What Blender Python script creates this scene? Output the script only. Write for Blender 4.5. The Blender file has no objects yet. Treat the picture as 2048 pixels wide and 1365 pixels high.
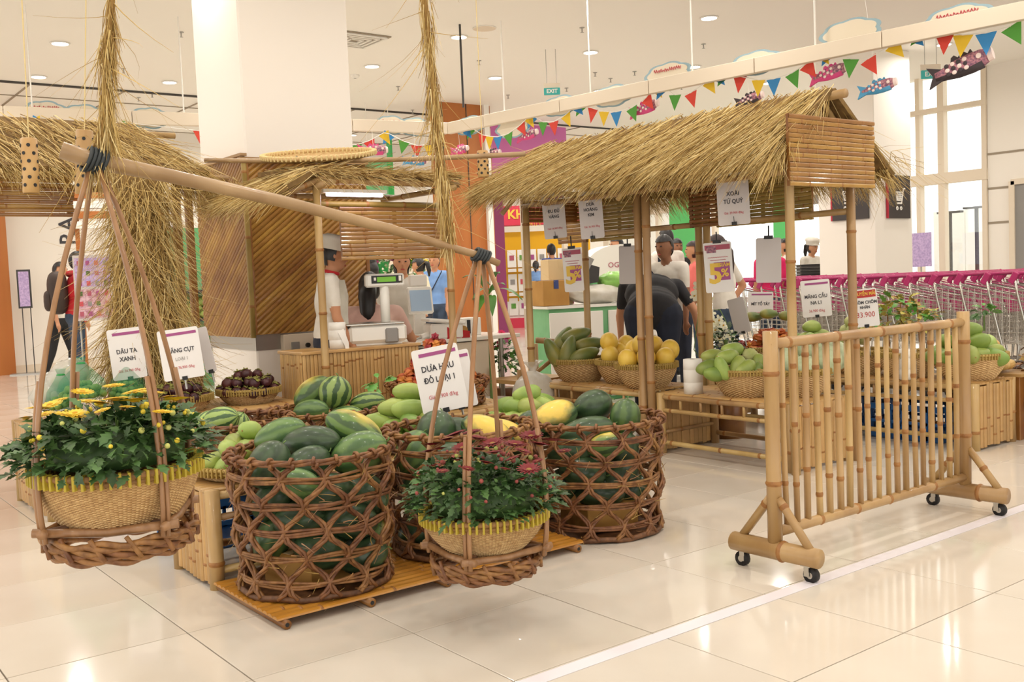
import bpy, bmesh, math, random
import numpy as np
from mathutils import Vector, Matrix, Euler, noise as mnoise
PI = math.pi
rnd = random.Random(7)
scene = bpy.context.scene
COL = scene.collection

# ---------------------------------------------------------------- camera
CAM_H, FPX = 1.2, 2007.5
pitch, roll, yaw = -0.06234, -0.041535, 0.65283
_cy, _sy, _cp, _sp = math.cos(yaw), math.sin(yaw), math.cos(pitch), math.sin(pitch)
FW = Vector((_sy*_cp, _cy*_cp, _sp)); _R0 = Vector((_cy, -_sy, 0)); _U0 = _R0.cross(FW)
RT = math.cos(roll)*_R0 + math.sin(roll)*_U0
UP = -math.sin(roll)*_R0 + math.cos(roll)*_U0
CAM = Vector((0, 0, CAM_H))
cam_data = bpy.data.cameras.new('camera'); cam = bpy.data.objects.new('camera', cam_data); COL.objects.link(cam)
cam_data.sensor_width = 36; cam_data.lens = FPX/2048*36; cam_data.clip_end = 200
cam.matrix_world = Matrix(((RT.x, UP.x, -FW.x, 0), (RT.y, UP.y, -FW.y, 0), (RT.z, UP.z, -FW.z, CAM_H), (0, 0, 0, 1)))
scene.camera = cam
# surveying helpers: where a sight line meets a level, a wall plane or a distance
def ray(x, y): return FW + RT*((x-1024)/FPX) - UP*((y-682.5)/FPX)
def G(x, y, z=0.0): d = ray(x, y); return CAM + d*((z-CAM_H)/d.z)
def AX(x, y, X): d = ray(x, y); return CAM + d*(X/d.x)
def AY(x, y, Y): d = ray(x, y); return CAM + d*(Y/d.y)
def DP(x, y, D): return CAM + ray(x, y)*D
def px(P): v = Vector(P)-CAM; z = v.dot(FW); return 1024+FPX*v.dot(RT)/z, 682.5-FPX*v.dot(UP)/z, z

# ---------------------------------------------------------------- world, exposure
world = bpy.data.worlds.new('world'); scene.world = world; world.use_nodes = True
bg = world.node_tree.nodes['Background']; bg.inputs[0].default_value = (1.0, 0.975, 0.93, 1); bg.inputs[1].default_value = 2.1
vs = scene.view_settings; vs.view_transform = 'Standard'; vs.look = 'None'; vs.gamma = 1.0; vs.use_curve_mapping = False
vs.exposure = 0.16
LAMP_W, LAMP_COL = 11.0, (1.0, 0.95, 0.885)

# ---------------------------------------------------------------- mesh helpers
def lin(c): return tuple(((v/12.92) if v <= 0.04045 else ((v+0.055)/1.055)**2.4) for v in c)
def hx(s): return lin(tuple(int(s[i:i+2], 16)/255 for i in (0, 2, 4)))
def frame(d, up=None):
    d = Vector(d).normalized(); up = Vector(up) if up is not None else (Vector((0, 0, 1)) if abs(d.z) < .95 else Vector((1, 0, 0)))
    x = up.cross(d)
    if x.length < 1e-6: x = Vector((1, 0, 0)).cross(d)
    x.normalize(); return x, d.cross(x), d
class MB:
    def __init__(s): s.v = []; s.f = []; s.m = []; s.M = None
    def add(s, vs_, fs, mi=0):
        b = len(s.v)
        if s.M is not None: vs_ = [s.M @ Vector(p) for p in vs_]
        s.v.extend([tuple(p) for p in vs_])
        for q, f in enumerate(fs): s.f.append([i+b for i in f]); s.m.append(mi if isinstance(mi, int) else mi[q])
    def box(s, c, sz, R=None, mi=0, bev=0):
        hx_, hy, hz = sz[0]/2, sz[1]/2, sz[2]/2; c = Vector(c)
        if bev:
            b = min(bev, hx_*.9, hy*.9, hz*.9); P = []
            for sx in (-1, 1):
                for sy in (-1, 1):
                    for sz_ in (-1, 1):
                        P += [(sx*hx_, sy*(hy-b), sz_*(hz-b)), (sx*(hx_-b), sy*hy, sz_*(hz-b)), (sx*(hx_-b), sy*(hy-b), sz_*hz)]
            def ix(a, b_, c_, k): return ((a*2+b_)*2+c_)*3+k
            F = []
            for a in (0, 1):
                F.append([ix(a, 0, 0, 0), ix(a, 1, 0, 0), ix(a, 1, 1, 0), ix(a, 0, 1, 0)]); F.append([ix(0, a, 0, 1), ix(1, a, 0, 1), ix(1, a, 1, 1), ix(0, a, 1, 1)]); F.append([ix(0, 0, a, 2), ix(1, 0, a, 2), ix(1, 1, a, 2), ix(0, 1, a, 2)])
                for b_ in (0, 1):
                    F.append([ix(a, b_, 0, 0), ix(a, b_, 1, 0), ix(a, b_, 1, 1), ix(a, b_, 0, 1)]); F.append([ix(a, 0, b_, 0), ix(a, 1, b_, 0), ix(a, 1, b_, 2), ix(a, 0, b_, 2)]); F.append([ix(0, a, b_, 1), ix(1, a, b_, 1), ix(1, a, b_, 2), ix(0, a, b_, 2)])
                    for c_ in (0, 1): F.append([ix(a, b_, c_, 0), ix(a, b_, c_, 1), ix(a, b_, c_, 2)])
        else:
            P = [(x*hx_, y*hy, z*hz) for x in (-1, 1) for y in (-1, 1) for z in (-1, 1)]
            F = [(0, 1, 3, 2), (4, 6, 7, 5), (0, 4, 5, 1), (2, 3, 7, 6), (0, 2, 6, 4), (1, 5, 7, 3)]
        P = [Vector(p) for p in P]
        if R is not None: P = [R @ p for p in P]
        s.add([p+c for p in P], F, mi); return s
    def tube(s, pts, r, n=8, mi=0, cap=True, closed=False, flat=1.0, up=None):
        pts = [Vector(p) for p in pts]; N = len(pts); rr = r if hasattr(r, '__len__') else [r]*N
        V = []; px_ = None
        for i, p in enumerate(pts):
            a = pts[(i-1) % N] if (i or closed) else p; b = pts[(i+1) % N] if (i < N-1 or closed) else p
            d = b-a
            if d.length < 1e-9: d = Vector((0, 0, 1))
            d.normalize()
            if px_ is None: x, y, _ = frame(d, up)
            else:
                x = px_ - d*px_.dot(d)
                if x.length < 1e-6: x = frame(d)[0]
                x.normalize(); y = d.cross(x)
            px_ = x
            for k in range(n):
                t = 2*PI*k/n; V.append(p + x*(rr[i]*math.cos(t)) + y*(rr[i]*flat*math.sin(t)))
        F = []
        for i in range(N if closed else N-1):
            j = (i+1) % N
            for k in range(n): F.append((i*n+k, i*n+(k+1) % n, j*n+(k+1) % n, j*n+k))
        if cap and not closed: F.append(list(range(n))[::-1]); F.append([(N-1)*n+k for k in range(n)])
        ml = mi if isinstance(mi, int) else [mi[min(i, len(mi)-1)] for i in range(N-1) for k in range(n)]+[mi[0], mi[-1]]
        s.add(V, F, ml); return s
    def lathe(s, prof, n=24, c=(0, 0, 0), mi=0, cap=True):
        c = Vector(c); V = []; F = []
        for r, z in prof:
            for k in range(n): t = 2*PI*k/n; V.append(c+Vector((r*math.cos(t), r*math.sin(t), z)))
        for i in range(len(prof)-1):
            for k in range(n): F.append((i*n+k, i*n+(k+1) % n, (i+1)*n+(k+1) % n, (i+1)*n+k))
        if cap:
            if prof[0][0] > 1e-5: F.append(list(range(n))[::-1])
            if prof[-1][0] > 1e-5: F.append([(len(prof)-1)*n+k for k in range(n)])
        s.add(V, F, mi); return s
    def ell(s, c, r, nu=12, nv=8, R=None, mi=0, fn=None):
        c = Vector(c); r = (r, r, r) if not hasattr(r, '__len__') else r; V = []; F = []
        def P(t, ph):
            p = Vector((math.sin(ph)*math.cos(t), math.sin(ph)*math.sin(t), math.cos(ph)))
            if fn: p = Vector(fn(p))
            p = Vector((p.x*r[0], p.y*r[1], p.z*r[2]))
            return c+(R @ p if R is not None else p)
        V.append(P(0, 0))
        for i in range(1, nv):
            for k in range(nu): V.append(P(2*PI*k/nu, PI*i/nv))
        V.append(P(0, PI))
        for k in range(nu): F.append((0, 1+k, 1+(k+1) % nu)); F.append((len(V)-1, 1+(nv-2)*nu+(k+1) % nu, 1+(nv-2)*nu+k))
        for i in range(nv-2):
            for k in range(nu): F.append((1+i*nu+k, 1+(i+1)*nu+k, 1+(i+1)*nu+(k+1) % nu, 1+i*nu+(k+1) % nu))
        s.add(V, F, mi); return s
    def poly(s, pts, th, n, mi=0):
        """flat outline with thickness th along the normal n"""
        n = Vector(n).normalized()*th; pts = [Vector(p) for p in pts]; N = len(pts)
        F = [list(range(N))[::-1], [N+i for i in range(N)]]+[(i, (i+1) % N, N+(i+1) % N, N+i) for i in range(N)]
        s.add(pts+[p+n for p in pts], F, mi); return s
    def mesh(s, name, mats=(), smooth=False):
        me = bpy.data.meshes.new(name); me.from_pydata(s.v, [], s.f)
        for m in (mats if isinstance(mats, (list, tuple)) else [mats]): me.materials.append(m)
        if s.m and max(s.m) > 0: me.polygons.foreach_set('material_index', s.m)
        if smooth: me.polygons.foreach_set('use_smooth', [True]*len(s.f))
        me.update(); return me
    def obj(s, name, mats, parent=None, smooth=False): return place(name, s.mesh(name, mats, smooth), parent)
def place(name, me, parent=None, loc=None, rot=None, scale=None, M=None):
    o = bpy.data.objects.new(name, me); COL.objects.link(o)
    if parent is not None: o.parent = parent
    if loc is not None: o.location = loc
    if rot is not None: o.rotation_euler = rot
    if scale is not None: o.scale = scale if hasattr(scale, '__len__') else (scale,)*3
    if M is not None: o.matrix_local = M
    return o
def tag(o, label=None, cat=None, group=None, kind=None):
    if label: o['label'] = label
    if cat: o['category'] = cat
    if group: o['group'] = group
    if kind: o['kind'] = kind
    return o
def thing(name, label, cat, loc=(0, 0, 0), rz=0.0, group=None, rot=None):
    o = bpy.data.objects.new(name, None); COL.objects.link(o); o.empty_display_size = .1
    o.location = loc; o.rotation_euler = rot if rot is not None else (0, 0, rz); return tag(o, label, cat, group)
def struct(o): o['kind'] = 'structure'; return o
def dup(o, loc, rot=None, label=None, group=None, scale=None):
    c = o.copy(); COL.objects.link(c); c.location = loc
    if rot is not None: c.rotation_euler = rot
    if scale is not None: c.scale = (scale,)*3
    if label: c['label'] = label
    if group: c['group'] = group
    for ch in list(o.children):
        d = ch.copy(); COL.objects.link(d); d.parent = c
        for g in list(ch.children): e = g.copy(); COL.objects.link(e); e.parent = d
    return c
def quads_np(name, V, nper, F, mats, parent=None, smooth=False, mi=None):
    """bulk geometry: V (count*nper,3), F faces of one piece"""
    cnt = len(V)//nper; F = np.array(F); allF = (F[None]+(np.arange(cnt)*nper)[:, None, None]).reshape(-1, F.shape[1])
    me = bpy.data.meshes.new(name); me.vertices.add(len(V)); me.vertices.foreach_set('co', np.asarray(V, dtype=np.float32).ravel())
    k = F.shape[1]; me.loops.add(allF.size); me.loops.foreach_set('vertex_index', allF.ravel().astype(np.int32))
    me.polygons.add(len(allF)); me.polygons.foreach_set('loop_start', (np.arange(len(allF))*k).astype(np.int32))
    if mi is not None: me.polygons.foreach_set('material_index', np.repeat(mi, len(F)).astype(np.int32))
    me.polygons.foreach_set('use_smooth', np.full(len(allF), bool(smooth)))
    for m in (mats if isinstance(mats, (list, tuple)) else [mats]): me.materials.append(m)
    me.update(calc_edges=True); me.validate(); return place(name, me, parent)

# ---------------------------------------------------------------- materials
def mat(name, col, rough=.5, col2=None, nscale=8, stretch=(1, 1, 1), detail=4, ramp=(.35, .65), rand=0.0, hue=0.0, bump=0.0, bscale=None, metal=0.0, coat=0.0, emit=0.0, alpha=1.0, trans=0.0, spec=.5, sub=0.0):
    m = bpy.data.materials.new(name); m.use_nodes = True; nt = m.node_tree; N = nt.nodes; L = nt.links; b = N['Principled BSDF']
    c1 = (*(hx(col) if isinstance(col, str) else col), 1)
    b.inputs['Base Color'].default_value = c1; b.inputs['Roughness'].default_value = rough; b.inputs['Metallic'].default_value = metal
    b.inputs['Specular IOR Level'].default_value = spec; b.inputs['Coat Weight'].default_value = coat; b.inputs['Coat Roughness'].default_value = .08
    b.inputs['Alpha'].default_value = alpha; b.inputs['Transmission Weight'].default_value = trans
    if emit: b.inputs['Emission Color'].default_value = c1; b.inputs['Emission Strength'].default_value = emit
    out = None
    if col2 or bump:
        tc = N.new('ShaderNodeTexCoord'); mp = N.new('ShaderNodeMapping'); mp.inputs['Scale'].default_value = stretch; L.new(tc.outputs['Object'], mp.inputs[0])
        nz = N.new('ShaderNodeTexNoise'); nz.inputs['Scale'].default_value = nscale; nz.inputs['Detail'].default_value = detail; L.new(mp.outputs[0], nz.inputs[0])
    if col2:
        rp = N.new('ShaderNodeValToRGB'); rp.color_ramp.elements[0].position = ramp[0]; rp.color_ramp.elements[1].position = ramp[1]
        rp.color_ramp.elements[0].color = c1; rp.color_ramp.elements[1].color = (*(hx(col2) if isinstance(col2, str) else col2), 1)
        L.new(nz.outputs[0], rp.inputs[0]); out = rp.outputs[0]
    if rand or hue:
        oi = N.new('ShaderNodeObjectInfo'); hs = N.new('ShaderNodeHueSaturation')
        def rng(a, amt):
            q = N.new('ShaderNodeMapRange'); q.inputs[3].default_value = a-amt; q.inputs[4].default_value = a+amt; L.new(oi.outputs['Random'], q.inputs[0]); return q.outputs[0]
        L.new(rng(1.0, rand), hs.inputs['Value'])
        if hue: L.new(rng(.5, hue), hs.inputs['Hue'])
        if out: L.new(out, hs.inputs['Color'])
        else: hs.inputs['Color'].default_value = c1
        out = hs.outputs[0]
    if out: L.new(out, b.inputs['Base Color'])
    if bump:
        bp = N.new('ShaderNodeBump'); bp.inputs['Strength'].default_value = bump; bp.inputs['Distance'].default_value = .01
        if bscale:
            n2 = N.new('ShaderNodeTexNoise'); n2.inputs['Scale'].default_value = bscale; n2.inputs['Detail'].default_value = 3; L.new(mp.outputs[0], n2.inputs[0]); L.new(n2.outputs[0], bp.inputs['Height'])
        else: L.new(nz.outputs[0], bp.inputs['Height'])
        L.new(bp.outputs[0], b.inputs['Normal'])
    return m
M = {}
def dm(k, *a, **kw): M[k] = mat(k, *a, **kw); return M[k]
dm('tile', 'DED6CA', .09, 'D5CBBD', 1.2, rand=.02, spec=.5); dm('grout', '8C7B68', .7); dm('ceiling', 'F6F2EA', .8); dm('wall', 'F0EAE0', .65); dm('wall_warm', 'E2D4BF', .6)
dm('column', 'F3ECE3', .6); dm('joint', '9A8D7A', .7); dm('dark_gap', '4A4642', .8); dm('white', 'EEEAE2', .5); dm('white_gloss', 'EFECE4', .25); dm('grey', '8F8C88', .5); dm('dgrey', '3A3837', .5); dm('black', '141314', .45)
dm('bamboo', 'A07C4E', .38, 'BE9C68', 5, (1, 1, .25), rand=.14, hue=.008, coat=.15); dm('node', '8A5A2C', .5, 'A5733B', 30)
dm('bamboo_y', 'C4A262', .35, 'D4B87C', 6, (1, 1, .3), rand=.12, coat=.2); dm('slat', '8C5F28', .3, 'B08340', 3.5, rand=.2, hue=.01, coat=.25); dm('slat_d', '7A4A20', .4, '9C6A30', 4, rand=.2, coat=.15); dm('slat_g', '8C7434', .45, 'A68B48', 4, rand=.18); dm('slat_p', 'AE8550', .4, 'C6A067', 4, rand=.14, coat=.1)
dm('board_y', 'C48A32', .35, 'A87026', 6, (1, 8, 1), rand=.1, coat=.2)
dm('straw', 'C9AC6C', .8, rand=.0); dm('straw_l', 'DCC68E', .8); dm('straw_d', '93713A', .85); dm('straw_o', 'A98B4E', .85); dm('thatch_base', '6E5530', .9, '8C6E40', 20)
dm('rattan', '6A4224', .5, '96683C', 30, rand=.25, hue=.01); dm('rattan_d', '57361F', .55, '7C5434', 40, rand=.2); dm('rod', '8E6540', .42, 'A67C54', 6, (6, 6, 1), rand=.08, coat=.2); dm('pole', 'B0926A', .4, '957650', 5, (1, 1, .2), coat=.15)
dm('wicker', 'D6B884', .6, 'BE9A66', 60, rand=.08); dm('wicker_b', '9C7442', .6, '7C5830', 60, rand=.1); dm('wicker_shade', 'AE8A58', .65, '98744A', 60, rand=.08); dm('wicker_gap', '6B4A28', .8); dm('bind', 'CDBB3C', .5, 'B9A235', 20); dm('bind_t', 'B59A52', .55, '9E8244', 20)
dm('leaf', '2A4220', .5, '42622E', 18, rand=.0); dm('leaf2', '36562A', .5, '547A3C', 18); dm('leaf_b', '4F8A34', .4, '6AA548', 8); dm('leaf_d', '1E2A1C', .4); dm('stem', '5E7A3A', .6)
dm('yellow_petal', 'F2CE12', .5, 'E0B60A', 40); dm('yellow_disc', 'C9960C', .7); dm('red_petal', '840814', .6, '5E060E', 30); dm('bud', 'BFC26A', .6); dm('bud_y', 'E6CC3C', .6); dm('bud_r', '9C4A44', .6); dm('orchid', 'EFEBC9', .5, 'F5F3E0', 10)
dm('mango', '7E9240', .42, 'A0AE58', 7, rand=.13, hue=.018, coat=.05); dm('mango_d', '627E34', .42, '849A46', 7, rand=.13, hue=.015); dm('mangosteen', '3A1C20', .4, '54272A', 8, rand=.35, hue=.02); dm('calyx', '8F9440', .6, '6D5A30', 20)
dm('rambutan', 'B4512A', .6, 'C67A38', 14, rand=.22, hue=.02); dm('rambutan_r', 'A8322A', .6, '7A2420', 14, rand=.25, hue=.02); dm('longan', 'A57B3E', .6, 'C09850', 10, rand=.2); dm('papaya', '5C6B34', .42, '8D8438', 4, ramp=(.45, .7), rand=.15); dm('ymelon', 'DDB23C', .42, 'E8C658', 9, rand=.06); dm('honeydew', 'A8B48C', .6, 'B9C3A0', 25, bump=.15, bscale=60)
dm('custard', '9FA860', .6, 'C0C084', 12, rand=.1); dm('lime', '6E8F3E', .45, '86A550', 10, rand=.12); dm('net', '2E9A6A', .5, alpha=.28); dm('plastic', 'E9E6DE', .18, alpha=.5, rand=.0); dm('bagwhite', 'EDE9E0', .3, 'DCD6C8', 9, alpha=.85, bump=.6); dm('baggreen', '9FD66A', .3, '86C254', 9, alpha=.85, bump=.6)
dm('paper', 'EBE7E4', .55); dm('paper_g', 'CFC8C6', .6); dm('purple', 'A24C84', .5); dm('magenta', 'C02A72', .45); dm('ink', '3C3A40', .6); dm('redink', 'C7505A', .6); dm('redsign', 'B8322C', .5); dm('yel_ink', 'E8C24A', .5); dm('yel', 'E0A808', .5); dm('redpink', 'D83A54', .5); dm('rose_ink', 'B0566A', .6)
dm('blue_crate', '1C5590', .4, rand=.06); dm('cardboard', 'B98A44', .7, 'AB7C3A', 5); dm('cardboard_l', 'D9BE90', .7); dm('tape', 'E9E4EA', .3); dm('blue_tape', '2D3F7A', .4)
dm('chrome', 'C9C6BE', .25, metal=.9); dm('steel', 'A9A6A0', .35, metal=.8); dm('rubber', '1A1818', .6); dm('cartpink', 'AE2A66', .4); dm('wire', 'B9B2A6', .35, metal=.6)
dm('skin', 'C08A68', .55, spec=.3); dm('skin_d', '8E6248', .55, spec=.3); dm('hair', '15100F', .45); dm('hair_b', '2A1614', .45); dm('shirt_w', 'E6E0D6', .8, 'D2CBBE', 6); dm('shirt_g', 'CFCAC0', .8, 'B8B2A6', 6); dm('shirt_pink', 'DDB9AC', .8, 'CFA79B', 5); dm('red', 'C42026', .7, 'A51820', 6); dm('coral', 'E5706A', .8); dm('blue_sh', '7FA3D6', .8, '6A90C6', 6); dm('blue_d', '4A5A9C', .8); dm('black_c', '1B1A1C', .8, '262428', 6); dm('navy', '1B2030', .8, '232A3C', 8); dm('jeans', '38485E', .8, '2C3A4E', 10); dm('hotpink', 'D8175E', .7); dm('apron', 'BFB9AA', .75, 'D6D1C6', 4); dm('bagbrown', '2E211B', .6, '3A2A22', 8); dm('cream_sh', 'E3D6B8', .8); dm('lip', 'A8443C', .5); dm('eye', '120C0A', .3)
dm('orange_wall', 'A86026', .45, 'B46E32', 3, (1, 1, .1)); dm('purple_wall', '8A2C60', .5); dm('pink_wall', 'CE6FB0', .5); dm('green_wall', '5CC26E', .5); dm('green_poster', '7DB886', .5, '4E9A5A', 2); dm('green_dk', '2E9A48', .5); dm('sign_blk', '3B3534', .5); dm('sign_red', 'B21F38', .5)
dm('flag_r', 'D8402E', .6); dm('flag_y', 'E6BE22', .6); dm('flag_b', '2F86C4', .6); dm('flag_g', '4E9A34', .6); dm('fish_p', 'D94A86', .6); dm('fish_k', '3A3034', .6); dm('fish_b', '4F9AC4', .6); dm('fish_w', 'EFD9D2', .6); dm('fish_s', 'C98A92', .6, '6E4A66', 60); dm('cloud', 'DFD3BC', .6); dm('cloudrim', '93AEB8', .6); dm('exit_g', '2A8C84', .4, emit=.35)
dm('lampglow', (1, .97, .92), .5, emit=9.0); dm('tubeglow', (.93, .82, 1), .5, emit=9.0); dm('lcd', '6AA82A', .4, emit=.25); dm('screen', '8FA2B4', .3, emit=.25); dm('rope', 'B08E58', .85); dm('cord', '2E3436', .6)
def glass_mat():
    m = bpy.data.materials.new('glass'); m.use_nodes = True; nt = m.node_tree; nt.nodes.clear()
    o = nt.nodes.new('ShaderNodeOutputMaterial'); t = nt.nodes.new('ShaderNodeBsdfTransparent'); g = nt.nodes.new('ShaderNodeBsdfGlossy'); x = nt.nodes.new('ShaderNodeMixShader')
    g.inputs['Roughness'].default_value = .03; t.inputs[0].default_value = (.95, .97, .97, 1); x.inputs[0].default_value = .08
    nt.links.new(t.outputs[0], x.inputs[1]); nt.links.new(g.outputs[0], x.inputs[2]); nt.links.new(x.outputs[0], o.inputs[0]); return m
M['glass'] = glass_mat()
def melon_mat(name, base, dark, nstripe, belly=None, contrast=(.42, .58), mottled=.5, zc=0.0):
    m = bpy.data.materials.new(name); m.use_nodes = True; nt = m.node_tree; N = nt.nodes; L = nt.links; b = N['Principled BSDF']; b.inputs['Roughness'].default_value = .38
    b.inputs['Coat Weight'].default_value = .12
    tc = N.new('ShaderNodeTexCoord'); nz = N.new('ShaderNodeTexNoise'); nz.inputs['Scale'].default_value = 16; nz.inputs['Detail'].default_value = 5; L.new(tc.outputs['Object'], nz.inputs[0])
    gr = N.new('ShaderNodeTexGradient'); gr.gradient_type = 'RADIAL'; L.new(tc.outputs['Object'], gr.inputs[0])
    a = N.new('ShaderNodeMath'); a.operation = 'MULTIPLY_ADD'; a.inputs[1].default_value = nstripe*2*PI; L.new(gr.outputs[1] if len(gr.outputs) > 1 else gr.outputs[0], a.inputs[0])
    d = N.new('ShaderNodeMath'); d.operation = 'MULTIPLY'; d.inputs[1].default_value = 5.0; L.new(nz.outputs[0], d.inputs[0]); L.new(d.outputs[0], a.inputs[2])
    s = N.new('ShaderNodeMath'); s.operation = 'SINE'; L.new(a.outputs[0], s.inputs[0])
    q = N.new('ShaderNodeMath'); q.operation = 'MULTIPLY_ADD'; q.inputs[1].default_value = .5*(1-mottled); q.inputs[2].default_value = .5*(1-mottled); L.new(s.outputs[0], q.inputs[0])
    e = N.new('ShaderNodeMath'); e.operation = 'MULTIPLY_ADD'; e.inputs[1].default_value = mottled; L.new(nz.outputs[0], e.inputs[0]); L.new(q.outputs[0], e.inputs[2])
    rp = N.new('ShaderNodeValToRGB'); rp.color_ramp.elements[0].position, rp.color_ramp.elements[1].position = contrast
    rp.color_ramp.elements[0].color = (*hx(base), 1); rp.color_ramp.elements[1].color = (*hx(dark), 1); L.new(e.outputs[0], rp.inputs[0]); out = rp.outputs[0]
    if belly:
        sp = N.new('ShaderNodeSeparateXYZ'); L.new(tc.outputs['Object'], sp.inputs[0]); mr = N.new('ShaderNodeMapRange'); mr.inputs[1].default_value = .065; mr.inputs[2].default_value = .095
        aj = N.new('ShaderNodeMath'); aj.operation = 'MULTIPLY_ADD'; aj.inputs[1].default_value = .06; L.new(nz.outputs[0], aj.inputs[0]); L.new(sp.outputs[0], aj.inputs[2]); L.new(aj.outputs[0], mr.inputs[0])
        mx = N.new('ShaderNodeMixRGB'); L.new(mr.outputs[0], mx.inputs[0]); L.new(out, mx.inputs[1]); mx.inputs[2].default_value = (*hx(belly), 1); out = mx.outputs[0]
    oi = N.new('ShaderNodeObjectInfo'); hs = N.new('ShaderNodeHueSaturation'); mr2 = N.new('ShaderNodeMapRange'); mr2.inputs[3].default_value = .8; mr2.inputs[4].default_value = 1.25; L.new(oi.outputs['Random'], mr2.inputs[0]); L.new(mr2.outputs[0], hs.inputs['Value']); L.new(out, hs.inputs['Color']); L.new(hs.outputs[0], b.inputs['Base Color']); M[name] = m
melon_mat('wm_dark', '3E5636', '2C4228', 9, mottled=.7, contrast=(.4, .6)); melon_mat('wm_belly', '4A643C', '2C4228', 9, 'D6B850', mottled=.5); melon_mat('wm_light', '8FA85C', '3C5A34', 9, contrast=(.5, .62), mottled=.2); melon_mat('wm_mid', '5E7C42', '426036', 8, mottled=.65, contrast=(.38, .62)); melon_mat('wm_spot', '62803F', '3A552E', 8, 'C4B04E', mottled=.5)

ORD = ['first', 'second', 'third', 'fourth', 'fifth', 'sixth', 'seventh', 'eighth', 'ninth', 'tenth', 'eleventh', 'twelfth', 'thirteenth', 'fourteenth', 'fifteenth', 'sixteenth', 'seventeenth', 'eighteenth', 'nineteenth', 'twentieth', 'twenty-first', 'twenty-second']
# ---------------------------------------------------------------- lettering
def text(body, parent, loc, size, m, R=None, align='CENTER', bold=0.0, sx=1.0, depth=.0006, name='lettering'):
    c = bpy.data.curves.new(name, 'FONT'); c.body = body; c.size = size; c.align_x = align; c.align_y = 'CENTER'; c.extrude = depth; c.offset = bold; c.resolution_u = 2
    t = bpy.data.objects.new(name, c); COL.objects.link(t); me = bpy.data.meshes.new_from_object(t); bpy.data.objects.remove(t); bpy.data.curves.remove(c)
    me.materials.clear(); me.materials.append(m); me.name = name
    A = Matrix.Translation(Vector(loc)) @ (R.to_4x4() if R is not None else Matrix.Identity(4)) @ Matrix.Diagonal((sx, 1, 1, 1))
    me.transform(A); return place(name, me, parent)
RXU = Matrix.Rotation(PI/2, 3, 'X')   # stands text up facing -Y
# ================================================================ the hall: floor, ceiling, walls, columns
TX, TY, OX, OY = .5817, .563, .583, 5.160
b = MB(); b.box((10, 15, -.06), (48, 56, .1)); floor = struct(b.obj('floor', M['grout']))
tb = MB(); tb.box((0, 0, -.004), (TX-.0045, TY-.0045, .012), bev=.0012); tile_me = tb.mesh('tile', M['tile'])
cells = []
for j in range(-22, 48):
    for i in range(-52, 22):
        c = Vector((OX+(j+.5)*TX, OY-(i+.5)*TY, 0))
        u, v, d = px(c); vis = d > .8 and -250 < u < 2300 and 300 < v < 1800
        cells.append((0 if vis else 1, d if vis else c.length, c))
cells.sort(key=lambda q: (q[0], q[1]))
for q in cells[:290]: place('tile', tile_me, floor, q[2]+Vector((0, 0, rnd.uniform(-.0003, .0003))))
rest = np.array([q[2] for q in cells[290:]]); hx_, hy_ = (TX-.0045)/2, (TY-.0045)/2
cube = np.array([(x*hx_, y*hy_, z) for x in (-1, 1) for y in (-1, 1) for z in (-.01, .002)])
tag(quads_np('tiles_beyond', (rest[:, None]+cube[None]).reshape(-1, 3), 8, [(0, 1, 3, 2), (4, 6, 7, 5), (0, 4, 5, 1), (2, 3, 7, 6), (1, 5, 7, 3)], M['tile'], floor), kind='stuff')
b = MB(); b.box((4.8, 2.30, .0035), (10.2, .06, .0014)); tag(b.obj('floor_tape', M['tape']), 'long white tape line stuck on the floor in front of the barrier', 'tape')

CZ = 4.0
b = MB(); b.box((.4, 15, CZ+.05), (28.8, 56, .1)); ceiling = struct(b.obj('ceiling', M['ceiling']))
b = MB(); b.box((1, 14.25, CZ-.012), (27, .05, .022)); struct(b.obj('trim_1', M['dark_gap']))
b = MB()
for k in range(9): b.box((1, 15.2+k*1.2, CZ-.006), (27, .025, .01))
for k in range(15): b.box((-4+k*1.2, 19.5, CZ-.006), (.025, 10.4, .01))
struct(b.obj('trim_2', M['joint']))
# left clad column and right column (square, white)
CLX, CLY, CS = 3.02, 7.08, .90
b = MB(); b.box((CLX+CS/2, CLY+CS/2, CZ/2), (CS, CS, CZ), bev=.012); struct(b.obj('column_1', M['column']))
b = MB(); b.box((CLX+CS/2, CLY+CS/2, .80), (CS+.012, CS+.012, .12)); struct(b.obj('trim_3', M['steel']))
yl = AX(1638, 480, 11.71).y; sr = yl-7.47
b = MB(); b.box((11.71+sr/2, 7.47+sr/2, CZ/2), (sr, sr, CZ), bev=.01); struct(b.obj('column_2', M['wall']))
# far walls
WY = 17.8
b = MB(); b.box((4.4, WY+.1, CZ/2), (17, .2, CZ)); wall_back = struct(b.obj('wall_back', M['wall']))
b = MB(); b.box((4.4, WY-.02, .06), (17, .04, .12)); struct(b.obj('baseboard_back', M['wall_warm']))
xo = AY(14, 600, WY-.3).x; b = MB(); b.box((xo-1.25, WY-.2, CZ/2), (2.6, .3, CZ)); struct(b.obj('wall_left', M['orange_wall']))
text('RAU CỦ', wall_back, (AY(134, 430, WY).x, WY-.005, AY(134, 408, WY).z), .37, M['ink'], RXU @ Matrix.Rotation(PI/2, 3, 'Z'), bold=.004)
o0 = AY(880, 400, 13.2); o1 = AY(987, 400, 13.2)
b = MB(); b.box(((o0.x+o1.x)/2, 13.3, CZ/2), (o1.x-o0.x, .2, CZ)); struct(b.obj('wall_orange', M['orange_wall']))
for k, xx in enumerate((892, 940)): q = AY(xx, 400, 13.19); b = MB(); b.box((q.x, 13.195, CZ/2), (.012, .012, CZ)); struct(b.obj('trim_4', M['dark_gap']))
b = MB(); q0 = AY(985, 400, 13.16); b.box((q0.x-.06, 13.17, CZ/2), (.1, .06, CZ)); struct(b.obj('trim_5', M['white']))
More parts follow.
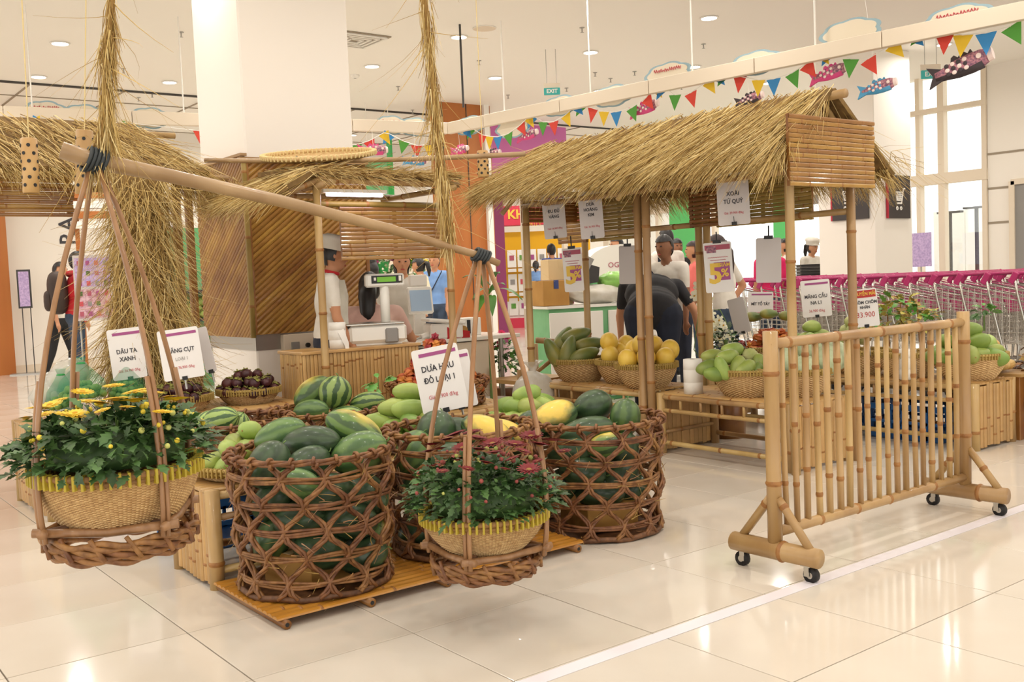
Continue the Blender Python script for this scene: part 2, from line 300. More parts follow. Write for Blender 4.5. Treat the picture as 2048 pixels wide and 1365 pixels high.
P0, P1 = DP(986, 450, 18.5), DP(1012, 450, 18.5)
b = MB(); b.box(((P0.x+P1.x)/2, P0.y+.1, CZ/2), (P1.x-P0.x+.1, .25, CZ)); struct(b.obj('wall_purple', M['purple_wall']))
P0, P1 = AY(984, 300, 14.5), AY(1135, 300, 14.5)
b = MB(); b.box(((P0.x+P1.x)/2, 14.6, 3.42), (P1.x-P0.x, .15, 1.16)); struct(b.obj('wall_pink', M['pink_wall']))
# glazed wall along X = WX
WX = 14.6
y_r = AX(1976, 350, WX).y; y_m = AX(1833, 350, WX).y; y_l = AX(1215, 450, WX).y
b = MB(); b.box((WX+.15, (y_r-8)/2, CZ/2), (.3, y_r+8, CZ)); wall_right = struct(b.obj('wall_right', M['wall']))
for zz in (1.72, 2.22, 2.72):
    b = MB(); b.box((WX-.003, (y_r-8)/2, zz), (.012, y_r+8, .03)); struct(b.obj('joint_line', M['joint'])).parent = wall_right
b = MB(); dy = AX(2034, 480, WX).y; b.box((WX-.02, dy-.55, 1.12), (.05, 1.1, 2.24)); d1 = struct(b.obj('door_1', M['grey']))
b = MB(); b.box((WX-.03, dy+.04, 1.14), (.08, .08, 2.3)); b.box((WX-.03, dy-.5, 2.28), (.08, 1.1, .08)); b.obj('door_frame', M['wall_warm'], d1)
root = bpy.data.objects.new('window_1', None); COL.objects.link(root); struct(root)
zt = AX(1905, 355, WX).z
b = MB(); b.box((WX+.05, (y_r+y_l)/2, CZ/2), (.012, y_l-y_r, CZ-.02)); b.obj('pane', M['glass'], root)
fr = MB()
for u in (1970, 1884, 1838): q = AX(u, 300, WX); fr.box((WX+.02, q.y, CZ/2), (.12, .07 if u != 1884 else .1, CZ))
for k in range(8): fr.box((WX+.02, y_m+1.2+k*1.45, CZ/2), (.12, .08, CZ))
for zz, hh in ((zt, .16), (AX(1905, 215, WX).z, .07), (.05, .1)): fr.box((WX+.02, (y_r+y_l)/2, zz), (.14, y_l-y_r, hh))
fr.obj('window_frame', M['wall_warm'], root)
for n_, (u0, u1, v0, v1, mk) in enumerate([(1338, 1402, 300, 520, 'green_wall'), (1548, 1584, 352, 560, 'green_wall'), (1590, 1640, 395, 408, 'grey')]):
    a, c = AX(u0, v0, WX), AX(u1, v1, WX); b = MB(); b.box((WX-.04, (a.y+c.y)/2, (a.z+c.z)/2), (.03, abs(a.y-c.y), a.z-c.z)); struct(b.obj('window_band', M[mk])).parent = root
# alcove beyond the end of the glazed wall, where the leaflet rack stands
b = MB(); b.box((19.3, 15+5, CZ+.05), (9.0, 10, .1)); struct(b.obj('ceiling_alcove', M['ceiling']))
b = MB(); b.box((18.5, 21.6, CZ/2), (11, .2, CZ)); struct(b.obj('wall_alcove', M['wall']))
b = MB(); b.box((WX+.1, y_l+.02, CZ/2), (.3, .16, CZ)); struct(b.obj('trim_6', M['wall_warm']))
# forecourt outside the glass
b = MB(); b.box((26, 12, -.1), (22, 40, .1)); struct(b.obj('ground_outside', M['wall']))
for k, (u, v) in enumerate([(1900, 425), (1953, 415)]):
    q = AX(u, v, 20); t = thing('parasol_stand', ['shorter', 'taller'][k]+' dark post outside the glazed entrance', 'post', (20, q.y, 0))
    b = MB(); b.tube([(0, 0, 0), (0, 0, q.z)], .04, 8); b.obj('pole', M['dgrey'], t); b = MB(); b.box((0, 0, q.z), (.15, .5, .04)); b.obj('top_plate', M['dgrey'], t)
for k, (u0, u1, v) in enumerate([(1868, 1930, 425), (1932, 1972, 418)]):
    a, c = AX(u0, v, 22), AX(u1, v, 22); t = thing('hoarding_board', ['wider', 'narrower'][k]+' white hoarding board outside the glass doors', 'board', (22, (a.y+c.y)/2, 0))
    b = MB(); b.box((0, 0, a.z/2), (.06, abs(a.y-c.y), a.z)); b.obj('panel', M['white'], t); b = MB(); b.box((.1, 0, .3), (.3, .1, .6)); b.obj('foot', M['grey'], t)
q = AX(1842, 500, 13.9); t = thing('notice_stand', 'lilac notice sheet on a stand just inside the glass wall', 'notice', (13.9, q.y, 0))
b = MB(); b.box((0, 0, q.z), (.03, .32, .5)); sh = b.obj('sheet', dm('lilac', 'CDB4DE', .5, 'A893C4', 40), t); b = MB(); b.tube([(0, 0, .02), (0, 0, q.z)], .012, 6); b.box((0, 0, .01), (.3, .3, .02)); b.obj('stand', M['steel'], t)

# ---------------------------------------------------------------- ceiling fittings
lamp_spots = [G(*p, CZ) for p in [(120, 86), (77, 153), (339, 164), (744, 132), (990, 155), (918, 73), (1181, 104), (1418, 35), (703, 270)]]
lampd = ['nearest the left edge, above the thatched stall', 'low at far left behind a hanging rod', 'between the left straw rope and the white column', 'right of the white column', 'left of the hanging green exit sign', 'crossed by the dark rod', 'above the start of the bunting rail', 'nearest, high above the thatched hut', 'low behind the column, over the bunting']
for k in range(-2, 5):
    for l in range(-2, 4):
        P = Vector((.9+1.95*k, 1.75+1.95*l, CZ)); u, v, d = px(P)
        if d > .2 and -20 < u < 2068 and -10 < v < 1375: continue
        lamp_spots.append(P)
n_front = len(lamp_spots); lamp_spots += [Vector((5.0, 12.0, CZ)), Vector((5.6, 14.4, CZ)), Vector((6.4, 16.4, CZ)), Vector((4.6, 9.6, CZ)), Vector((-1.0, 9.5, CZ)), Vector((-1.0, 13.5, CZ)), Vector((-1.0, 16.5, CZ)), Vector((1.0, 16.5, CZ)), Vector((12.6, 7.0, CZ)), Vector((12.6, 12.5, CZ)), Vector((12.6, 9.8, CZ)), Vector((15.8, 17.0, CZ)), Vector((17.8, 17.5, CZ)), Vector((14.0, 18.5, CZ)), Vector((10.6, 9.5, CZ)), Vector((10.6, 11.4, CZ)), Vector((6.7, 15.6, CZ)), Vector((12.6, 16.5, CZ)), Vector((10.6, 3.7, CZ)), Vector((12.6, 3.7, CZ)), Vector((10.6, 1.7, CZ)), Vector((.9, 9.5, CZ)), Vector((.9, 13.5, CZ))]  # extra downlights, many tucked out of sight, added to brighten the back hall
rb = MB(); rb.lathe([(.085, 0), (.105, -.004), (.105, -.012), (.088, -.014), (.085, 0)], 20, cap=False); ring_me = rb.mesh('trim_ring', M['white'])
db = MB(); db.lathe([(0, -.004), (.086, -.004)], 20, cap=False); disc_me = db.mesh('diffuser', M['lampglow'])
ld = bpy.data.lights.new('downlight', 'AREA'); ld.shape = 'DISK'; ld.size = .2; ld.energy = LAMP_W; ld.color = LAMP_COL; ld.spread = 2.9
ld2 = ld.copy(); ld2.energy = LAMP_W*1.75
for k, P in enumerate(lamp_spots):
    t = thing('downlight', 'round ceiling downlight '+lampd[k] if k < 9 else 'round ceiling downlight among the unseen grid lamps and lamps added for brightness', 'light', P, group='ceiling downlights')
    place('trim_ring', ring_me, t); place('diffuser', disc_me, t); l = bpy.data.objects.new('lamp', ld if 9 <= k < n_front else ld2); COL.objects.link(l); l.parent = t; l.location = (0, 0, -.03)
sb = MB(); sb.lathe([(.0, 0), (.03, 0), (.03, -.006), (.008, -.008), (.008, -.05), (.022, -.055), (.0, -.06)], 10, cap=False); spr_me = sb.mesh('sprinkler', M['steel'])
for (u, v) in [(362, 64), (247, 137), (277, 195), (304, 187), (1164, 55), (958, 121), (1016, 190), (1190, 145), (1221, 157), (1269, 143), (1407, 88), (1133, 176), (796, 173), (825, 220), (1604, 116), (1363, 172)]:
    tag(place('sprinkler', spr_me, None, G(u, v, CZ)), 'small metal sprinkler head on the ceiling', 'sprinkler', 'ceiling sprinklers')
t = thing('air_vent', 'square slatted air vent in the ceiling beside the white column', 'vent', G(708, 78, CZ)); b = MB(); b.box((0, 0, -.008), (.62, .62, .012)); b.obj('frame', M['joint'], t)
for k in range(4):
    w = .54-.13*k; b = MB()
    for sx, sy in ((1, 0), (-1, 0), (0, 1), (0, -1)): b.box((sx*w/2, sy*w/2, -.022), (.03 if sx else w, .03 if sy else w, .014))
    b.obj('louvre', M['white'], t)
t = thing('smoke_detector', 'small round white smoke detector on the ceiling left of the rope', 'detector', G(710, 150, CZ)); b = MB(); b.lathe([(.06, 0), (.06, -.02), (.03, -.045), (0, -.045)], 14, cap=False); b.obj('housing', M['white'], t); b = MB(); b.lathe([(.02, -.046), (.0, -.05)], 8, cap=False); b.obj('sensor', M['grey'], t)
t = thing('ceiling_speaker', 'round flush ceiling speaker left of the second hanging rod', 'speaker', G(969, 56, CZ)); b = MB(); b.lathe([(.13, 0), (.13, -.01), (.11, -.012), (0, -.012)], 20, cap=False); b.obj('grille', M['wall_warm'], t); b = MB(); b.tube([(.13*math.cos(a*PI/8), .13*math.sin(a*PI/8), -.006) for a in range(16)], .005, 5, closed=True); b.obj('rim', M['white'], t)
q = DP(920, 62, 11.0); q = q+Vector((0, 0, CZ-q.z)); b = MB(); b.tube([(0, 0, 0), DP(927, 215, 11.0)-q], .012, 6); o = b.obj('hanging_rod', M['dgrey']); o.location = q; tag(o, 'thin dark rod hanging from the ceiling near the right straw rope', 'rod')
def exit_sign(u, v, D, w, txt, lab):
    q = DP(u, v, D); t = thing('exit_sign', lab, 'sign', q, -yaw); b = MB(); b.box((0, 0, 0), (w, .03, w*.42), bev=.004); b.obj('sign_panel', M['exit_g'], t)
    b = MB(); b.box((0, .01, w*.36), (w, .02, w*.3)); b.obj('bracket', M['wall_warm'], t)
    b = MB(); b.tube([(-w*.3, .01, w*.4), (-w*.3, .01, CZ-q.z)], .004, 5); b.tube([(w*.3, .01, w*.4), (w*.3, .01, CZ-q.z)], .004, 5); b.obj('hanger', M['steel'], t)
    text(txt, t, (0, -.017, 0), w*.33, M['white'], RXU, bold=.002)
exit_sign(1104, 183, 12.4, .2, 'EXIT', 'green exit sign hanging over the left end of the bunting rail')
exit_sign(1862, 149, 12.2, .24, 'EXIT', 'green exit sign half hidden behind the black fish kite')

# ---------------------------------------------------------------- suspended white rail with clouds, bunting and fish kites
R1, R2 = Vector((7.45, 3.53, 0)), Vector((6.7, 9.38, 0)); dR = (R2-R1).normalized(); L1, L2 = Vector((5.42, 9.96, 0)), Vector((2.07, 10.55, 0)); dL = (L2-L1).normalized()
den = dR.x*dL.y-dR.y*dL.x; w = L1-R1; tt = (w.x*dL.y-w.y*dL.x)/den; CORN = R1+dR*tt
def onplane(x, y, A, d, off=0.0):
    n = Vector((d.y, -d.x, 0)); rr = ray(x, y); return CAM+rr*(((A-CAM).dot(n)+off)/rr.dot(n))
def rail(A, d, L, lab, rods):
    t = thing('hanging_rail', lab, 'rail', (A.x, A.y, 2.9), math.atan2(d.y, d.x)); n = int(L/1.15)+1
    for k in range(n): s_ = min(1.15, L-k*1.15); b = MB(); b.box((k*1.15+s_/2, 0, .065), (s_-.008, .06, .13), bev=.004); b.obj('rail_segment', M['wall_warm'], t)
    for x in rods: b = MB(); b.tube([(x, 0, .13), (x, 0, CZ-2.9)], .008, 6); b.obj('hanger_rod', M['white'], t)
    return t
A0 = R1-dR*2.4; LR = (CORN-A0).length
def s_of(u, v): return (onplane(u, v, R1, dR)-A0).dot(dR)
rail(A0, dR, LR, 'long cream rail hung from the ceiling behind the thatched hut', [s_of(u, 150) for u in (1632, 1385, 1180, 1006)])
A1 = CORN+dL*6.9
rail(CORN+dL*.02, dL, 6.9, 'cream ceiling rail running left behind the white column', [(onplane(u, 200, L1, dL)-CORN).dot(dL) for u in (68, 370)])
def cloud(P, rz, w, h, lab, txt=None):
    t = thing('cloud_board', lab, 'cloud sign', P, rz, 'paper clouds on the ceiling rail')
    for k, (g, th, mk, nm) in enumerate(((1.0, .006, 'cloudrim', 'rim'), (.86, .012, 'cloud', 'face'))):
        pts = []
        for a in range(48):
            an = 2*PI*a/48; bump = 1+.12*abs(math.sin(an*3.5)); pts.append((math.cos(an)*w/2*g*bump, -th/2, math.sin(an)*h/2*g*bump))
        b = MB(); b.poly(pts, th, (0, 1, 0)); b.obj(nm, M[mk], t)
    if txt: b = MB(); b.tube([((q/40-.5)*w*.62, -.009, h*.2+h*.09*math.sin(q*1.9)*(1 if q % 7 else .2)) for q in range(41)], .004, 4); b.obj('red_script', M['redink'], t)
aR = math.atan2(dR.y, dR.x); aL = math.atan2(dL.y, dL.x)
cl = [(1905, 28), (1690, 55), (1500, 118), (1325, 140), (1215, 185), (1110, 205), (1015, 250), (930, 245)]
cw = ['at the right end above the black fish', 'left of the right-hand pennant swag', 'above the middle of the hut roof', 'with red lettering over the hut', 'over the left half of the hut', 'just below the exit sign', 'over the left end of the hut', 'left of the dark hanging rod']
for k, (u, v) in enumerate(cl): cloud(onplane(u, v, R1, dR, -.0)+Vector((.07,0,0))-Vector((0, 0, .03)), aR+PI, .50, .2, 'cloud cut-out with blue edge on the rail, '+cw[k], 1 if k in (3, 0) else None)
for k, (u, v) in enumerate([(95, 215), (172, 222), (305, 228), (790, 243), (838, 247)]): cloud(onplane(u, v, L1, dL, 0)+Vector((0,.08,0))-Vector((0, 0, .03)), aL+PI, .38, .2, 'cloud cut-out on the left rail, '+['with red lettering at far left', 'beside the left straw rope', 'left of the white column', 'right of the white column', 'beside the right straw rope'][k], 1 if k in (0, 3) else None)
def bunting(name, lab, flags, A, d, off):
    P = [onplane(u, v, A, d, off) for (u, v, c, s, r) in flags]; o = P[0].copy(); t = thing(name, lab, 'bunting', o); rz = math.atan2(d.y, d.x)+PI
    b = MB(); b.tube([p-o for p in P], .004, 5); b.obj('cord', M['white'], t)
    fb = MB(); fb.poly([(-.5, 0, 0), (.5, 0, 0), (0, 0, -1.05)], .02, (0, 1, 0))
    for p, (u, v, c, s, r) in zip(P, flags):
        f = place('pennant', fb.mesh('pennant', M['flag_'+c]), t, p-o, (0, math.radians(r), rz), s*.155)
F_ = [(2022, 52, 'g', 1, -25), (1972, 66, 'b', 1, 0), (1926, 70, 'y', 1, 8), (1890, 66, 'r', 1, 5), (1848, 58, 'g', .95, 45), (1822, 66, 'b', .95, -40), (1784, 88, 'y', .95, -38), (1736, 118, 'r', .95, -28), (1702, 118, 'g', .95, 8), (1662, 98, 'b', .95, 35), (1640, 100, 'y', .95, -30), (1612, 128, 'r', .95, -35),
      (1584, 146, 'g', .9, -20), (1547, 158, 'b', .9, 0), (1517, 160, 'y', .9, 5), (1480, 153, 'r', .9, 10), (1451, 144, 'g', .9, 38), (1432, 148, 'b', .9, -38), (1416, 162, 'y', .9, -30), (1381, 186, 'r', .9, -15), (1350, 190, 'g', .9, 5), (1326, 172, 'b', .9, 35), (1310, 172, 'y', .9, -32), (1292, 196, 'r', .9, -35),
      (1263, 216, 'g', .9, -20), (1232, 224, 'b', .9, 0), (1208, 223, 'y', .9, 5), (1186, 217, 'r', .9, 15), (1164, 208, 'g', .9, 38), (1152, 210, 'b', .9, -38), (1131, 230, 'y', .9, -25), (1107, 244, 'r', .9, -5), (1086, 244, 'g', .9, 5), (1066, 232, 'b', .9, 35), (1057, 234, 'y', .9, -30), (1041, 250, 'r', .9, -30),
      (1016, 268, 'g', .9, -15), (995, 274, 'b', .9, 0), (979, 273, 'y', .9, 5), (965, 270, 'r', .9, 15), (943, 256, 'g', .9, 35), (932, 258, 'b', .9, -35)]
bunting('pennant_bunting', 'string of red yellow blue and green pennants above the thatched hut', F_, R1, dR, .06)
bunting('pennant_bunting', 'string of coloured pennants right of the white column behind the straw rope', [(858, 290, 'y', .9, 0), (833, 291, 'r', .9, 0), (808, 283, 'g', .9, 15), (779, 268, 'b', .9, 35), (767, 266, 'y', .9, -30), (738, 282, 'r', .9, -25), (712, 290, 'g', .9, -10), (692, 290, 'b', .9, 0)], L1, dL, -.06)
bunting('pennant_bunting', 'few pennants of bunting hanging at the far left above the stall roof', [(400, 262, 'r', .9, 0), (258, 246, 'g', .9, 20), (80, 238, 'b', .9, 30), (66, 238, 'y', .9, -30)], L1, dL, -.06)
def fish(u, v, L, mk, lab, A=R1, d=dR, off=.12, tilt=8, top=2.9):
    P = onplane(u, v, A, d, off); t = thing('fish_kite', lab, 'fish kite', P, 0, 'carp kites under the rail'); t.rotation_euler = Euler((0, math.radians(-tilt), math.atan2(d.y, d.x)+PI))
    b = MB(); b.tube([(0, 0, .1*L), (0, 0, max(.12, top-P.z))], .002, 4); b.obj('thread', M['white'], t)
    b = MB(); n = 14
    prof = [(-.5, .085), (-.36, .10), (-.1, .155), (.15, .17), (.36, .16), (.47, .12)]
    b.tube([(x*L, 0, 0) for x, r in prof], [r*L for x, r in prof], n, flat=.45, up=(0, 1, 0)); b.obj('body', M['fish_s'], t, True)
    b = MB(); b.tube([(x*L, 0, -.03*L) for x, r in prof[:5]], [r*L*1.02 for x, r in prof[:5]], n, flat=.40, up=(0, 1, 0)); 
    o = b.obj('belly', M[mk], t, True)
    b = MB(); b.poly([(-.34*L, -.01, .08*L), (-.62*L, -.01, .22*L), (-.54*L, -.01, .02*L), (-.66*L, -.01, -.18*L), (-.34*L, -.01, -.1*L)], .02, (0, 1, 0)); b.obj('tail_fin', M[mk], t)
    pts = [(-.2*L, 0, .1*L)]+[((-.16+.06*k)*L, 0, (.20+.035*math.sin(k*2.2)+.02)*L) for k in range(7)]+[(.25*L, 0, .1*L)]
    b = MB(); b.poly(pts, .012, (0, 1, 0)); b.obj('dorsal_fin', M[mk], t)
    b = MB(); b.tube([(.46*L, 0, 0), (.55*L, 0, 0)], [.125*L, .11*L], 14, flat=.6, up=(0, 1, 0)); b.obj('mouth_ring', M['fish_w'], t)
    for sgn in (1, -1): b = MB(); b.lathe([(0, .008), (.045*L, .006), (.05*L, 0)], 12, cap=False); e = b.obj('eye', M['fish_w'], t); e.location = (.33*L, -sgn*.077*L, .04*L); e.rotation_euler = (sgn*PI/2, 0, 0)
    for r_ in range(4):
        for c_ in range(3):
            b = MB(); b.ell((0, 0, 0), (.045*L, .012*L, .04*L), 8, 5); e = b.obj('scale', M['fish_w'] if (r_+c_) % 2 else M[mk], t); e.location = ((-.25+.11*r_)*L, -.07*L, (-.07+.08*c_)*L)
fish(1925, 132, .42, 'fish_k', 'large black carp kite at the right end of the bunting', tilt=14); fish(1660, 146, .30, 'fish_p', 'pink carp kite just above the hut ridge, left of the blue one', tilt=10); fish(1757, 174, .28, 'fish_b', 'blue carp kite right of the hut ridge', tilt=8, top=CZ)
fish(1290, 216, .30, 'fish_p', 'pink carp kite above the middle of the hut roof', tilt=10); fish(1056, 270, .27, 'fish_p', 'pink carp kite above the left end of the hut roof', tilt=8); fish(1500, 198, .26, 'fish_k', 'dark carp kite peeking over the hut roof', tilt=8, off=.3)
fish(920, 300, .26, 'fish_p', 'pink carp kite behind the right straw rope', tilt=4); fish(985, 308, .24, 'fish_k', 'dark patterned carp kite left of the hut eave', tilt=4); fish(747, 300, .30, 'fish_p', 'pink carp kite beside the white column', L1, dL, -.12, 2); fish(832, 322, .26, 'fish_b', 'blue grey carp kite under the left bunting', L1, dL, -.12, 2)
# ================================================================ bamboo kit
def bam(b, p0, p1, r, gap=.22, seed=None, mi=(0, 1), n=10, taper=1.0):
    """a bamboo cane with swollen nodes between p0 and p1"""
    p0, p1 = Vector(p0), Vector(p1); L = (p1-p0).length; d = (p1-p0)/L; rr = random.Random(seed if seed is not None else rnd.random()); ts = [(0, r, 0)]
    z = gap*rr.uniform(.3, 1.0)
    while z < L-.03:
        ts += [(z-.010, r*.99, 0), (z-.003, r*1.12, 1), (z+.003, r*1.14, 1), (z+.010, r, 0)]; z += gap*rr.uniform(.8, 1.2)
    ts.append((L, r*taper, 0)); mm = []
    for i in range(len(ts)-1): mm.append(mi[1] if ts[i][2] and ts[i+1][2] or (ts[i][2] != ts[i+1][2]) else mi[0])
    bend = Vector((rr.uniform(-1, 1), rr.uniform(-1, 1), rr.uniform(-1, 1)))*.003
    b.tube([p0+d*t+bend*math.sin(PI*t/L) for t, _, _ in ts], [q[1] for q in ts], n, mi=mm); return b
BM = [M['bamboo'], M['node']]; BY = [M['bamboo_y'], M['node']]; SL = [M['slat'], M['node']]; SD = [M['slat_d'], M['node']]; SG = [M['slat_g'], M['node']]; SP = [M['slat_p'], M['node']]
_slatc = {}
def slat_mesh(L, w, mats, v):
    """split bamboo slat along local X, width in Z, bulging towards -Y"""
    key = (round(L, 3), round(w, 4), mats[0].name, v)
    if key in _slatc: return _slatc[key]
    rr = random.Random(v*31+5); b = MB(); xs = [(-L/2, 1, 0)]; x = -L/2+rr.uniform(.05, .25)
    while x < L/2-.02: xs += [(x-.006, 1, 0), (x, 1.22, 1), (x+.006, 1, 0)]; x += rr.uniform(.2, .34)
    xs.append((L/2, 1, 0)); prof = [(-.5, 0), (-.46, .35), (-.2, .62), (.2, .62), (.46, .35), (.5, 0)]; th = w*.42; V = []; F = []; mm = []; n = len(prof)
    for x, g, k in xs:
        for a, h in prof: V.append((x, -h*th*g, a*w*(1 if g == 1 else 1.02)))
    for i in range(len(xs)-1):
        for k in range(n-1): F.append((i*n+k, i*n+k+1, (i+1)*n+k+1, (i+1)*n+k)); mm.append(1 if xs[i][2] or xs[i+1][2] else 0)
        F.append((i*n+n-1, i*n, (i+1)*n, (i+1)*n+n-1)); mm.append(0)
    F += [list(range(n)), [(len(xs)-1)*n+k for k in range(n)][::-1]]; mm += [0, 0]
    b.add(V, F, mm); _slatc[key] = b.mesh('slat', mats); return _slatc[key]
def panel(parent, org, ax, up, W, H, w, mats, name='panel', both=False, gapf=.06, battens=1, bm=None):
    """panel of horizontal slats: org = lower corner, ax = direction along slats, up; bulge on ax x up side"""
    ax, up = Vector(ax).normalized(), Vector(up).normalized(); nn = ax.cross(up)   # outer side
    R = Matrix((ax, -nn, up)).transposed(); p = bpy.data.objects.new(name, None); COL.objects.link(p); p.parent = parent; p.empty_display_size = .05
    p.matrix_local = Matrix.Translation(Vector(org)) @ R.to_4x4(); n = max(1, int(round(H/w))); w2 = H/n
    for k in range(n):
        j = rnd.uniform(-.006, .006); s = place('slat', slat_mesh(W, w2*(1-gapf), mats, rnd.randrange(5)), p, (W/2+j, rnd.uniform(-.0015, .0015), (k+.5)*w2), (0, rnd.uniform(-.003, .003), 0))
    for t in ([0.02, .98] if battens == 1 else [.02, .5, .98] if battens == 2 else []):
        b = MB(); b.box((W*t, .012, H/2), (.022, .018, H)); b.obj('batten', bm or M['slat_d'], p)
    return p
def vpanel(parent, org, ax, W, H, w, mats, name='end_panel', ragged=.006):
    """vertical slats side by side along ax, bulging to ax x up ... outer side"""
    ax = Vector(ax).normalized(); up = Vector((0, 0, 1)); nn = ax.cross(up); n = max(1, int(round(W/w))); w2 = W/n
    p = bpy.data.objects.new(name, None); COL.objects.link(p); p.parent = parent; p.empty_display_size = .05
    R = Matrix((up, -nn, -ax)).transposed(); p.matrix_local = Matrix.Translation(Vector(org)) @ R.to_4x4()
    for k in range(n): place('slat', slat_mesh(H, w2*.95, mats, rnd.randrange(5)), p, (H/2+rnd.uniform(-ragged, ragged), rnd.uniform(-.002, .002), -(k+.5)*w2))
    return p

# ---------------------------------------------------------------- rolling bamboo barrier (foreground right)
fx0, fx1, fy, = 3.16, 4.60, 2.47
pl, pr = AY(1540, 665, fy), AY(1926, 630, fy); fx0, fx1 = pl.x, pr.x
t = thing('bamboo_barrier', 'rolling bamboo barrier of upright canes on black castors', 'barrier', (fx0, fy, 0)); W = fx1-fx0
for i, x in enumerate((0, W)):
    b = MB(); bam(b, (x, 0, .10), (x, 0, .955), .029, .42, 11+i); b.obj('post', BM, t, True)
    b = MB(); bam(b, (x+.0, -.20, .098), (x-.01, .20, .098), .038, .33, 13+i, n=14); b.obj('foot_bar', BM, t, True)
    for s in (-1, 1):
        b = MB(); bam(b, (x, s*.17, .115), (x, s*.02, .30), .017, .3, 17+i); b.obj('brace', BM, t, True)
        w = MB(); w.tube([(x-.012, s*.165, .03), (x+.012, s*.165, .03)], .030, 16); wo = w.obj('castor', M['rubber'], t, True)
        h = MB(); h.tube([(x-.0135, s*.165, .03), (x+.0135, s*.165, .03)], .013, 10); h.obj('hub', M['chrome'], wo)
        h = MB(); h.box((x-.018, s*.155, .045), (.003, .022, .04)); h.box((x+.018, s*.155, .045), (.003, .022, .04)); h.box((x, s*.15, .065), (.042, .04, .005)); h.obj('fork', M['chrome'], wo)
b = MB(); bam(b, (-.02, 0, .905), (W+.02, 0, .905), .021, .3, 21); b.obj('top_rail', BM, t, True)
b = MB(); bam(b, (.0, 0, .165), (W, 0, .165), .021, .3, 22); b.obj('bottom_rail', BM, t, True)
for k in range(19):
    x = W*(k+1.0)/20; b = MB(); bam(b, (x+rnd.uniform(-.006, .006), 0, .18), (x+rnd.uniform(-.006, .006), 0, .892), rnd.uniform(.0115, .0145), .27, 40+k, n=8); b.obj('cane', BM, t, True)

# ---------------------------------------------------------------- thatch
def blades(name, parent, roots, dirs, L, w, mats, droop=.12, spread=.12, seg=3, seed=1, kind='stuff', wts=None):
    """straw blades: thin three-sided tapered stalks; roots (n,3), dirs (n,3)"""
    g = np.random.default_rng(seed); n = len(roots); d = dirs+g.normal(0, spread, (n, 3)); d /= np.linalg.norm(d, axis=1)[:, None]
    L = np.asarray(L)*g.uniform(.75, 1.15, n); side = np.cross(d, g.normal(0, 1, (n, 3))); side /= np.linalg.norm(side, axis=1)[:, None]; oth = np.cross(d, side)
    ww = w*g.uniform(.6, 1.3, n); V = np.zeros((n, seg, 3, 3)); cur = g.normal(0, spread*.5, (n, 3))
    for i in range(seg):
        t = i/(seg-1); c = roots+d*(L*t)[:, None]+cur*(L*t*t)[:, None]; c[:, 2] -= droop*L*t*t; rr = ww*(1-.75*t)
        for k in range(3): a = 2*PI*k/3; V[:, i, k] = c+side*(rr*math.cos(a))[:, None]+oth*(rr*math.sin(a))[:, None]
    F = []
    for i in range(seg-1):
        for k in range(3): F.append((i*3+k, i*3+(k+1) % 3, (i+1)*3+(k+1) % 3, (i+1)*3+k))
    mi = g.choice(len(mats), n, p=wts)
    return tag(quads_np(name, V.reshape(-1, 3), seg*3, F, mats, parent, False, mi), kind=kind)
STR = [M['straw'], M['straw_l'], M['straw_d'], M['straw_o']]; SW = [.42, .28, .12, .18]
def slope(parent, A, B, C_, D_, n, L, w, seed, base=True, name='thatch', fringe=True, spread=.1, off=.0):
    """thatched slope: A-B ridge edge, C-D eave edge (below A and B)"""
    A, B, C_, D_ = [np.array(q, float) for q in (A, B, C_, D_)]; g = np.random.default_rng(seed); u = g.uniform(0, 1, n); v = g.uniform(-.06, .95, n)
    top = A+(B-A)*u[:, None]; bot = C_+(D_-C_)*u[:, None]; nrm = np.cross(B-A, C_-A); nrm /= np.linalg.norm(nrm)
    if nrm[2] < 0: nrm = -nrm
    P = top+(bot-top)*v[:, None]+nrm*(g.uniform(.0, .05, n)+off)[:, None]; d = bot-top; sl = np.linalg.norm(d, axis=1)[:, None]; d = d/sl
    Lr = np.minimum(L, (1.0-v)*sl[:, 0]+.14)
    d = d+nrm*.02+(B-A)/np.linalg.norm(B-A)*g.normal(.03, .08, n)[:, None]
    o = blades(name, parent, P, d, Lr, w, STR, .05, spread, 3, seed, wts=SW)
    if base:
        b = MB(); q = [Vector(x) for x in (A, B, D_, C_)]; b.poly(q, .03, Vector(nrm)); s = b.obj('roof_mat', M['thatch_base'], parent)
    if fringe:
        m = n//4; u = g.uniform(0, 1, m); P = C_+(D_-C_)*u[:, None]-d[:m]*.08+nrm*g.uniform(-.03, .04, m)[:, None]; blades('eave_fringe', parent, P, d[:m], .2, w, STR, .25, .16, 3, seed+1, wts=SW)
    return o

# ---------------------------------------------------------------- the thatched hut on the right
HX0, HX1, HYa, HYm, HYb = 4.75, 5.34, 3.57, 4.74, 5.98
hut = thing('thatched_hut', 'long bamboo market hut with a pitched straw roof', 'market stall', (HX0, HYa, 0)); o = Vector((HX0, HYa, 0)); dx, ly = HX1-HX0, HYb-HYa; ym = HYm-HYa
EZ, RZ = 1.84, 2.16
for i, (x, y) in enumerate([(0, 0), (dx, 0), (0, ym-.03), (0, ym+.045), (dx, ym-.03), (dx, ym+.045), (0, ly), (dx, ly)]):
    b = MB(); bam(b, (x, y, 0), (x, y, EZ), .027, .5, 60+i, n=12); b.obj('post', BM, hut, True)
for i, (x, y0, y1, z) in enumerate([(0, -.15, ly+.2, EZ), (dx, -.15, ly+.2, EZ), (dx/2, -.18, ly+.25, RZ+.01), (-.02, 0, ly, EZ-.1), (dx, 0, ly, EZ-.32)]):
    b = MB(); bam(b, (x, y0, z), (x, y1, z), .02 if i != 2 else .026, .4, 70+i); b.obj('beam', BM, hut, True)
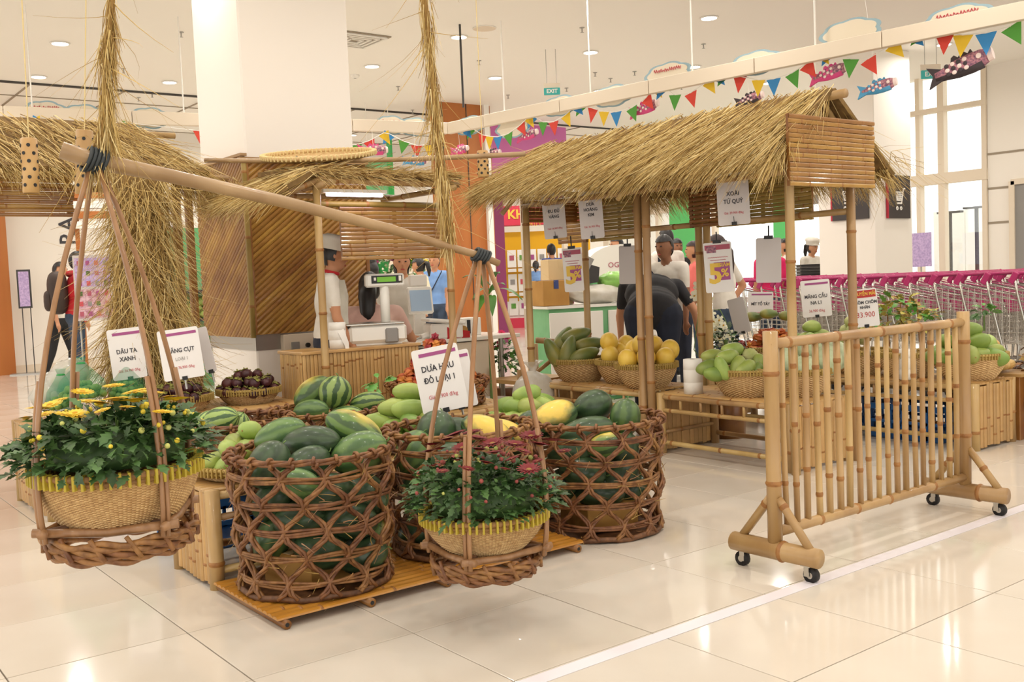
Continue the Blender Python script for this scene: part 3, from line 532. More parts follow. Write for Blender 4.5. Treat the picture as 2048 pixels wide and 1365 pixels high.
for i, y in enumerate((0.0, ym, ly)):
    b = MB(); bam(b, (-.0, y, EZ), (dx, y, EZ), .019, .4, 80+i); b.obj('tie_beam', BM, hut, True); b = MB(); bam(b, (dx/2, y, EZ), (dx/2, y, RZ), .017, .4, 83+i); b.obj('king_post', BM, hut, True)
    for s in (-1, 1):
        b = MB(); bam(b, (dx/2+s*(dx/2+.22), y, EZ-.16), (dx/2+s*.0, y, RZ+.03), .017, .4, 86+i); b.obj('rafter', BM, hut, True)
        b = MB(); bam(b, (dx/2, y, EZ+.08), (dx/2+s*.2, y, EZ+.17), .012, .4, 90+i); b.obj('strut', BM, hut, True)
y0, y1 = -.1, ly+.12; ov = .26
slope(hut, (dx/2, y0, RZ+.03), (dx/2, y1, RZ+.03), (-ov, y0-.02, 1.80), (-ov, y1+.12, 1.86), 4200, .55, .0032, 5)
slope(hut, (dx/2, y0, RZ+.03), (dx/2, y1, RZ+.03), (dx+ov+.04, y0, 1.72), (dx+ov+.04, y1, 1.78), 2400, .5, .0032, 9)
# straw hanging over the gable edge and past the far eave
g = np.random.default_rng(3); n = 260; u = g.uniform(0, 1, n); P = np.array((dx/2, y0+.02, RZ+.03))*(1-u[:, None])+np.array((-ov, y0, 1.82))*u[:, None]; blades('gable_fringe', hut, P, np.tile([-.72, -.05, -.55], (n, 1)), .26, .003, STR, .25, .2, 3, 4, wts=SW)
n = 200; u = g.uniform(0, 1, n); P = np.array((dx/2, y1, RZ+.0))*(1-u[:, None])+np.array((-ov, y1, 1.86))*u[:, None]; blades('gable_fringe', hut, P, np.tile([-.5, .6, -.35], (n, 1)), .34, .003, STR, .15, .22, 3, 6, wts=SW)
n = 40; P = np.stack([g.uniform(dx+.1, dx+.3, n), g.uniform(y0-.1, y0+.2, n), g.uniform(1.72, 1.9, n)], 1); blades('stray_straw', hut, P, np.tile([.8, -.2, -.4], (n, 1)), .3, .0022, STR, .3, .35, 3, 8, wts=SW)
# gable panel and hanging screens
panel(hut, (-.195, -.15, 1.64), (1, 0, 0), (0, 0, 1), .80, .39, .0255, SL, 'gable_panel', battens=2)
panel(hut, (dx+.02, ym-.1, 1.49), (0, -1, 0), (0, 0, 1), .78, .33, .026, SG, 'back_screen', battens=2)
panel(hut, (dx-.03, ym+.10, 1.50), (0, -1, 0), (0, 0, 1), .50, .36, .03, SD, 'back_screen', gapf=.2)
panel(hut, (dx+.02, ly-.05, 1.46), (0, -1, 0), (.0, 0, 1), .64, .30, .027, SG, 'back_screen', battens=2)
panel(hut, (dx-.02, ly+.30, 1.46), (0, -1, 0), (.0, 0, 1), .34, .36, .03, SL, 'back_screen')
panel(hut, (.02, ly+.06, 1.62), (1, .0, 0), (0, .0, 1), .55, .2, .03, SD, 'end_screen')

def bamboo_table(name, label, X0, Y0, LX, LY, h, mats=SP, ends='x', seed=0, front='x', stubs=True):
    """low display table; ends = which ends get cladding, front = side with the open rails"""
    t = thing(name, label, 'table', (X0, Y0, 0))
    for i, (x, y) in enumerate([(0, 0), (LX, 0), (0, LY), (LX, LY)]): b = MB(); bam(b, (x, y, 0), (x, y, h+.004), .03, .3, seed+i, n=12); b.obj('leg', BM, t, True)
    n = int((LX if front == 'x' else LY)/.05)+1
    top = bpy.data.objects.new('table_top', None); COL.objects.link(top); top.parent = t
    if front == 'x':   # long side along Y, slats along Y
        for k in range(n): place('slat', slat_mesh(LY+.05, LX/n*.97, SP, rnd.randrange(4)), top, None, None, None, Matrix.Translation((LX*(k+.5)/n, LY/2, h-.006)) @ Matrix(((0, 0, 1, 0), (1, 0, 0, 0), (0, -1, 0, 0), (0, 0, 0, 1))))
    else:
        for k in range(n): place('slat', slat_mesh(LX+.05, LY/n*.97, SP, rnd.randrange(4)), top, None, None, None, Matrix.Translation((LX/2, LY*(k+.5)/n, h-.006)) @ Matrix(((1, 0, 0, 0), (0, 0, 1, 0), (0, -1, 0, 0), (0, 0, 0, 1))))
    sides = [(0, 0, 0, LY), (LX, 0, LX, LY)] if front == 'x' else [(0, 0, LX, 0), (0, LY, LX, LY)]
    for si, (xa, ya, xb, yb) in enumerate(sides):
        for z, r, m in ((h-.022, .017, BM), (h-.11, .014, BM), (.075, .016, BY if si == 0 else BM)):
            b = MB(); bam(b, (xa, ya, z), (xb, yb, z), r, .35, seed+20); b.obj('rail', m, t, True)
        if stubs:
            for q in range(1, 6): f = q/6; b = MB(); bam(b, (xa+(xb-xa)*f, ya+(yb-ya)*f, h-.11), (xa+(xb-xa)*f, ya+(yb-ya)*f, h-.03), .010, .5, seed+q); b.obj('spindle', BM, t, True)
    for (xa, ya, xb, yb) in ([(0, 0, LX, 0), (0, LY, LX, LY)] if front == 'x' else [(0, 0, 0, LY), (LX, 0, LX, LY)]):
        b = MB(); bam(b, (xa, ya, .14), (xb, yb, .14), .013, .35, seed+31); b.obj('end_rail', BM, t, True)
    if front == 'x':
        vpanel(t, (.03, -.012, .02), (1, 0, 0), LX-.04, h-.03, .042, SP); vpanel(t, (LX-.03, LY+.012, .02), (-1, 0, 0), LX-.06, h-.03, .042, SP)
    else:
        vpanel(t, (-.012, LY-.03, .02), (0, -1, 0), LY-.04, h-.03, .042, SP); vpanel(t, (LX+.012, .03, .02), (0, 1, 0), LY-.06, h-.03, .042, SP)
    return t
TH = .40
bamboo_table('bamboo_table', 'low bamboo table under the near half of the hut', HX0+.035, HYa+.05, dx-.07, ym-.13, TH, seed=100)
bamboo_table('bamboo_table', 'low bamboo table under the far half of the hut, with papayas', HX0+.035, HYm+.09, dx-.07, ly-ym-.14, TH, seed=130)
bamboo_table('bamboo_table', 'low bamboo table behind the barrier, at the right edge by the carts', 6.06, 3.20, .46, 2.1, .42, seed=160)
bamboo_table('bamboo_table', 'low bamboo table behind the rattan baskets, carrying the mangoes', 1.44, 3.90, 2.3, .42, .40, seed=190, front='y', stubs=False)
bamboo_table('bamboo_table', 'low bamboo table at left under the mangosteens and limes', 1.25, 5.75, 1.5, .75, .48, seed=210, front='y', stubs=False)
bamboo_table('bamboo_table', 'low bamboo table behind the far table with rambutans, near the bamboo counter', 2.95, 4.95, .85, .55, .42, seed=230, front='y', stubs=False)

# bamboo duckboard under the big baskets
t = thing('bamboo_platform', 'low varnished bamboo platform under the big watermelon baskets', 'platform', (1.41, 3.26, 0)); n = 14
for k in range(n): place('slat', slat_mesh(1.43, .60/n*.98, [M['board_y'], M['node']], k % 5), t, None, None, None, Matrix.Translation((.715, .60*(k+.5)/n, .036)) @ Matrix(((1, 0, 0, 0), (0, 0, 1, 0), (0, -1, 0, 0), (0, 0, 0, 1))))
for k in range(5): b = MB(); b.tube([(.03+k*.34, -.012, .019), (.03+k*.34, .61, .019)], .017, 12); r_ = b.obj('runner', M['slat_d'], t, True); b = MB(); b.tube([(.03+k*.34, -.0135, .019), (.03+k*.34, -.012, .019)], .008, 8); b.obj('cane_hollow', M['black'], r_)
# ================================================================ bamboo cladding round the white column
def diag_panel(parent, W, H, w, mats, ang, name):
    """rectangle W x H in local XZ filled with diagonal split canes, each clipped to the rectangle"""
    p = bpy.data.objects.new(name, None); COL.objects.link(p); p.parent = parent; d = Vector((math.cos(ang), math.sin(ang))); nv = Vector((-d.y, d.x))
    cs = [x*nv.x+y*nv.y for x in (0, W) for y in (0, H)]; k = min(cs)+w/2; prof = [(-.48, 0), (-.3, .5), (0, .72), (.3, .5), (.48, 0)]
    def clip(o):
        lo, hi = -9, 9; p0 = nv*o
        for c, dd, m in ((p0.x, d.x, W), (p0.y, d.y, H)):
            if abs(dd) < 1e-6: continue
            a, e = (0-c)/dd, (m-c)/dd; lo, hi = max(lo, min(a, e)), min(hi, max(a, e))
        return lo, hi
    while k < max(cs):
        V = []; ok = True
        for a, h in prof:
            lo, hi = clip(k+a*w)
            if hi < lo: m = (lo+hi)/2; lo = hi = min(max(m, -9), 9); q = nv*(k+a*w)+d*lo; q = Vector((min(max(q.x, 0), W), min(max(q.y, 0), H))); V += [(q.x, -h*w*.45, q.y)]*2; continue
            q0, q1 = nv*(k+a*w)+d*lo, nv*(k+a*w)+d*hi; V += [(q0.x, -h*w*.45, q0.y), (q1.x, -h*w*.45, q1.y)]
        b = MB(); b.add(V, [(2*i, 2*i+1, 2*i+3, 2*i+2) for i in range(4)]+[(0, 2, 4, 6, 8), (9, 7, 5, 3, 1)]); b.obj('cane', mats, p)
        k += w
    return p
cb = Vector((CLX-.05, CLY-.06, .86)); cl_ = thing('bamboo_cladding', 'diagonal bamboo cladding wrapped round the white column', 'cladding', cb); W1 = CS+.1; H1 = 1.28
b = MB(); b.box((W1/2, .03, H1/2), (W1, .02, H1)); b.box((.03, W1/2, H1/2), (.02, W1, H1)); b.obj('backing', M['slat_d'], cl_)
f1 = diag_panel(cl_, W1, H1, .034, [M['slat']], math.radians(38), 'front_face'); f1.location = (0, .02, 0)
f2 = diag_panel(cl_, W1, H1+.05, .034, [M['slat']], math.radians(36), 'left_face'); f2.location = (.02, W1, -.02); f2.rotation_euler = (0, 0, -PI/2)
b = MB(); bam(b, (.01, .01, -.02), (.01, .01, H1), .02, .5, 3); b.obj('corner_cane', SG, cl_, True)
b = MB(); bam(b, (W1, .01, -.02), (W1, .01, H1), .016, .5, 4); b.obj('corner_cane', SD, cl_, True)
b = MB(); b.box((W1/2, .0, H1+.012), (W1+.06, .05, .02)); b.box((0.0, W1/2, H1+.04), (.05, W1+.04, .02)); b.obj('top_trim', M['bamboo'], cl_)
# electrical box on the column base
q = AY(600, 715, CLY-.05); t = thing('switch_box', 'grey metal switch cabinet with open door on the column base', 'cabinet', (q.x, CLY-.05, q.z-.18)); b = MB(); b.box((0, .02, .18), (.26, .06, .36), bev=.004); b.obj('body', M['wall_warm'], t)
b = MB(); b.box((.2, -.02, .18), (.16, .02, .34), bev=.004); dr = b.obj('cabinet_door', M['white'], t); b = MB(); b.tube([(.14, -.035, .04), (.14, -.035, .28), (.2, -.035, .3), (.26, -.035, .3)], .005, 5); b.obj('cable', M['black'], dr)
b = MB(); b.box((-.04, -.02, .26), (.06, .02, .08)); b.box((-.04, -.02, .1), (.06, .02, .1)); b.obj('breaker', M['grey'], t)
b = MB(); b.lathe([(.018, 0), (.018, .02), (0, .02)], 12, cap=False); k_ = b.obj('knob', M['black'], t); k_.location = (.06, -.015, .27); k_.rotation_euler = (PI/2, 0, 0)

# flat winnowing tray and long pole lying over the cladding
q0, q1 = DP(410, 321, 6.75), DP(1050, 308, 6.3); t = thing('long_pole', 'long thin bamboo pole lying level across the top of the stalls', 'pole', q0); b = MB(); dd = q1-q0; b.tube([dd*(k/12)+Vector((0, 0, -.02*math.sin(PI*k/12))) for k in range(13)], [.016]*13, 10); b.obj('cane', M['pole'], t, True); b = MB(); b.tube([dd*.3, dd*.302], .018, 10); b.obj('binding', M['cord'], t)
q = DP(638, 308, 6.72); t = thing('winnowing_tray', 'wide flat woven winnowing tray lying on the long pole', 'tray', q+Vector((0, 0, -.035)), rot=Matrix.Rotation(math.radians(11.5), 3, _R0).to_euler()); R_ = .37
b = MB(); b.lathe([(0, 0), (R_*.5, .002), (R_*.93, .008), (R_, .03)], 48, cap=False); b.obj('woven_base', M['wicker'], t, True)
b = MB(); b.tube([(R_*math.cos(a*PI/24), R_*math.sin(a*PI/24), .032) for a in range(48)], .014, 8, closed=True); rm = b.obj('rim', M['wicker'], t, True)
for a in range(72): an = a*PI/36; b = MB(); b.box((R_*math.cos(an), R_*math.sin(an), .032), (.034, .012, .034), Matrix.Rotation(an, 3, 'Z'), bev=.004); b.obj('rim_wrap', M['straw_l'], rm)

# ---------------------------------------------------------------- middle stall with scale counter
sy = 5.68; xa, xb = AY(650, 700, sy).x, AY(907, 700, sy).x; ms = thing('thatched_stall', 'small thatched bamboo stall with a lit tube lamp over the scale', 'market stall', (xa, sy, 0)); sw = xb-xa; SZ = AY(636, 362, sy).z
for i, (x, y) in enumerate([(0, 0), (sw, 0)]): b = MB(); bam(b, (x, y, 0), (x, y, SZ), .024, .42, 300+i, n=12); b.obj('post', BM, ms, True)
for i, (p0, p1) in enumerate([((-.1, 0, SZ), (sw+.1, 0, SZ)), ((-.1, .75, SZ-.02), (sw+.1, .75, SZ-.02)), ((0, -.1, SZ-.03), (0, .85, SZ-.03)), ((sw, -.1, SZ-.03), (sw, .85, SZ-.03)), ((-.02, .14, SZ-.13), (sw+.05, .14, SZ-.13)), ((-.28, -.02, SZ-.1), (.05, -.02, SZ+.02))]):
    b = MB(); bam(b, p0, p1, .02, .35, 310+i); b.obj('beam', SG if i == 4 else BM, ms, True)
slope(ms, (.0, -.06, SZ+.05), (.0, .85, SZ+.07), (-.30, -.1, SZ-.10), (-.30, .9, SZ-.08), 520, .4, .003, 31)
slope(ms, (-.05, .75, SZ+.1), (sw+.12, .75, SZ+.1), (-.05, -.02, SZ+.035), (sw+.12, -.02, SZ+.035), 900, .4, .003, 33)
panel(ms, (.215, .12, 1.36), (1, 0, 0), (0, 0, 1), sw-.14, .345, .0265, SL, 'back_screen', battens=2)
t = thing('tube_lamp', 'glowing fluorescent tube under the middle stall roof', 'light', (xa+.10, sy+.06, SZ-.075)); b = MB(); b.tube([(0, 0, 0), (.40, 0, 0)], .013, 10); b.obj('tube', M['tubeglow'], t, True); b = MB(); b.box((.2, 0, .022), (.46, .03, .022)); b.obj('fitting', M['white'], t)
# counter
ct = thing('bamboo_counter', 'bamboo slatted counter carrying the electronic scale', 'counter', (2.76, 5.78, 0)); CW = .86
vpanel(ct, (0, 0, .0), (1, 0, 0), CW, .775, .027, SP, 'front_panel'); vpanel(ct, (0, .32, 0), (0, -1, 0), .32, .775, .027, SP, 'side_panel'); b = MB(); b.box((CW/2, .16, .782), (CW+.02, .36, .02), bev=.004); b.obj('counter_top', M['slat_p'], ct); b = MB(); b.box((CW/2, .18, .39), (CW-.02, .3, .74)); b.obj('carcass', M['slat_d'], ct)
q = AY(757, 690, 5.95); t = thing('electronic_scale', 'white electronic scale with green display on a pole', 'scale', (q.x, 5.97, .793), -.25)
b = MB(); b.box((-.02, 0, .075), (.40, .26, .12), bev=.02); b.box((-.02, 0, .008), (.34, .2, .016)); b.obj('base', M['white_gloss'], t); b = MB(); b.box((-.04, 0, .142), (.40, .28, .014), bev=.004); b.obj('weighing_plate', M['chrome'], t)
b = MB(); b.tube([(.07, .0, .135), (.07, .0, .40)], .032, 14); b.obj('display_pole', M['white_gloss'], t, True); b = MB(); b.box((.07, -.10, .06), (.09, .09, .10), bev=.01); b.obj('pole_bracket', M['grey'], t)
b = MB(); b.box((.07, -.01, .43), (.27, .06, .09), bev=.012); dp = b.obj('display_head', M['white_gloss'], t); b = MB(); b.box((.08, -.042, .436), (.215, .006, .052)); b.obj('bezel', M['black'], dp); b = MB(); b.box((.075, -.047, .436), (.13, .004, .034)); b.obj('lcd', M['lcd'], dp); b = MB(); b.box((.17, -.047, .44), (.018, .004, .035)); b.box((-.005, -.047, .44), (.015, .004, .02)); b.obj('keys', M['white'], dp)
def paper_roll(P, r, h, lab, loose=False):
    t = thing('paper_roll', lab, 'paper roll', P); b = MB(); b.lathe([(.018, h*.98), (.018, .004), (r, 0), (r, h*.33), (r*.985, h*.335), (r, h*.34), (r, h*.7), (r*.985, h*.705), (r, h*.71), (r*.98, h), (.018, h)], 24, cap=False); b.obj('roll', M['white'], t, True)
    b = MB(); b.lathe([(.017, .0), (.017, h*.99)], 12, cap=False); b.obj('core', M['cardboard_l'], t)
    if loose: b = MB(); P_ = [(-r, -.0, h*.9), (-r*.4, -r*1.02, h*.6), (r*.3, -r*1.1, h*.1), (r*.55, -r*1.1, -h*.45)]; V = []; [V.extend([Vector(p), Vector(p)+Vector((.05-.011*i, -.004, .02))]) for i, p in enumerate(P_)]; b.add(V, [(2*i, 2*i+1, 2*i+3, 2*i+2) for i in range(3)]); b.obj('loose_sheet', M['white'], t, True)
q = AY(672, 705, 5.84); paper_roll((q.x+.02, 5.845, .793), .055, .17, 'white paper roll on the bamboo counter beside the scale', True)
paper_roll((4.86, 4.44, .405), .062, .225, 'tall white paper roll on the hut table between two fruit baskets'); q = G(1818, 768, .425); paper_roll((6.1, q.y+.15, .425), .055, .2, 'white paper roll behind the bamboo barrier on the right table')

# ---------------------------------------------------------------- left stall and hay-wrapped post
ls = thing('thatched_stall', 'thatched bamboo stall at the left edge behind the hay post', 'market stall', (.2, 6.75, 0))
for i, (x, y) in enumerate([(2.17, .0), (2.36, .3), (-.3, 0)]): b = MB(); bam(b, (x, y, 0), (x, y, 2.0), .03, .5, 330+i, n=12); b.obj('post', SD if i < 2 else BM, ls, True)
for i, (p0, p1) in enumerate([((-1.4, -.1, 1.96), (2.5, -.1, 1.96)), ((-1.4, .6, 2.34), (2.4, .6, 2.34)), ((-1.4, -.02, 1.88), (1.7, -.02, 1.88))]): b = MB(); bam(b, p0, p1, .022, .4, 340+i); b.obj('beam', BM, ls, True)
slope(ls, (-1.4, .6, 2.38), (2.1, .6, 2.38), (-1.5, -.28, 1.97), (2.3, -.28, 1.95), 3800, .5, .0034, 41)
xr = AY(146, 380, 6.7).x-.2; panel(ls, (xr-1.5, -.05, 1.70), (1, 0, 0), (0, 0, 1), 1.5, .26, .026, SL, 'front_screen', battens=2)
h0 = Vector((2.0, 6.35, .48)); t = thing('hay_post', 'thick stall post wrapped in a shaggy sheaf of hay', 'hay', h0); b = MB(); b.tube([(0, 0, 0), (.03, .1, 1.5)], .05, 10); b.obj('post', M['slat_d'], t, True)
b = MB(); b.lathe([(.21, 0), (.21, .4), (.16, .8), (.13, 1.2), (.14, 1.42), (.05, 1.5)], 18); b.obj('hay_core', M['thatch_base'], t, True)
g = np.random.default_rng(77); n = 3600; zz = g.uniform(.05, 1.5, n); an = g.uniform(0, 2*PI, n); rr = np.interp(zz, [0, .4, .8, 1.2, 1.42, 1.5], [.22, .22, .17, .14, .15, .1])+g.uniform(-.02, .03, n)
P = np.stack([rr*np.cos(an), rr*np.sin(an), zz], 1); d = np.stack([np.cos(an)*.12, np.sin(an)*.12, -np.ones(n)], 1); tag(blades('hay', t, P, d, .34, .0026, STR, -.02, .42, 5, 78, wts=[.38, .2, .16, .26]), kind='stuff')
n = 300; P = np.stack([g.uniform(2.1, 2.5, n), g.uniform(-.28, -.1, n), g.uniform(1.86, 1.96, n)], 1); blades('eave_fringe', ls, P, np.tile([.4, -.2, -.8], (n, 1)), .2, .003, STR, .1, .4, 3, 79, wts=SW)
def holed_tube(P, r, h, lab, rot=(0, 0, 0)):
    t = thing('bamboo_lantern', lab, 'bamboo tube', P, rot=rot); b = MB(); b.lathe([(r*.9, -h/2), (r, -h/2+.004), (r, h/2-.004), (r*.9, h/2), (r*.85, h/2), (r*.85, -h/2)], 18, cap=False); o = b.obj('tube', [M['slat_p'], M['node']], t, True)
    for k in range(6):
        for a in range(5):
            an = a*2*PI/5+k*.63; hb = MB(); hb.lathe([(0, .002), (.008, .002), (.0088, 0)], 8, cap=False); hh = hb.obj('hole', M['black'], o); hh.location = (r*math.cos(an), r*math.sin(an), -h*.36+k*h*.145); hh.rotation_euler = (0, PI/2, an)
    b = MB(); b.tube([(0, 0, h/2-.01), (0, 0, CZ-P[2])], .003, 5); b.obj('cord', M['straw_l'], t)
holed_tube(DP(60, 332, 4.6), .036, .25, 'yellow bamboo lantern tube with holes at the far left', (0, .02, 0)); holed_tube(DP(168, 325, 4.9), .04, .31, 'bamboo lantern tube with holes just behind the left end of the shoulder pole', (.1, .05, 0)); holed_tube(DP(966, 328, 6.5), .036, .17, 'bamboo lantern tube with holes left of the hut eave')

# ================================================================ shoulder pole with two hanging flower baskets
PL = [DP(122, 300, 2.74), DP(190, 322, 2.78), DP(330, 350, 2.92), DP(560, 402, 3.13), DP(780, 458, 3.33), DP(900, 495, 3.45), DP(962, 512, 3.50), DP(997, 527, 3.53)]
t = thing('shoulder_pole', 'curved wooden shoulder pole slung between two straw ropes', 'pole', PL[0]); b = MB(); b.tube([p-PL[0] for p in PL], [.030, .030, .026, .024, .021, .017, .016, .015], 12, flat=.8); b.obj('pole', M['pole'], t, True)
for k, i in enumerate((1, 6)):
    b = MB(); c = PL[i]-PL[0]; dd = (PL[i+1]-PL[i-1]).normalized()
    for j in range(5): x_, y_, _ = frame(dd); b.tube([c+dd*((j-2)*.011+.006*math.sin(a))+(x_*math.cos(a)+y_*math.sin(a))*(.034 if k == 0 else .022) for a in [2*PI*m/14 for m in range(14)]], .0055, 6, closed=True)
    b.obj('cord_lashing', M['cord'], t, True)
def straw_rope(lab, pts, seed, rad):
    t = thing('straw_rope', lab, 'rope', pts[0]); o = pts[0]; g = np.random.default_rng(seed); P_ = np.array([p-o for p in pts]); n = len(P_)
    b = MB(); b.tube([Vector(p) for p in P_], [.010]*n, 7); b.obj('rope_core', M['straw_d'], t, True)
    N = 700; s = g.uniform(0, n-1.001, N); i = s.astype(int); f = (s-i)[:, None]; R = P_[i]*(1-f)+P_[i+1]*f; an = g.uniform(0, 2*PI, N); rr = rad*(.4+.6*np.abs(np.sin(s*1.9+seed)))*g.uniform(.3, 1, N); R += np.stack([rr*np.cos(an), rr*np.sin(an), np.zeros(N)], 1)
    blades('straw', t, R, np.tile([0, 0, -1.], (N, 1)), .14, .0018, [M['straw_o'], M['straw'], M['straw_d'], M['straw_l']], -.05, .11, 4, seed)
    N = 46; s = g.uniform(0, n-1.001, N); i = s.astype(int); f = (s-i)[:, None]; R = P_[i]*(1-f)+P_[i+1]*f; blades('loose_straw', t, R, np.tile([0, 0, -1.], (N, 1)), .22, .0016, [M['straw_o'], M['straw']], .2, .6, 5, seed+1)
def up_to(P, z=CZ): return Vector((P.x, P.y, z))
a = PL[1]; straw_rope('shaggy straw rope holding the left end of the shoulder pole', [Vector((a.x, a.y, 2.95)), DP(222, 0, 2.78), DP(214, 90, 2.78), DP(212, 170, 2.78), DP(212, 240, 2.78), a+Vector((0, 0, .02))], 51, .022)
a = PL[5]; straw_rope('shaggy straw rope holding the right end of the shoulder pole', [Vector((a.x-.03, a.y, 3.1)), DP(848, 0, 3.45), DP(862, 120, 3.45), DP(872, 250, 3.45), DP(885, 360, 3.45), a+Vector((0, 0, .02))], 53, .026)
for nm, lab, P in (('ceiling_wire', 'thin wire from ceiling to the left straw rope', (PL[1].x, PL[1].y)), ('ceiling_wire', 'thin wire from ceiling to the right straw rope', (PL[5].x-.03, PL[5].y))):
    b = MB(); b.tube([(0, 0, 2.9-CZ), (0, 0, 0)], .004, 5); o = b.obj(nm, M['wire']); o.location = (P[0], P[1], CZ); tag(o, lab, 'wire')
# woven bowls
_bc = {}
def bowl_meshes(r0, r1, H, bm, fine):
    key = (round(r0, 3), round(r1, 3), round(H, 3), bm, fine)
    if key in _bc: return _bc[key]
    nt, nz = (220, 44) if fine else (120, 26); V = []; F = []; am = .0026 if fine else .003
    for k in range(nz+1):
        s = k/nz; r = r0+(r1-r0)*(1-(1-s)**1.9); z = H*s
        for i in range(nt):
            a = 2*PI*i/nt; q = ((i//2) % 2) ^ (k % 2); rr = r+(am if q else -am*.4); V.append((rr*math.cos(a), rr*math.sin(a), z))
    for k in range(nz):
        for i in range(nt): F.append((k*nt+i, k*nt+(i+1) % nt, (k+1)*nt+(i+1) % nt, (k+1)*nt+i))
    mm = [0 if ((i//2) % 2) ^ (k % 2) else 1 for k in range(nz) for i in range(nt)]+[1]  # recessed weave faces get the darker wicker, shade put into the colour
    F.append(list(range(nt))[::-1]); b = MB(); b.add(V, F, mm); side = b.mesh('woven_side', [M['wicker'], M['wicker_shade']])
    b = MB(); nn = 48; b.tube([(r1*math.cos(2*PI*i/nn), r1*math.sin(2*PI*i/nn), H) for i in range(nn)], .009 if not fine else .010, 8, closed=True)
    b.tube([((r1-.004)*math.cos(2*PI*i/nn), (r1-.004)*math.sin(2*PI*i/nn), H-.016) for i in range(nn)], .008, 6, closed=True); rim = b.mesh('rim', M['wicker_b'] if fine else M['bind_t'], True)
    nw = 62 if fine else 72; b = MB(); b.box((r1+.001, 0, H-.0085), (.026, .0075 if fine else .006, .040), bev=.0015); wrap = b.mesh('binding', M[bm]); _bc[key] = (side, rim, wrap, nw); return _bc[key]
def bowl(lab, P, r0, r1, H, bm='bind_t', fine=False, tilt=(0, 0), name='fruit_basket', wraps=True):
    t = thing(name, lab, 'basket', P, rot=(tilt[0], tilt[1], rnd.uniform(0, 6))); side, rim, wrap, nw = bowl_meshes(r0, r1, H, bm, fine); place('woven_side', side, t); r_ = place('rim', rim, t)
    if wraps:
        for k in range(nw): place('binding', wrap, r_, None, (0, 0, 2*PI*k/nw))
    b = MB(); b.lathe([(0, H*.25), (r0+(r1-r0)*.4, H*.26)], 24, cap=False); b.obj('lining', M['wicker_gap'], t)
    return t
def carrier(lab, apex, C_, r, tilt, seed):
    """rattan sling: four rods from the pole to a square bamboo seat on a plaited ring"""
    t = thing('basket_sling', lab, 'sling', C_); top = apex-C_; rr = random.Random(seed); cs = []
    for k in range(4):
        an = tilt+k*PI/2; c = Vector((math.cos(an)*r*1.12, math.sin(an)*r*1.12, .03)); cs.append(c)
        mid = c*.66+top*.34+Vector((math.cos(an), math.sin(an), 0))*.13; lo = Vector((c.x*1.0, c.y*1.0, .0)); P_ = []
        for j in range(11): s = j/10; P_.append(lo*(1-s)**2+2*s*(1-s)*mid+(top+Vector((math.cos(an), math.sin(an), 0))*.02)*s*s)
        b = MB(); b.tube(P_, [.0105]*11, 8, flat=.7); b.obj('rod', M['rod'], t, True); b = MB(); b.tube([p+Vector((.014*math.sin(an), -.014*math.cos(an), 0)) for p in P_[:6]], [.007]*6, 6); b.obj('rod_splice', M['rod'], t, True)
    for k in range(4): a, e = cs[k], cs[(k+1) % 4]; dd = (e-a).normalized()*.03; m = (a+e)/2; b = MB(); b.tube([a-dd, m-Vector((0, 0, .012)), e+dd], [.0125]*3, 8); b.obj('seat_bar', M['rod'], t, True)
    for k in range(7):
        b = MB(); b.tube([((r*1.02-.004*k+.006*math.sin(a*9+k*2.1))*math.cos(a), (r*1.02-.004*k+.006*math.sin(a*9+k*2.1))*math.sin(a), -.006-.0085*k+.006*math.cos(a*9+k*2.1)) for a in [2*PI*m/84 for m in range(84)]], .0085, 6, closed=True); b.obj('plaited_ring', M['rattan'], t, True)
    for k in range(14): a = 2*PI*k/14; b = MB(); b.tube([((r*1.03)*math.cos(a+.06*j), (r*1.03)*math.sin(a+.06*j), .012-.02*j) for j in range(4)], .007, 6); b.obj('ring_wrap', M['rattan'], t, True)
    b = MB(); b.tube([cs[0]*.98, cs[2]*.98], .009, 6); b.tube([cs[1]*.98, cs[3]*.98], .009, 6); b.obj('cross_bar', M['rattan_d'], t, True)
SLc = DP(243, 1052, 2.80); SRc = DP(972, 1108, 3.50)
carrier('rattan sling hanging from the left end of the shoulder pole', PL[1]-Vector((0, 0, .03)), SLc, .195, .27, 5); carrier('rattan sling hanging from the right end of the shoulder pole', PL[6]-Vector((0, 0, .02)), SRc, .185, .69, 6)
BL = bowl('woven bamboo basket holding yellow chrysanthemums', SLc+Vector((0, 0, .018)), .145, .218, .155, 'bind', True, (.0, .0), 'flower_basket'); BR = bowl('woven bamboo basket holding red chrysanthemums', SRc+Vector((0, 0, .018)), .125, .215, .135, 'bind', True, (0, 0), 'flower_basket')
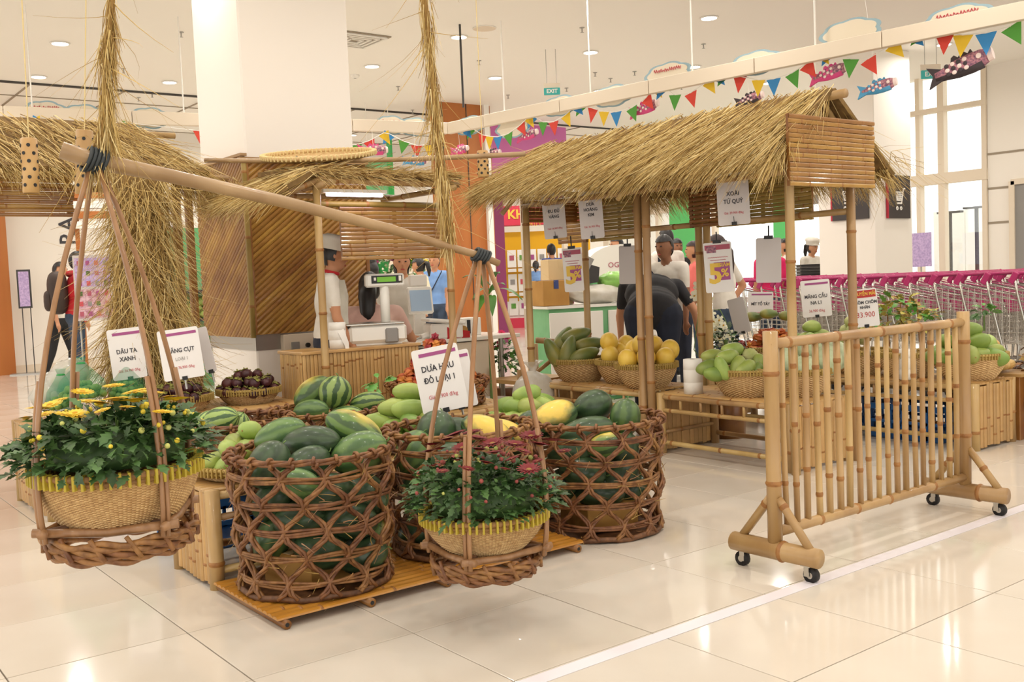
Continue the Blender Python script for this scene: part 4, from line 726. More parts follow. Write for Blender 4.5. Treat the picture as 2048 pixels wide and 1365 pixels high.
# chrysanthemum plants
lf = [(0, 0), (.16, .05), (.30, .22), (.34, .12), (.52, .30), (.58, .16), (.76, .22), (.82, .1), (1.0, 0.0)]
def foliage(name, parent, n, rx, rz, zc, size, mats, seed, kind='stuff', zmin=-9, mound=False):
    g = np.random.default_rng(seed); d = g.normal(0, 1, (n, 3)); d[:, 2] = np.abs(d[:, 2])*.9-.25; d /= np.linalg.norm(d, axis=1)[:, None]; s = g.uniform(.62, 1.02, n)**.6
    P = d*np.array([rx, rx, rz])*s[:, None]; P[:, 2] += zc; P[:, 2] = np.maximum(P[:, 2], zmin+g.uniform(0, .02, n))
    if mound:
        r = rx*np.sqrt(g.uniform(0, 1, n)); th = g.uniform(0, 2*PI, n); tp = rz*(1-.55*(r/rx)**4); P = np.stack([r*np.cos(th), r*np.sin(th), zc+tp*np.maximum(g.uniform(.25, 1.0, n), np.where(r < .75*rx, .7, 0))], 1); d = np.stack([np.cos(th)*r/rx, np.sin(th)*r/rx, .5*np.ones(n)], 1)
    ax = d*np.array([1, 1, .35])+g.normal(0, .35, (n, 3)); ax /= np.linalg.norm(ax, axis=1)[:, None]; up = np.array([0, 0, 1.])+g.normal(0, .35, (n, 3)); sd = np.cross(ax, up); sd /= np.linalg.norm(sd, axis=1)[:, None]; nn = np.cross(sd, ax); L = size*g.uniform(.7, 1.25, n)
    m = len(lf); V = np.zeros((n, 2*m, 3))
    for i, (x, w) in enumerate(lf):
        c = P+ax*(L*x)[:, None]-nn*(L*.25*x*x)[:, None]
        V[:, i] = c+sd*(L*w)[:, None]+nn*(L*w*.25)[:, None]; V[:, m+i] = c-sd*(L*w)[:, None]+nn*(L*w*.25)[:, None]
    F = [(i, i+1, m+i+1, m+i) for i in range(m-1)]; mi = g.choice(len(mats), n)
    return tag(quads_np(name, V.reshape(-1, 3), 2*m, F, mats, parent, True, mi), kind=kind)
def daisy_mesh(r, np_, mats, layers=2, cup=.25):
    b = MB()
    for l in range(layers):
        for k in range(np_):
            a = 2*PI*(k+.5*l)/np_; R = Matrix.Rotation(a, 3, 'Z'); s = 1-.22*l; pts = [(.12*r, -.05*r, 0), (.6*r*s, -.14*r, cup*.5*r), (r*s, -.05*r, cup*r*.6), (r*s, .05*r, cup*r*.6), (.6*r*s, .14*r, cup*.5*r), (.12*r, .05*r, 0)]; b.add([R @ Vector((x, y, z+.03*r*l)) for x, y, z in pts], [(0, 1, 4, 5), (1, 2, 3, 4)])
    b.ell((0, 0, .06*r), (.28*r, .28*r, .14*r), 10, 6, mi=1); return b.mesh('flower', mats, True)
def plant(lab, P, rx, rz, zc, seed, fm, blooms, buds, bm, nleaf, lsz, stems=40):
    t = thing('chrysanthemum', lab, 'flowers', P); g = random.Random(seed); foliage('foliage', t, nleaf, rx, rz, zc, lsz, [M['leaf'], M['leaf2'], M['leaf']], seed, zmin=.03, mound=True)
    b = MB(); b.lathe([(0, .02), (rx*.7, .03), (rx*.72, zc+rz*.4), (rx*.6, zc+rz*.62), (0, zc+rz*.7)], 16, cap=False); b.obj('inner_leaves', M['leaf'], t, True)
    b = MB()
    for k in range(stems): a = g.uniform(0, 2*PI); q = rx*g.uniform(.2, .95); b.tube([(q*.4*math.cos(a), q*.4*math.sin(a), .02), (q*math.cos(a), q*math.sin(a), zc+rz*math.sqrt(max(0, 1-(q/rx)**2))*.95)], .0022, 4)
    tag(b.obj('stems', M['stem'], t), kind='stuff')
    for (x, y, z, s, tx, ty) in blooms: place('flower', fm, t, (x, y, z), (tx, ty, g.uniform(0, 6)), s)
    b = MB(); b.ell((0, 0, 0), 1, 8, 6); bms = [b.mesh('bud', M[k]) for k in bm]
    for k in range(buds): a = g.uniform(0, 2*PI); q = rx*math.sqrt(g.uniform(0, 1)); place('bud', bms[g.randrange(len(bms))], t, (q*math.cos(a), q*math.sin(a), zc+rz*(1-.5*(q/rx)**4)*g.uniform(.95, 1.1)), None, g.uniform(.005, .009))
def blooms_at(lst, P, D0, r, tiltx=.0):
    out = []
    for (u, v, dz, s) in lst: q = DP(u, v, D0+dz)-P; out.append((q.x, q.y, q.z, s*r, rnd.uniform(-.25, .25), rnd.uniform(-.25, .25)))
    return out
fy_ = daisy_mesh(1, 18, [M['yellow_petal'], M['yellow_disc']], 3, .15); fr_ = daisy_mesh(1, 16, [M['red_petal'], M['straw_d']], 3, .35)
Pf = SLc+Vector((0, 0, .155)); plant('mass of yellow chrysanthemums filling the left hanging basket', Pf, .255, .18, .0, 3, fy_, blooms_at([(52, 838, 0, 1), (80, 818, .0, 1.1), (100, 812, .05, 1), (140, 832, -.12, 1.15), (118, 802, .1, .8), (176, 805, .0, 1), (165, 785, .12, .9), (200, 808, -.05, 1.1), (232, 800, -.05, 1.15), (228, 773, .15, .9), (268, 803, -.08, 1.2), (272, 785, .08, 1.1), (300, 787, .05, 1.1), (335, 796, .05, .9), (352, 800, -.02, 1.1), (325, 825, -.12, .75), (150, 828, -.12, .8), (255, 815, -.15, .6), (205, 822, -.18, .6), (90, 830, -.1, .7)], Pf, 2.76, .036), 60, ['bud_y', 'bud', 'bud_y'], 1000, .05)
Pf = SRc+Vector((0, 0, .135)); plant('mass of dark red chrysanthemums filling the right hanging basket', Pf, .255, .21, .0, 8, fr_, blooms_at([(912, 872, .0, 1.05), (955, 880, .0, 1), (985, 890, -.05, 1.15), (1030, 893, -.05, 1.2), (1062, 875, .0, 1.1), (1103, 884, .0, 1.1), (865, 892, .0, .9), (925, 898, -.1, .95), (958, 902, -.1, .9), (972, 928, -.18, .7), (1025, 920, -.16, .65), (1058, 942, -.22, 1.05), (880, 900, -.05, .7), (858, 905, .0, .7), (868, 933, -.14, .5), (885, 945, -.2, .6), (1008, 880, .08, .9), (915, 922, -.15, .5), (1045, 960, -.22, .5), (1128, 905, .0, .7), (1010, 940, -.2, .5), (945, 868, .1, 1), (1078, 892, -.05, 1), (895, 882, .02, .9), (1045, 905, -.12, .8), (990, 908, -.14, .8), (935, 940, -.2, .6), (1075, 925, -.16, .6)], Pf, 3.45, .040), 70, ['bud', 'bud_r', 'bud_r'], 1100, .045)
# ================================================================ big rattan baskets
def rattan_proto(rb, rt, H, nd=12, lev=5):
    def R(z): return rb+(rt-rb)*(z/H)
    hoops = []
    for k in range(lev):
        z = .015+(H-.03)*(k+.5)/lev*.995; b = MB(); rr = random.Random(k)
        for s in range(3): ph = rr.uniform(0, 6); b.tube([((R(z)+.007*math.sin(7*a+ph)+(s-1)*.002)*math.cos(a), (R(z)+.007*math.sin(7*a+ph))*math.sin(a), z+(s-1)*.009+.004*math.sin(5*a+ph)) for a in [2*PI*m/70 for m in range(70)]], .0062, 5, closed=True)
        hoops.append(b.mesh('hoop', M['rattan'] if k % 2 else M['rattan'], True))
    st = []
    for sg in (1, -1):
        b = MB(); n = lev*5
        for s in range(3):
            P = []
            for j in range(n+1):
                t = j/n; z = .015+(H-.03)*t; a = sg*PI/nd*lev*t*1.0+.03*math.sin(t*lev*2*PI)*sg; tw = t*lev*PI*1.3+s*2*PI/3; r = R(z)+.012*math.cos(t*lev*PI)+.008*math.cos(tw); P.append((r*math.cos(a+.009/rt*math.sin(tw)), r*math.sin(a+.009/rt*math.sin(tw)), z))
            b.tube(P, .0072, 5)
        # loop over the rim
        a1 = sg*PI/nd*lev; b.tube([((rt+.020*math.cos(q))*math.cos(a1+.02*q/3), (rt+.020*math.cos(q))*math.sin(a1+.02*q/3), H+.018*math.sin(q)) for q in [m*2*PI/9 for m in range(10)]], .007, 5)
        st.append(b.mesh('strand', M['rattan'], True))
    b = MB()
    for s in range(3): b.tube([((rt+.006*math.cos(s*2.1+6*a))*math.cos(a), (rt+.006*math.cos(s*2.1+6*a))*math.sin(a), H+.007*math.sin(s*2.1+6*a)) for a in [2*PI*m/72 for m in range(72)]], .0075, 6, closed=True)
    rim = b.mesh('rim', M['rattan'], True)
    b = MB(); b.tube([(rb*1.03*math.cos(a), rb*1.03*math.sin(a), .014+.004*math.sin(9*a)) for a in [2*PI*m/64 for m in range(64)]], .013, 6, closed=True); foot = b.mesh('foot_ring', M['rattan_d'], True)
    b = MB(); b.lathe([(0, .008), (rb, .008)], 28, cap=False); base = b.mesh('base', M['rattan_d'])
    return hoops, st, rim, foot, base, nd
def rattan(lab, P, proto, rz, skip=False):
    t = thing('rattan_basket', lab, 'basket', P, rz); hoops, st, rim, foot, base, nd = proto
    for h in hoops: place('hoop', h, t)
    for sg in (0, 1):
        for k in range(nd): place('strand', st[sg], t, None, (0, 0, 2*PI*(k+.5*sg)/nd))
    g = np.random.default_rng(int(P.x*100)); n = 170; th = g.uniform(0, 2*PI, n); zz = g.uniform(.01, hoops[-1].vertices[0].co.z+.04, n); r0 = .3*np.ones(n); r0 = np.array([math.hypot(*h_.vertices[0].co[:2]) for h_ in (hoops[0], hoops[-1])]); rr_ = r0[0]+(r0[1]-r0[0])*zz/zz.max()+.012; Q = np.stack([rr_*np.cos(th), rr_*np.sin(th), zz], 1); dd = np.stack([-np.sin(th)+.25*np.cos(th), np.cos(th)+.25*np.sin(th), g.normal(0, .8, n)], 1)*np.sign(g.normal(0, 1, n))[:, None]; dd[:, :2] += .3*np.stack([np.cos(th), np.sin(th)], 1); blades('loose_fibres', t, Q, dd, .06, .0022, [M['rattan'], M['rod'], M['straw_o']], .1, .25, 4, 7)
    place('rim', rim, t); place('foot_ring', foot, t); place('base', base, t); return t
pb = rattan_proto(.282, .310, .52)
BC = [Vector((1.725, 3.585, .045)), Vector((2.425, 3.59, .045)), Vector((3.15, 3.50, .004))]
rattan('big open-weave rattan basket of watermelons at the left end of the platform', BC[0], pb, .1); rattan('big rattan basket of watermelons behind the red chrysanthemums', BC[1], pb, .5); rattan('big rattan basket of watermelons at the right, off the platform', BC[2], pb, 1.1)
rattan('rattan basket of pale striped melons behind the mango table', Vector((2.50, 4.98, .004)), pb, .8)
pb2 = rattan_proto(.26, .29, .3, 12, 4); pb3 = rattan_proto(.27, .31, .15, 13, 2); rattan('low rattan basket heaped with rambutans', Vector((3.42, 5.26, .43)), pb3, .2)
# cardboard in the bottom of two of the baskets
for i, (c, lab) in enumerate(((BC[0], 'cardboard box in the bottom of the left watermelon basket'), (BC[2], 'cardboard box in the bottom of the right watermelon basket'))):
    t = thing('cardboard_box', lab, 'box', c+Vector((0, 0, .02)), .3+i); b = MB(); b.box((0, 0, .06), (.3, .26, .12), bev=.003); b.obj('carton', M['cardboard'], t); b = MB(); b.box((0, 0, .1215), (.3, .04, .002)); b.obj('packing_tape', M['cardboard_l'], t)

# ================================================================ fruit
FR = {}
def fruit_kind(k, b, mats, extra=None): FR[k] = (b.mesh(k, mats, True), extra)
for v in ('wm_dark', 'wm_belly', 'wm_light', 'wm_mid', 'wm_spot'):
    b = MB(); b.ell((0, 0, 0), (.078, .078, .118), 20, 14, fn=lambda p: (p.x*(1+.05*p.z), p.y*(1+.05*p.z), p.z)); fruit_kind('watermelon_'+v, b, M[v])
b = MB(); b.tube([(0, 0, .112), (.004, 0, .125), (.014, .004, .134)], [.004, .0032, .0025], 6); STEM = b.mesh('stem', M['stem'], True)
for v in ('mango', 'mango_d'):
    b = MB(); b.ell((0, 0, 0), (.046, .040, .074), 14, 10, fn=lambda p: (p.x*(1+.12*p.z)+.16*(p.z*p.z)-.05, p.y, p.z)); fruit_kind(v, b, M[v])
b = MB(); b.tube([(.005, 0, .07), (.006, 0, .078)], .003, 5); MST = b.mesh('stem', M['node'])
b = MB(); b.ell((0, 0, 0), (.034, .034, .031), 14, 9); fruit_kind('mangosteen', b, M['mangosteen'])
b = MB()
for k in range(4): a = k*PI/2; b.ell((.013*math.cos(a), .013*math.sin(a), .031), (.012, .012, .004), 8, 5)
b.tube([(0, 0, .03), (0, 0, .044)], .004, 6); CAL = b.mesh('calyx', M['calyx'], True)
for v in ('rambutan', 'rambutan_r'):
    b = MB(); cnt = [0]
    def spk(p, c=cnt):
        c[0] += 1; s = 1.22 if c[0] % 2 else .93; return (p.x*s, p.y*s, p.z*s)
    b.ell((0, 0, 0), (.023, .023, .027), 12, 9, fn=spk); FR[v] = (b.mesh('rambutan', M[v]), None)
b = MB(); b.ell((0, 0, 0), .0135, 8, 6); fruit_kind('longan', b, M['longan'])
b = MB(); b.ell((0, 0, 0), (.062, .062, .135), 16, 12, fn=lambda p: (p.x*(1-.22*p.z), p.y*(1-.22*p.z), p.z)); fruit_kind('papaya', b, M['papaya'])
b = MB(); b.ell((0, 0, 0), (.072, .072, .080), 18, 12); fruit_kind('yellow_melon', b, M['ymelon'])
b = MB(); b.ell((0, 0, 0), (.098, .098, .104), 20, 14); fruit_kind('honeydew', b, M['honeydew'])
b = MB(); b.ell((0, 0, 0), (.046, .046, .048), 16, 12, fn=lambda p: tuple(Vector(p)*(1+.10*math.sin(6*math.atan2(p.y, p.x)+3*p.z)*math.sin(8*p.z)))); fruit_kind('custard_apple', b, M['custard'])
b = MB(); b.ell((0, 0, 0), (.019, .019, .021), 12, 8); fruit_kind('lime', b, M['lime'])
b = MB(); b.ell((0, 0, 0), (.034, .034, .045), 12, 9, fn=lambda p: (p.x*(1-.15*p.z), p.y*(1-.15*p.z), p.z)); FR['pear'] = (b.mesh('pear', mat('pearskin', 'CFB274', .5, 'C39A58', 10, rand=.1)), None)
def axis_mat(ax, spin=0.0):
    x, y, z = frame(ax); R = Matrix((x, y, z)).transposed(); return R @ Matrix.Rotation(spin, 3, 'Z')
def fruit(kind, P, ax, spin, s, lab, grp, cat=None, nm=None, stem=None):
    o = place(nm or kind, FR[kind][0], None); o.matrix_local = Matrix.Translation(P) @ axis_mat(ax, spin).to_4x4() @ Matrix.Diagonal((*((s, s, s) if not hasattr(s, '__len__') else s), 1)); tag(o, lab, cat or nm or kind, grp)
    if stem: place('stem' if stem is not CAL else 'calyx', stem, o)
    return o
LK = {'wm_dark': 'dark green watermelon', 'wm_mid': 'mid green watermelon', 'wm_belly': 'yellow-bellied watermelon', 'wm_spot': 'yellow-patched watermelon', 'wm_light': 'pale striped melon'}
def wm(lst, c, lab, grp, nlab=0, where=''):
    D0 = px(c)[2]
    names = sorted(lst[:nlab], key=lambda q: q[0])
    for it in lst:
        (u, v, dd, ang, hl, r, m) = it; lb = lab; gp = grp
        if it in names: lb = LK[m]+' '+where+', '+ORD[names.index(it)]+' from the left'; gp = None
        a = math.radians(ang); ax = RT*math.cos(a)+UP*math.sin(a)+FW*rnd.uniform(-.35, .35); P = DP(u, v, D0+dd); rv = Vector((P.x-c.x, P.y-c.y)); lim = .292-r*1.05
        if P.z < c.z+.47 and rv.length > lim and len(lst) > 8: rv = rv*(lim/rv.length); P = Vector((c.x+rv.x, c.y+rv.y, P.z))
        fruit('watermelon_'+m, P, ax, {'wm_belly': 2.2, 'wm_spot': 1.2}.get(m, rnd.uniform(0, 6)) if True else 0, (r/.078, r/.078, hl/.118), lb, gp, 'watermelon', 'watermelon', STEM)
W1_ = [(537, 930, -.13, 58, .098, .078, 'wm_dark'), (622, 886, .0, 5, .125, .068, 'wm_dark'), (560, 872, .10, 22, .115, .068, 'wm_mid'), (612, 930, -.10, 28, .10, .066, 'wm_dark'), (708, 862, .09, -28, .128, .075, 'wm_spot'), (718, 907, -.04, 22, .118, .082, 'wm_mid'), (596, 968, -.20, -14, .09, .058, 'wm_mid'),
       (655, 985, -.15, 10, .1, .07, 'wm_dark'), (548, 1000, -.1, 40, .1, .07, 'wm_dark'), (745, 985, -.05, -40, .1, .075, 'wm_dark'), (600, 1040, -.14, 12, .11, .075, 'wm_dark'), (700, 1040, -.12, -10, .11, .075, 'wm_dark'), (762, 1055, -.02, 80, .1, .07, 'wm_spot'), (545, 1080, -.08, 60, .1, .072, 'wm_mid'), (640, 1100, -.14, -5, .11, .075, 'wm_dark'), (725, 1110, -.08, 15, .1, .075, 'wm_dark'), (660, 1000, .12, 0, .12, .08, 'wm_dark'), (600, 1090, .1, 0, .12, .08, 'wm_dark'), (700, 1080, .1, 50, .11, .08, 'wm_dark')]
wm(W1_, BC[0], 'watermelon low inside the left open-weave rattan basket', 'watermelons in the left basket', 7, 'on top of the left big basket')
W2_ = [(872, 865, .0, 75, .098, .088, 'wm_dark'), (826, 905, -.12, 62, .1, .076, 'wm_mid'), (925, 868, .05, -15, .12, .07, 'wm_dark'), (975, 868, -.05, -26, .13, .074, 'wm_belly'), (1025, 872, .06, -22, .12, .075, 'wm_belly'), (895, 920, -.1, 10, .1, .075, 'wm_dark'), (960, 925, -.06, -10, .11, .078, 'wm_dark'), (838, 970, -.12, 70, .1, .075, 'wm_dark'), (880, 1010, -.14, 0, .11, .075, 'wm_dark'), (840, 1060, -.1, 30, .1, .075, 'wm_dark'), (950, 1000, -.05, 20, .12, .08, 'wm_dark'), (920, 1080, -.1, 0, .12, .08, 'wm_dark'), (1000, 960, .1, 0, .1, .075, 'wm_dark')]
wm(W2_, BC[1], 'watermelon low inside the middle rattan basket behind the red chrysanthemums', 'watermelons in the middle basket', 5, 'on top of the middle big basket')
W3_ = [(1106, 838, .0, 24, .128, .082, 'wm_belly'), (1185, 814, .12, 24, .1, .08, 'wm_dark'), (1172, 862, -.10, 12, .135, .064, 'wm_dark'), (1250, 836, .02, 82, .092, .074, 'wm_mid'), (1215, 892, -.17, 12, .1, .06, 'wm_spot'), (1060, 855, .1, 40, .1, .075, 'wm_dark'), (1140, 905, -.12, 20, .11, .075, 'wm_dark'), (1245, 905, -.02, 70, .1, .075, 'wm_dark'), (1165, 945, -.16, -10, .11, .075, 'wm_dark'), (1235, 955, -.08, 30, .11, .075, 'wm_dark'), (1120, 975, -.1, 50, .1, .075, 'wm_dark'), (1200, 985, -.1, 0, .12, .078, 'wm_dark'), (1260, 985, .0, 60, .1, .075, 'wm_dark')]
wm(W3_, BC[2], 'watermelon low inside the right big rattan basket off the platform', 'watermelons in the right basket', 5, 'on top of the right big basket')
W4_ = [(670, 786, .05, 80, .095, .094, 'wm_light'), (628, 788, .22, 35, .125, .09, 'wm_spot'), (735, 806, .08, 10, .1, .062, 'wm_light'), (622, 822, -.08, 5, .1, .062, 'wm_mid'), (690, 838, -.02, 8, .11, .07, 'wm_light'), (760, 830, .15, -20, .1, .07, 'wm_light')]
wm(W4_, Vector((2.50, 4.98, .5)), 'pale melon low in the basket behind the mango table', 'pale melons', 4, 'in the basket behind the mangoes')
rattan('low rattan basket of pale melons just right of the yellow flowers', Vector((1.86, 4.72, .262)), pb2, .4); wm([(440, 842, -.12, 15, .10, .066, 'wm_light'), (412, 858, -.1, 70, .09, .062, 'wm_light'), (470, 858, .0, 60, .09, .066, 'wm_light')], Vector((1.86, 4.72, .5)), 'pale striped melon in the low basket beside the yellow flowers', 'pale melons left')
def heap(kinds, C_, R, n, sp, lab, grp, dome=1.0, nm=None, stem=None, flat=.0, upright=False, cat=None, smin=.9, smax=1.1, dz=.78, hollow=False):
    """pile of fruit: hexagonal layers shrinking upwards"""
    k = 0; z = 0.0; RR = R; cnt = 0; rr = random.Random(hash(lab) % 999 if False else len(lab)*7+n)
    while cnt < n and RR > sp*.12:
        pts = []; m = int(RR/sp)+1
        for i in range(-m, m+1):
            for j in range(-m, m+1):
                x = (i+.5*(j % 2)+.25*(k % 2))*sp; y = j*sp*.87+.3*sp*(k % 2)
                if x*x+y*y <= max(RR, sp*.3)**2 and not (hollow and x*x+y*y < max(0, RR-1.35*sp)**2): pts.append((x*x+y*y, x, y))
        pts.sort(); 
        for _, x, y in pts:
            if cnt >= n: break
            a = rr.uniform(0, 2*PI); ax = Vector((math.cos(a), math.sin(a), rr.uniform(-.3, .3))) if not upright else Vector((rr.gauss(0, .45), rr.gauss(0, .45), 1))
            fruit(rr.choice(kinds), Vector(C_)+Vector((x+rr.uniform(-.16, .16)*sp, y+rr.uniform(-.16, .16)*sp, z+rr.uniform(-.14, .14)*sp)), ax, rr.uniform(0, 6), rr.uniform(smin, smax), lab, grp, cat, nm, stem); cnt += 1
        z += sp*dz; RR -= sp*dome; k += 1
    return cnt
def bowl2(lab, P, r1=.21, H=.165): return bowl(lab, P, r1*.64, r1, H)
# green mangoes on the table behind the platform
bowl('shallow woven tray of green mangoes on the near bamboo table', Vector((1.70, 4.11, .41)), .20, .24, .05); heap(['mango'], (1.70, 4.11, .455), .21, 40, .088, 'green mango heaped on the tray left of the watermelons', 'mangoes on the left tray', .75, 'mango', MST, smin=1.0, smax=1.2)
bowl('shallow woven tray of green mangoes between the watermelon baskets', Vector((2.52, 4.13, .41)), .20, .24, .05); heap(['mango_d', 'mango'], (2.52, 4.13, .46), .22, 44, .088, 'green mango heaped on the tray below the melon sign', 'mangoes on the middle tray', .7, 'mango', MST, smin=1.0, smax=1.2)
bowl('shallow woven tray of green mangoes behind the right sling', Vector((3.24, 4.13, .41)), .20, .24, .05); heap(['mango', 'mango_d'], (3.24, 4.13, .455), .22, 30, .092, 'pale green mango on the tray behind the right hanging basket', 'mangoes on the right tray', 1.1, 'mango', MST, smin=1.05, smax=1.25)
# mangosteens
for i, (P, n, lab) in enumerate(((Vector((2.50, 6.02, .485)), 58, 'mangosteen heaped in the basket beside the column base'), (Vector((2.05, 6.0, .485)), 46, 'mangosteen heaped in the basket in front of the hay post'))):
    bowl(['round basket of mangosteens beside the column base', 'round basket of mangosteens in front of the hay post'][i], P, .13, .19, .09); heap(['mangosteen'], P+Vector((0, 0, .085)), .185, n, .063, lab, ['mangosteens right', 'mangosteens left'][i], .5, 'mangosteen', CAL, upright=True)
# limes in green net bags, plus clear bags
for i, (u, v, z, n, rx) in enumerate(((165, 778, .60, 58, .13), (255, 778, .58, 40, .105), (125, 800, .56, 26, .09))):
    P = AY(u, v, 5.98+.1*i); P.z = max(P.z, .55); t = thing('lime_net', 'green net bag of limes, '+['the largest', 'by the price sign', 'lowest at left'][i], 'net bag', P+Vector((0, 0, -.06)))
    b = MB(); b.lathe([(0, -.01), (rx*.8, 0), (rx*1.05, .05), (rx*.9, .11), (rx*.45, .17), (.02, .21), (.03, .24)], 18, cap=False); o_ = b.obj('net', M['net'], t, True); b = MB(); b.tube([(.021*math.cos(a*.8), .021*math.sin(a*.8), .205) for a in range(9)], .005, 5); b.obj('knot', M['green_dk'], t)
    heap(['lime'], P+Vector((0, 0, -.03)), rx*.92, n, .040, 'green lime in the net bag '+['largest of the three', 'by the price sign', 'lowest at left'][i], 'limes in net '+str(i), .55, 'lime')
for i, (u, v) in enumerate(((120, 765), (100, 790), (140, 745))):
    P = AY(u, v, 6.35); t = thing('produce_bag', 'clear plastic bag of pale produce, '+['middle', 'front left', 'topmost'][i]+' of three at left', 'bag', P+Vector((0, 0, -.07))); b = MB(); b.ell((0, 0, .06), (.11, .1, .09), 16, 10, fn=lambda p: tuple(Vector(p)*(1+.12*math.sin(5*p.x+7*p.z)*math.cos(6*p.y)))); b.obj('plastic_film', M['plastic'], t, True)
    b = MB()
    for k in range(9): b.ell((.06*math.cos(k*2.4), .05*math.sin(k*2.4), .04+.012*(k % 4)), .035, 8, 6)
    tag(b.obj('contents', M['custard'], t, True), kind='stuff')
# rambutans
heap(['rambutan', 'rambutan_r', 'rambutan'], (3.42, 5.26, .53), .28, 296, .050, 'orange red rambutan heaped behind the watermelon price sign', 'rambutans in the low basket', .56, 'rambutan', None, dz=.72, hollow=True)
t = thing('leaf_sprig', 'sprig of glossy green leaves at the side of the rambutan basket', 'leaves', AY(757, 775, 5.0)); foliage('leaves', t, 9, .05, .07, 0, .09, [M['leaf_b']], 5); b = MB(); b.tube([(0, 0, .05), (0, 0, -.05)], .003, 5); b.obj('twig', M['stem'], t)
# hut table baskets
P = Vector((5.02, 5.72, .405)); bowl2('round basket of papayas at the far end of the hut table', P, .215)
for i, (u, v, dd, ang) in enumerate([(1107, 706, -.05, 118), (1125, 682, .1, 60), (1136, 703, -.10, 72), (1152, 672, .08, 20), (1168, 712, -.12, 22), (1178, 690, .02, 12)]):
    a = math.radians(ang); D0 = px(P+Vector((0, 0, .2)))[2]; fruit('papaya', DP(u, v, D0+dd), RT*math.cos(a)+UP*math.sin(a)+FW*.2, rnd.uniform(0, 6), .95, 'green papaya on the far hut table, '+ORD[i]+' from the left', 'papayas', stem=None)
P = Vector((5.10, 5.33, .405)); bowl2('round basket of yellow melons behind the hut post', P, .2); P2 = Vector((4.97, 4.97, .405)); bowl2('round basket of yellow melons nearest the middle hut posts', P2, .21)
for i, (u, v, dd) in enumerate([(1218, 685, .0), (1220, 712, -.05), (1240, 705, .05), (1253, 690, .1)]): fruit('yellow_melon', DP(u, v, px(P)[2]+dd), (rnd.gauss(0, .3), rnd.gauss(0, .3), 1), 0, .93, 'yellow melon in the basket next to the papayas, '+ORD[i]+' from the left', 'yellow melons in the back basket', nm='yellow_melon', cat='melon')
for i, (u, v, dd) in enumerate([(1255, 720, -.1), (1268, 700, .05), (1283, 690, -.02), (1292, 716, -.12), (1308, 692, .12), (1330, 716, -.1), (1340, 700, .0)]): fruit('yellow_melon', DP(u, v, px(P2)[2]+dd), (rnd.gauss(0, .3), rnd.gauss(0, .3), 1), 0, .93, 'yellow melon in the basket at the middle hut posts, '+ORD[i]+' from the left', 'yellow melons in the front basket', nm='yellow_melon', cat='melon')
P = Vector((4.98, 4.10, .405)); bowl2('round basket of mangoes on the near hut table', P, .21)
for (u, v, dd, k, ang) in [(1425, 713, .0, 'mango', 5), (1455, 714, -.05, 'mango', 10), (1490, 738, -.12, 'mango', 30), (1444, 738, -.13, 'mango', 110), (1415, 735, -.1, 'mango_d', 20), (1465, 700, .06, 'mango', 5), (1500, 712, .05, 'custard_apple', 0), (1518, 732, -.02, 'mango', 80), (1475, 735, -.1, 'mango', 60), (1530, 735, .05, 'mango', 80), (1430, 748, -.13, 'mango_d', 0), (1510, 748, -.1, 'mango_d', 60)]:
    a = math.radians(ang); fruit(k, DP(u, v, px(P)[2]+dd), RT*math.cos(a)+UP*math.sin(a)+FW*.3, 1, 1.08, 'green mango in the basket beside the tall paper roll' if k != 'custard_apple' else 'custard apple on top of the mango basket by the paper roll', 'mangoes on the hut table' if k != 'custard_apple' else 'custard apple single', nm='mango' if k != 'custard_apple' else 'custard_apple', stem=MST if k != 'custard_apple' else None)
P = Vector((5.14, 3.86, .405)); bowl2('round basket of pale netted melons behind the barrier', P, .225)
for i, (u, v, dd) in enumerate([(1570, 725, -.05), (1610, 742, -.12), (1618, 705, .05), (1655, 722, -.08), (1670, 712, .1)]): fruit('honeydew', DP(u, v, px(P)[2]+dd), (rnd.gauss(0, .3), rnd.gauss(0, .3), 1), 0, .92, 'pale grey green melon behind the barrier, '+ORD[i]+' from the left', 'netted melons', nm='melon', cat='melon')
# right hand table behind the hut
Bp = [(Vector((6.20, 5.06, .425)), .21, 'basket of red rambutans below the white orchid'), (Vector((6.28, 4.55, .425)), .21, 'basket of mangoes and custard apples behind the hut corner post'), (Vector((6.26, 4.13, .425)), .19, 'basket of longans under the promotion sign'), (Vector((6.24, 3.76, .425)), .19, 'basket of longans beside the right paper roll'), (Vector((6.30, 3.36, .425)), .225, 'basket of large mangoes at the right end of the table')]
for P, r, l in Bp: bowl2(l, P, r)
heap(['rambutan_r', 'rambutan_r', 'rambutan'], Bp[0][0]+Vector((0, 0, .15)), .19, 70, .048, 'red rambutan in the basket below the orchid', 'rambutans on the right table', .5, 'rambutan')
heap(['rambutan'], Bp[0][0]+Vector((.10, -.14, .24)), .13, 44, .048, 'orange rambutan heaped under the jackfruit sign', 'orange rambutans on the right table', .45, 'rambutan'); 
for (u, v, k) in [(.06, -.10, .0), (-.04, .0, .02), (-.10, .10, .0)]: fruit('papaya', Bp[0][0]+Vector((.10+u, -.14+v, .40+k)), RT+FW*.4, 1, .62, 'small papaya on the rambutan heap in front of its sign', 'papayas on rambutans', nm='papaya')
heap(['mango_d', 'mango'], Bp[1][0]+Vector((0, 0, .15)), .19, 34, .09, 'green mango heaped behind the hut corner post', 'mangoes behind the post', .62, 'mango', MST, smin=1, smax=1.2, dz=.98)
heap(['custard_apple'], Bp[1][0]+Vector((.2, -.18, .22)), .11, 12, .082, 'knobbly custard apple in front of its price sign', 'custard apples', .6, 'custard_apple')
for i, k in enumerate((2, 3)): heap(['longan'], Bp[k][0]+Vector((0, 0, .13)), .17, 110, .031, 'brown longan in the basket '+['under the promotion sign', 'beside the right paper roll'][i], 'longans '+str(i), .45, 'longan')
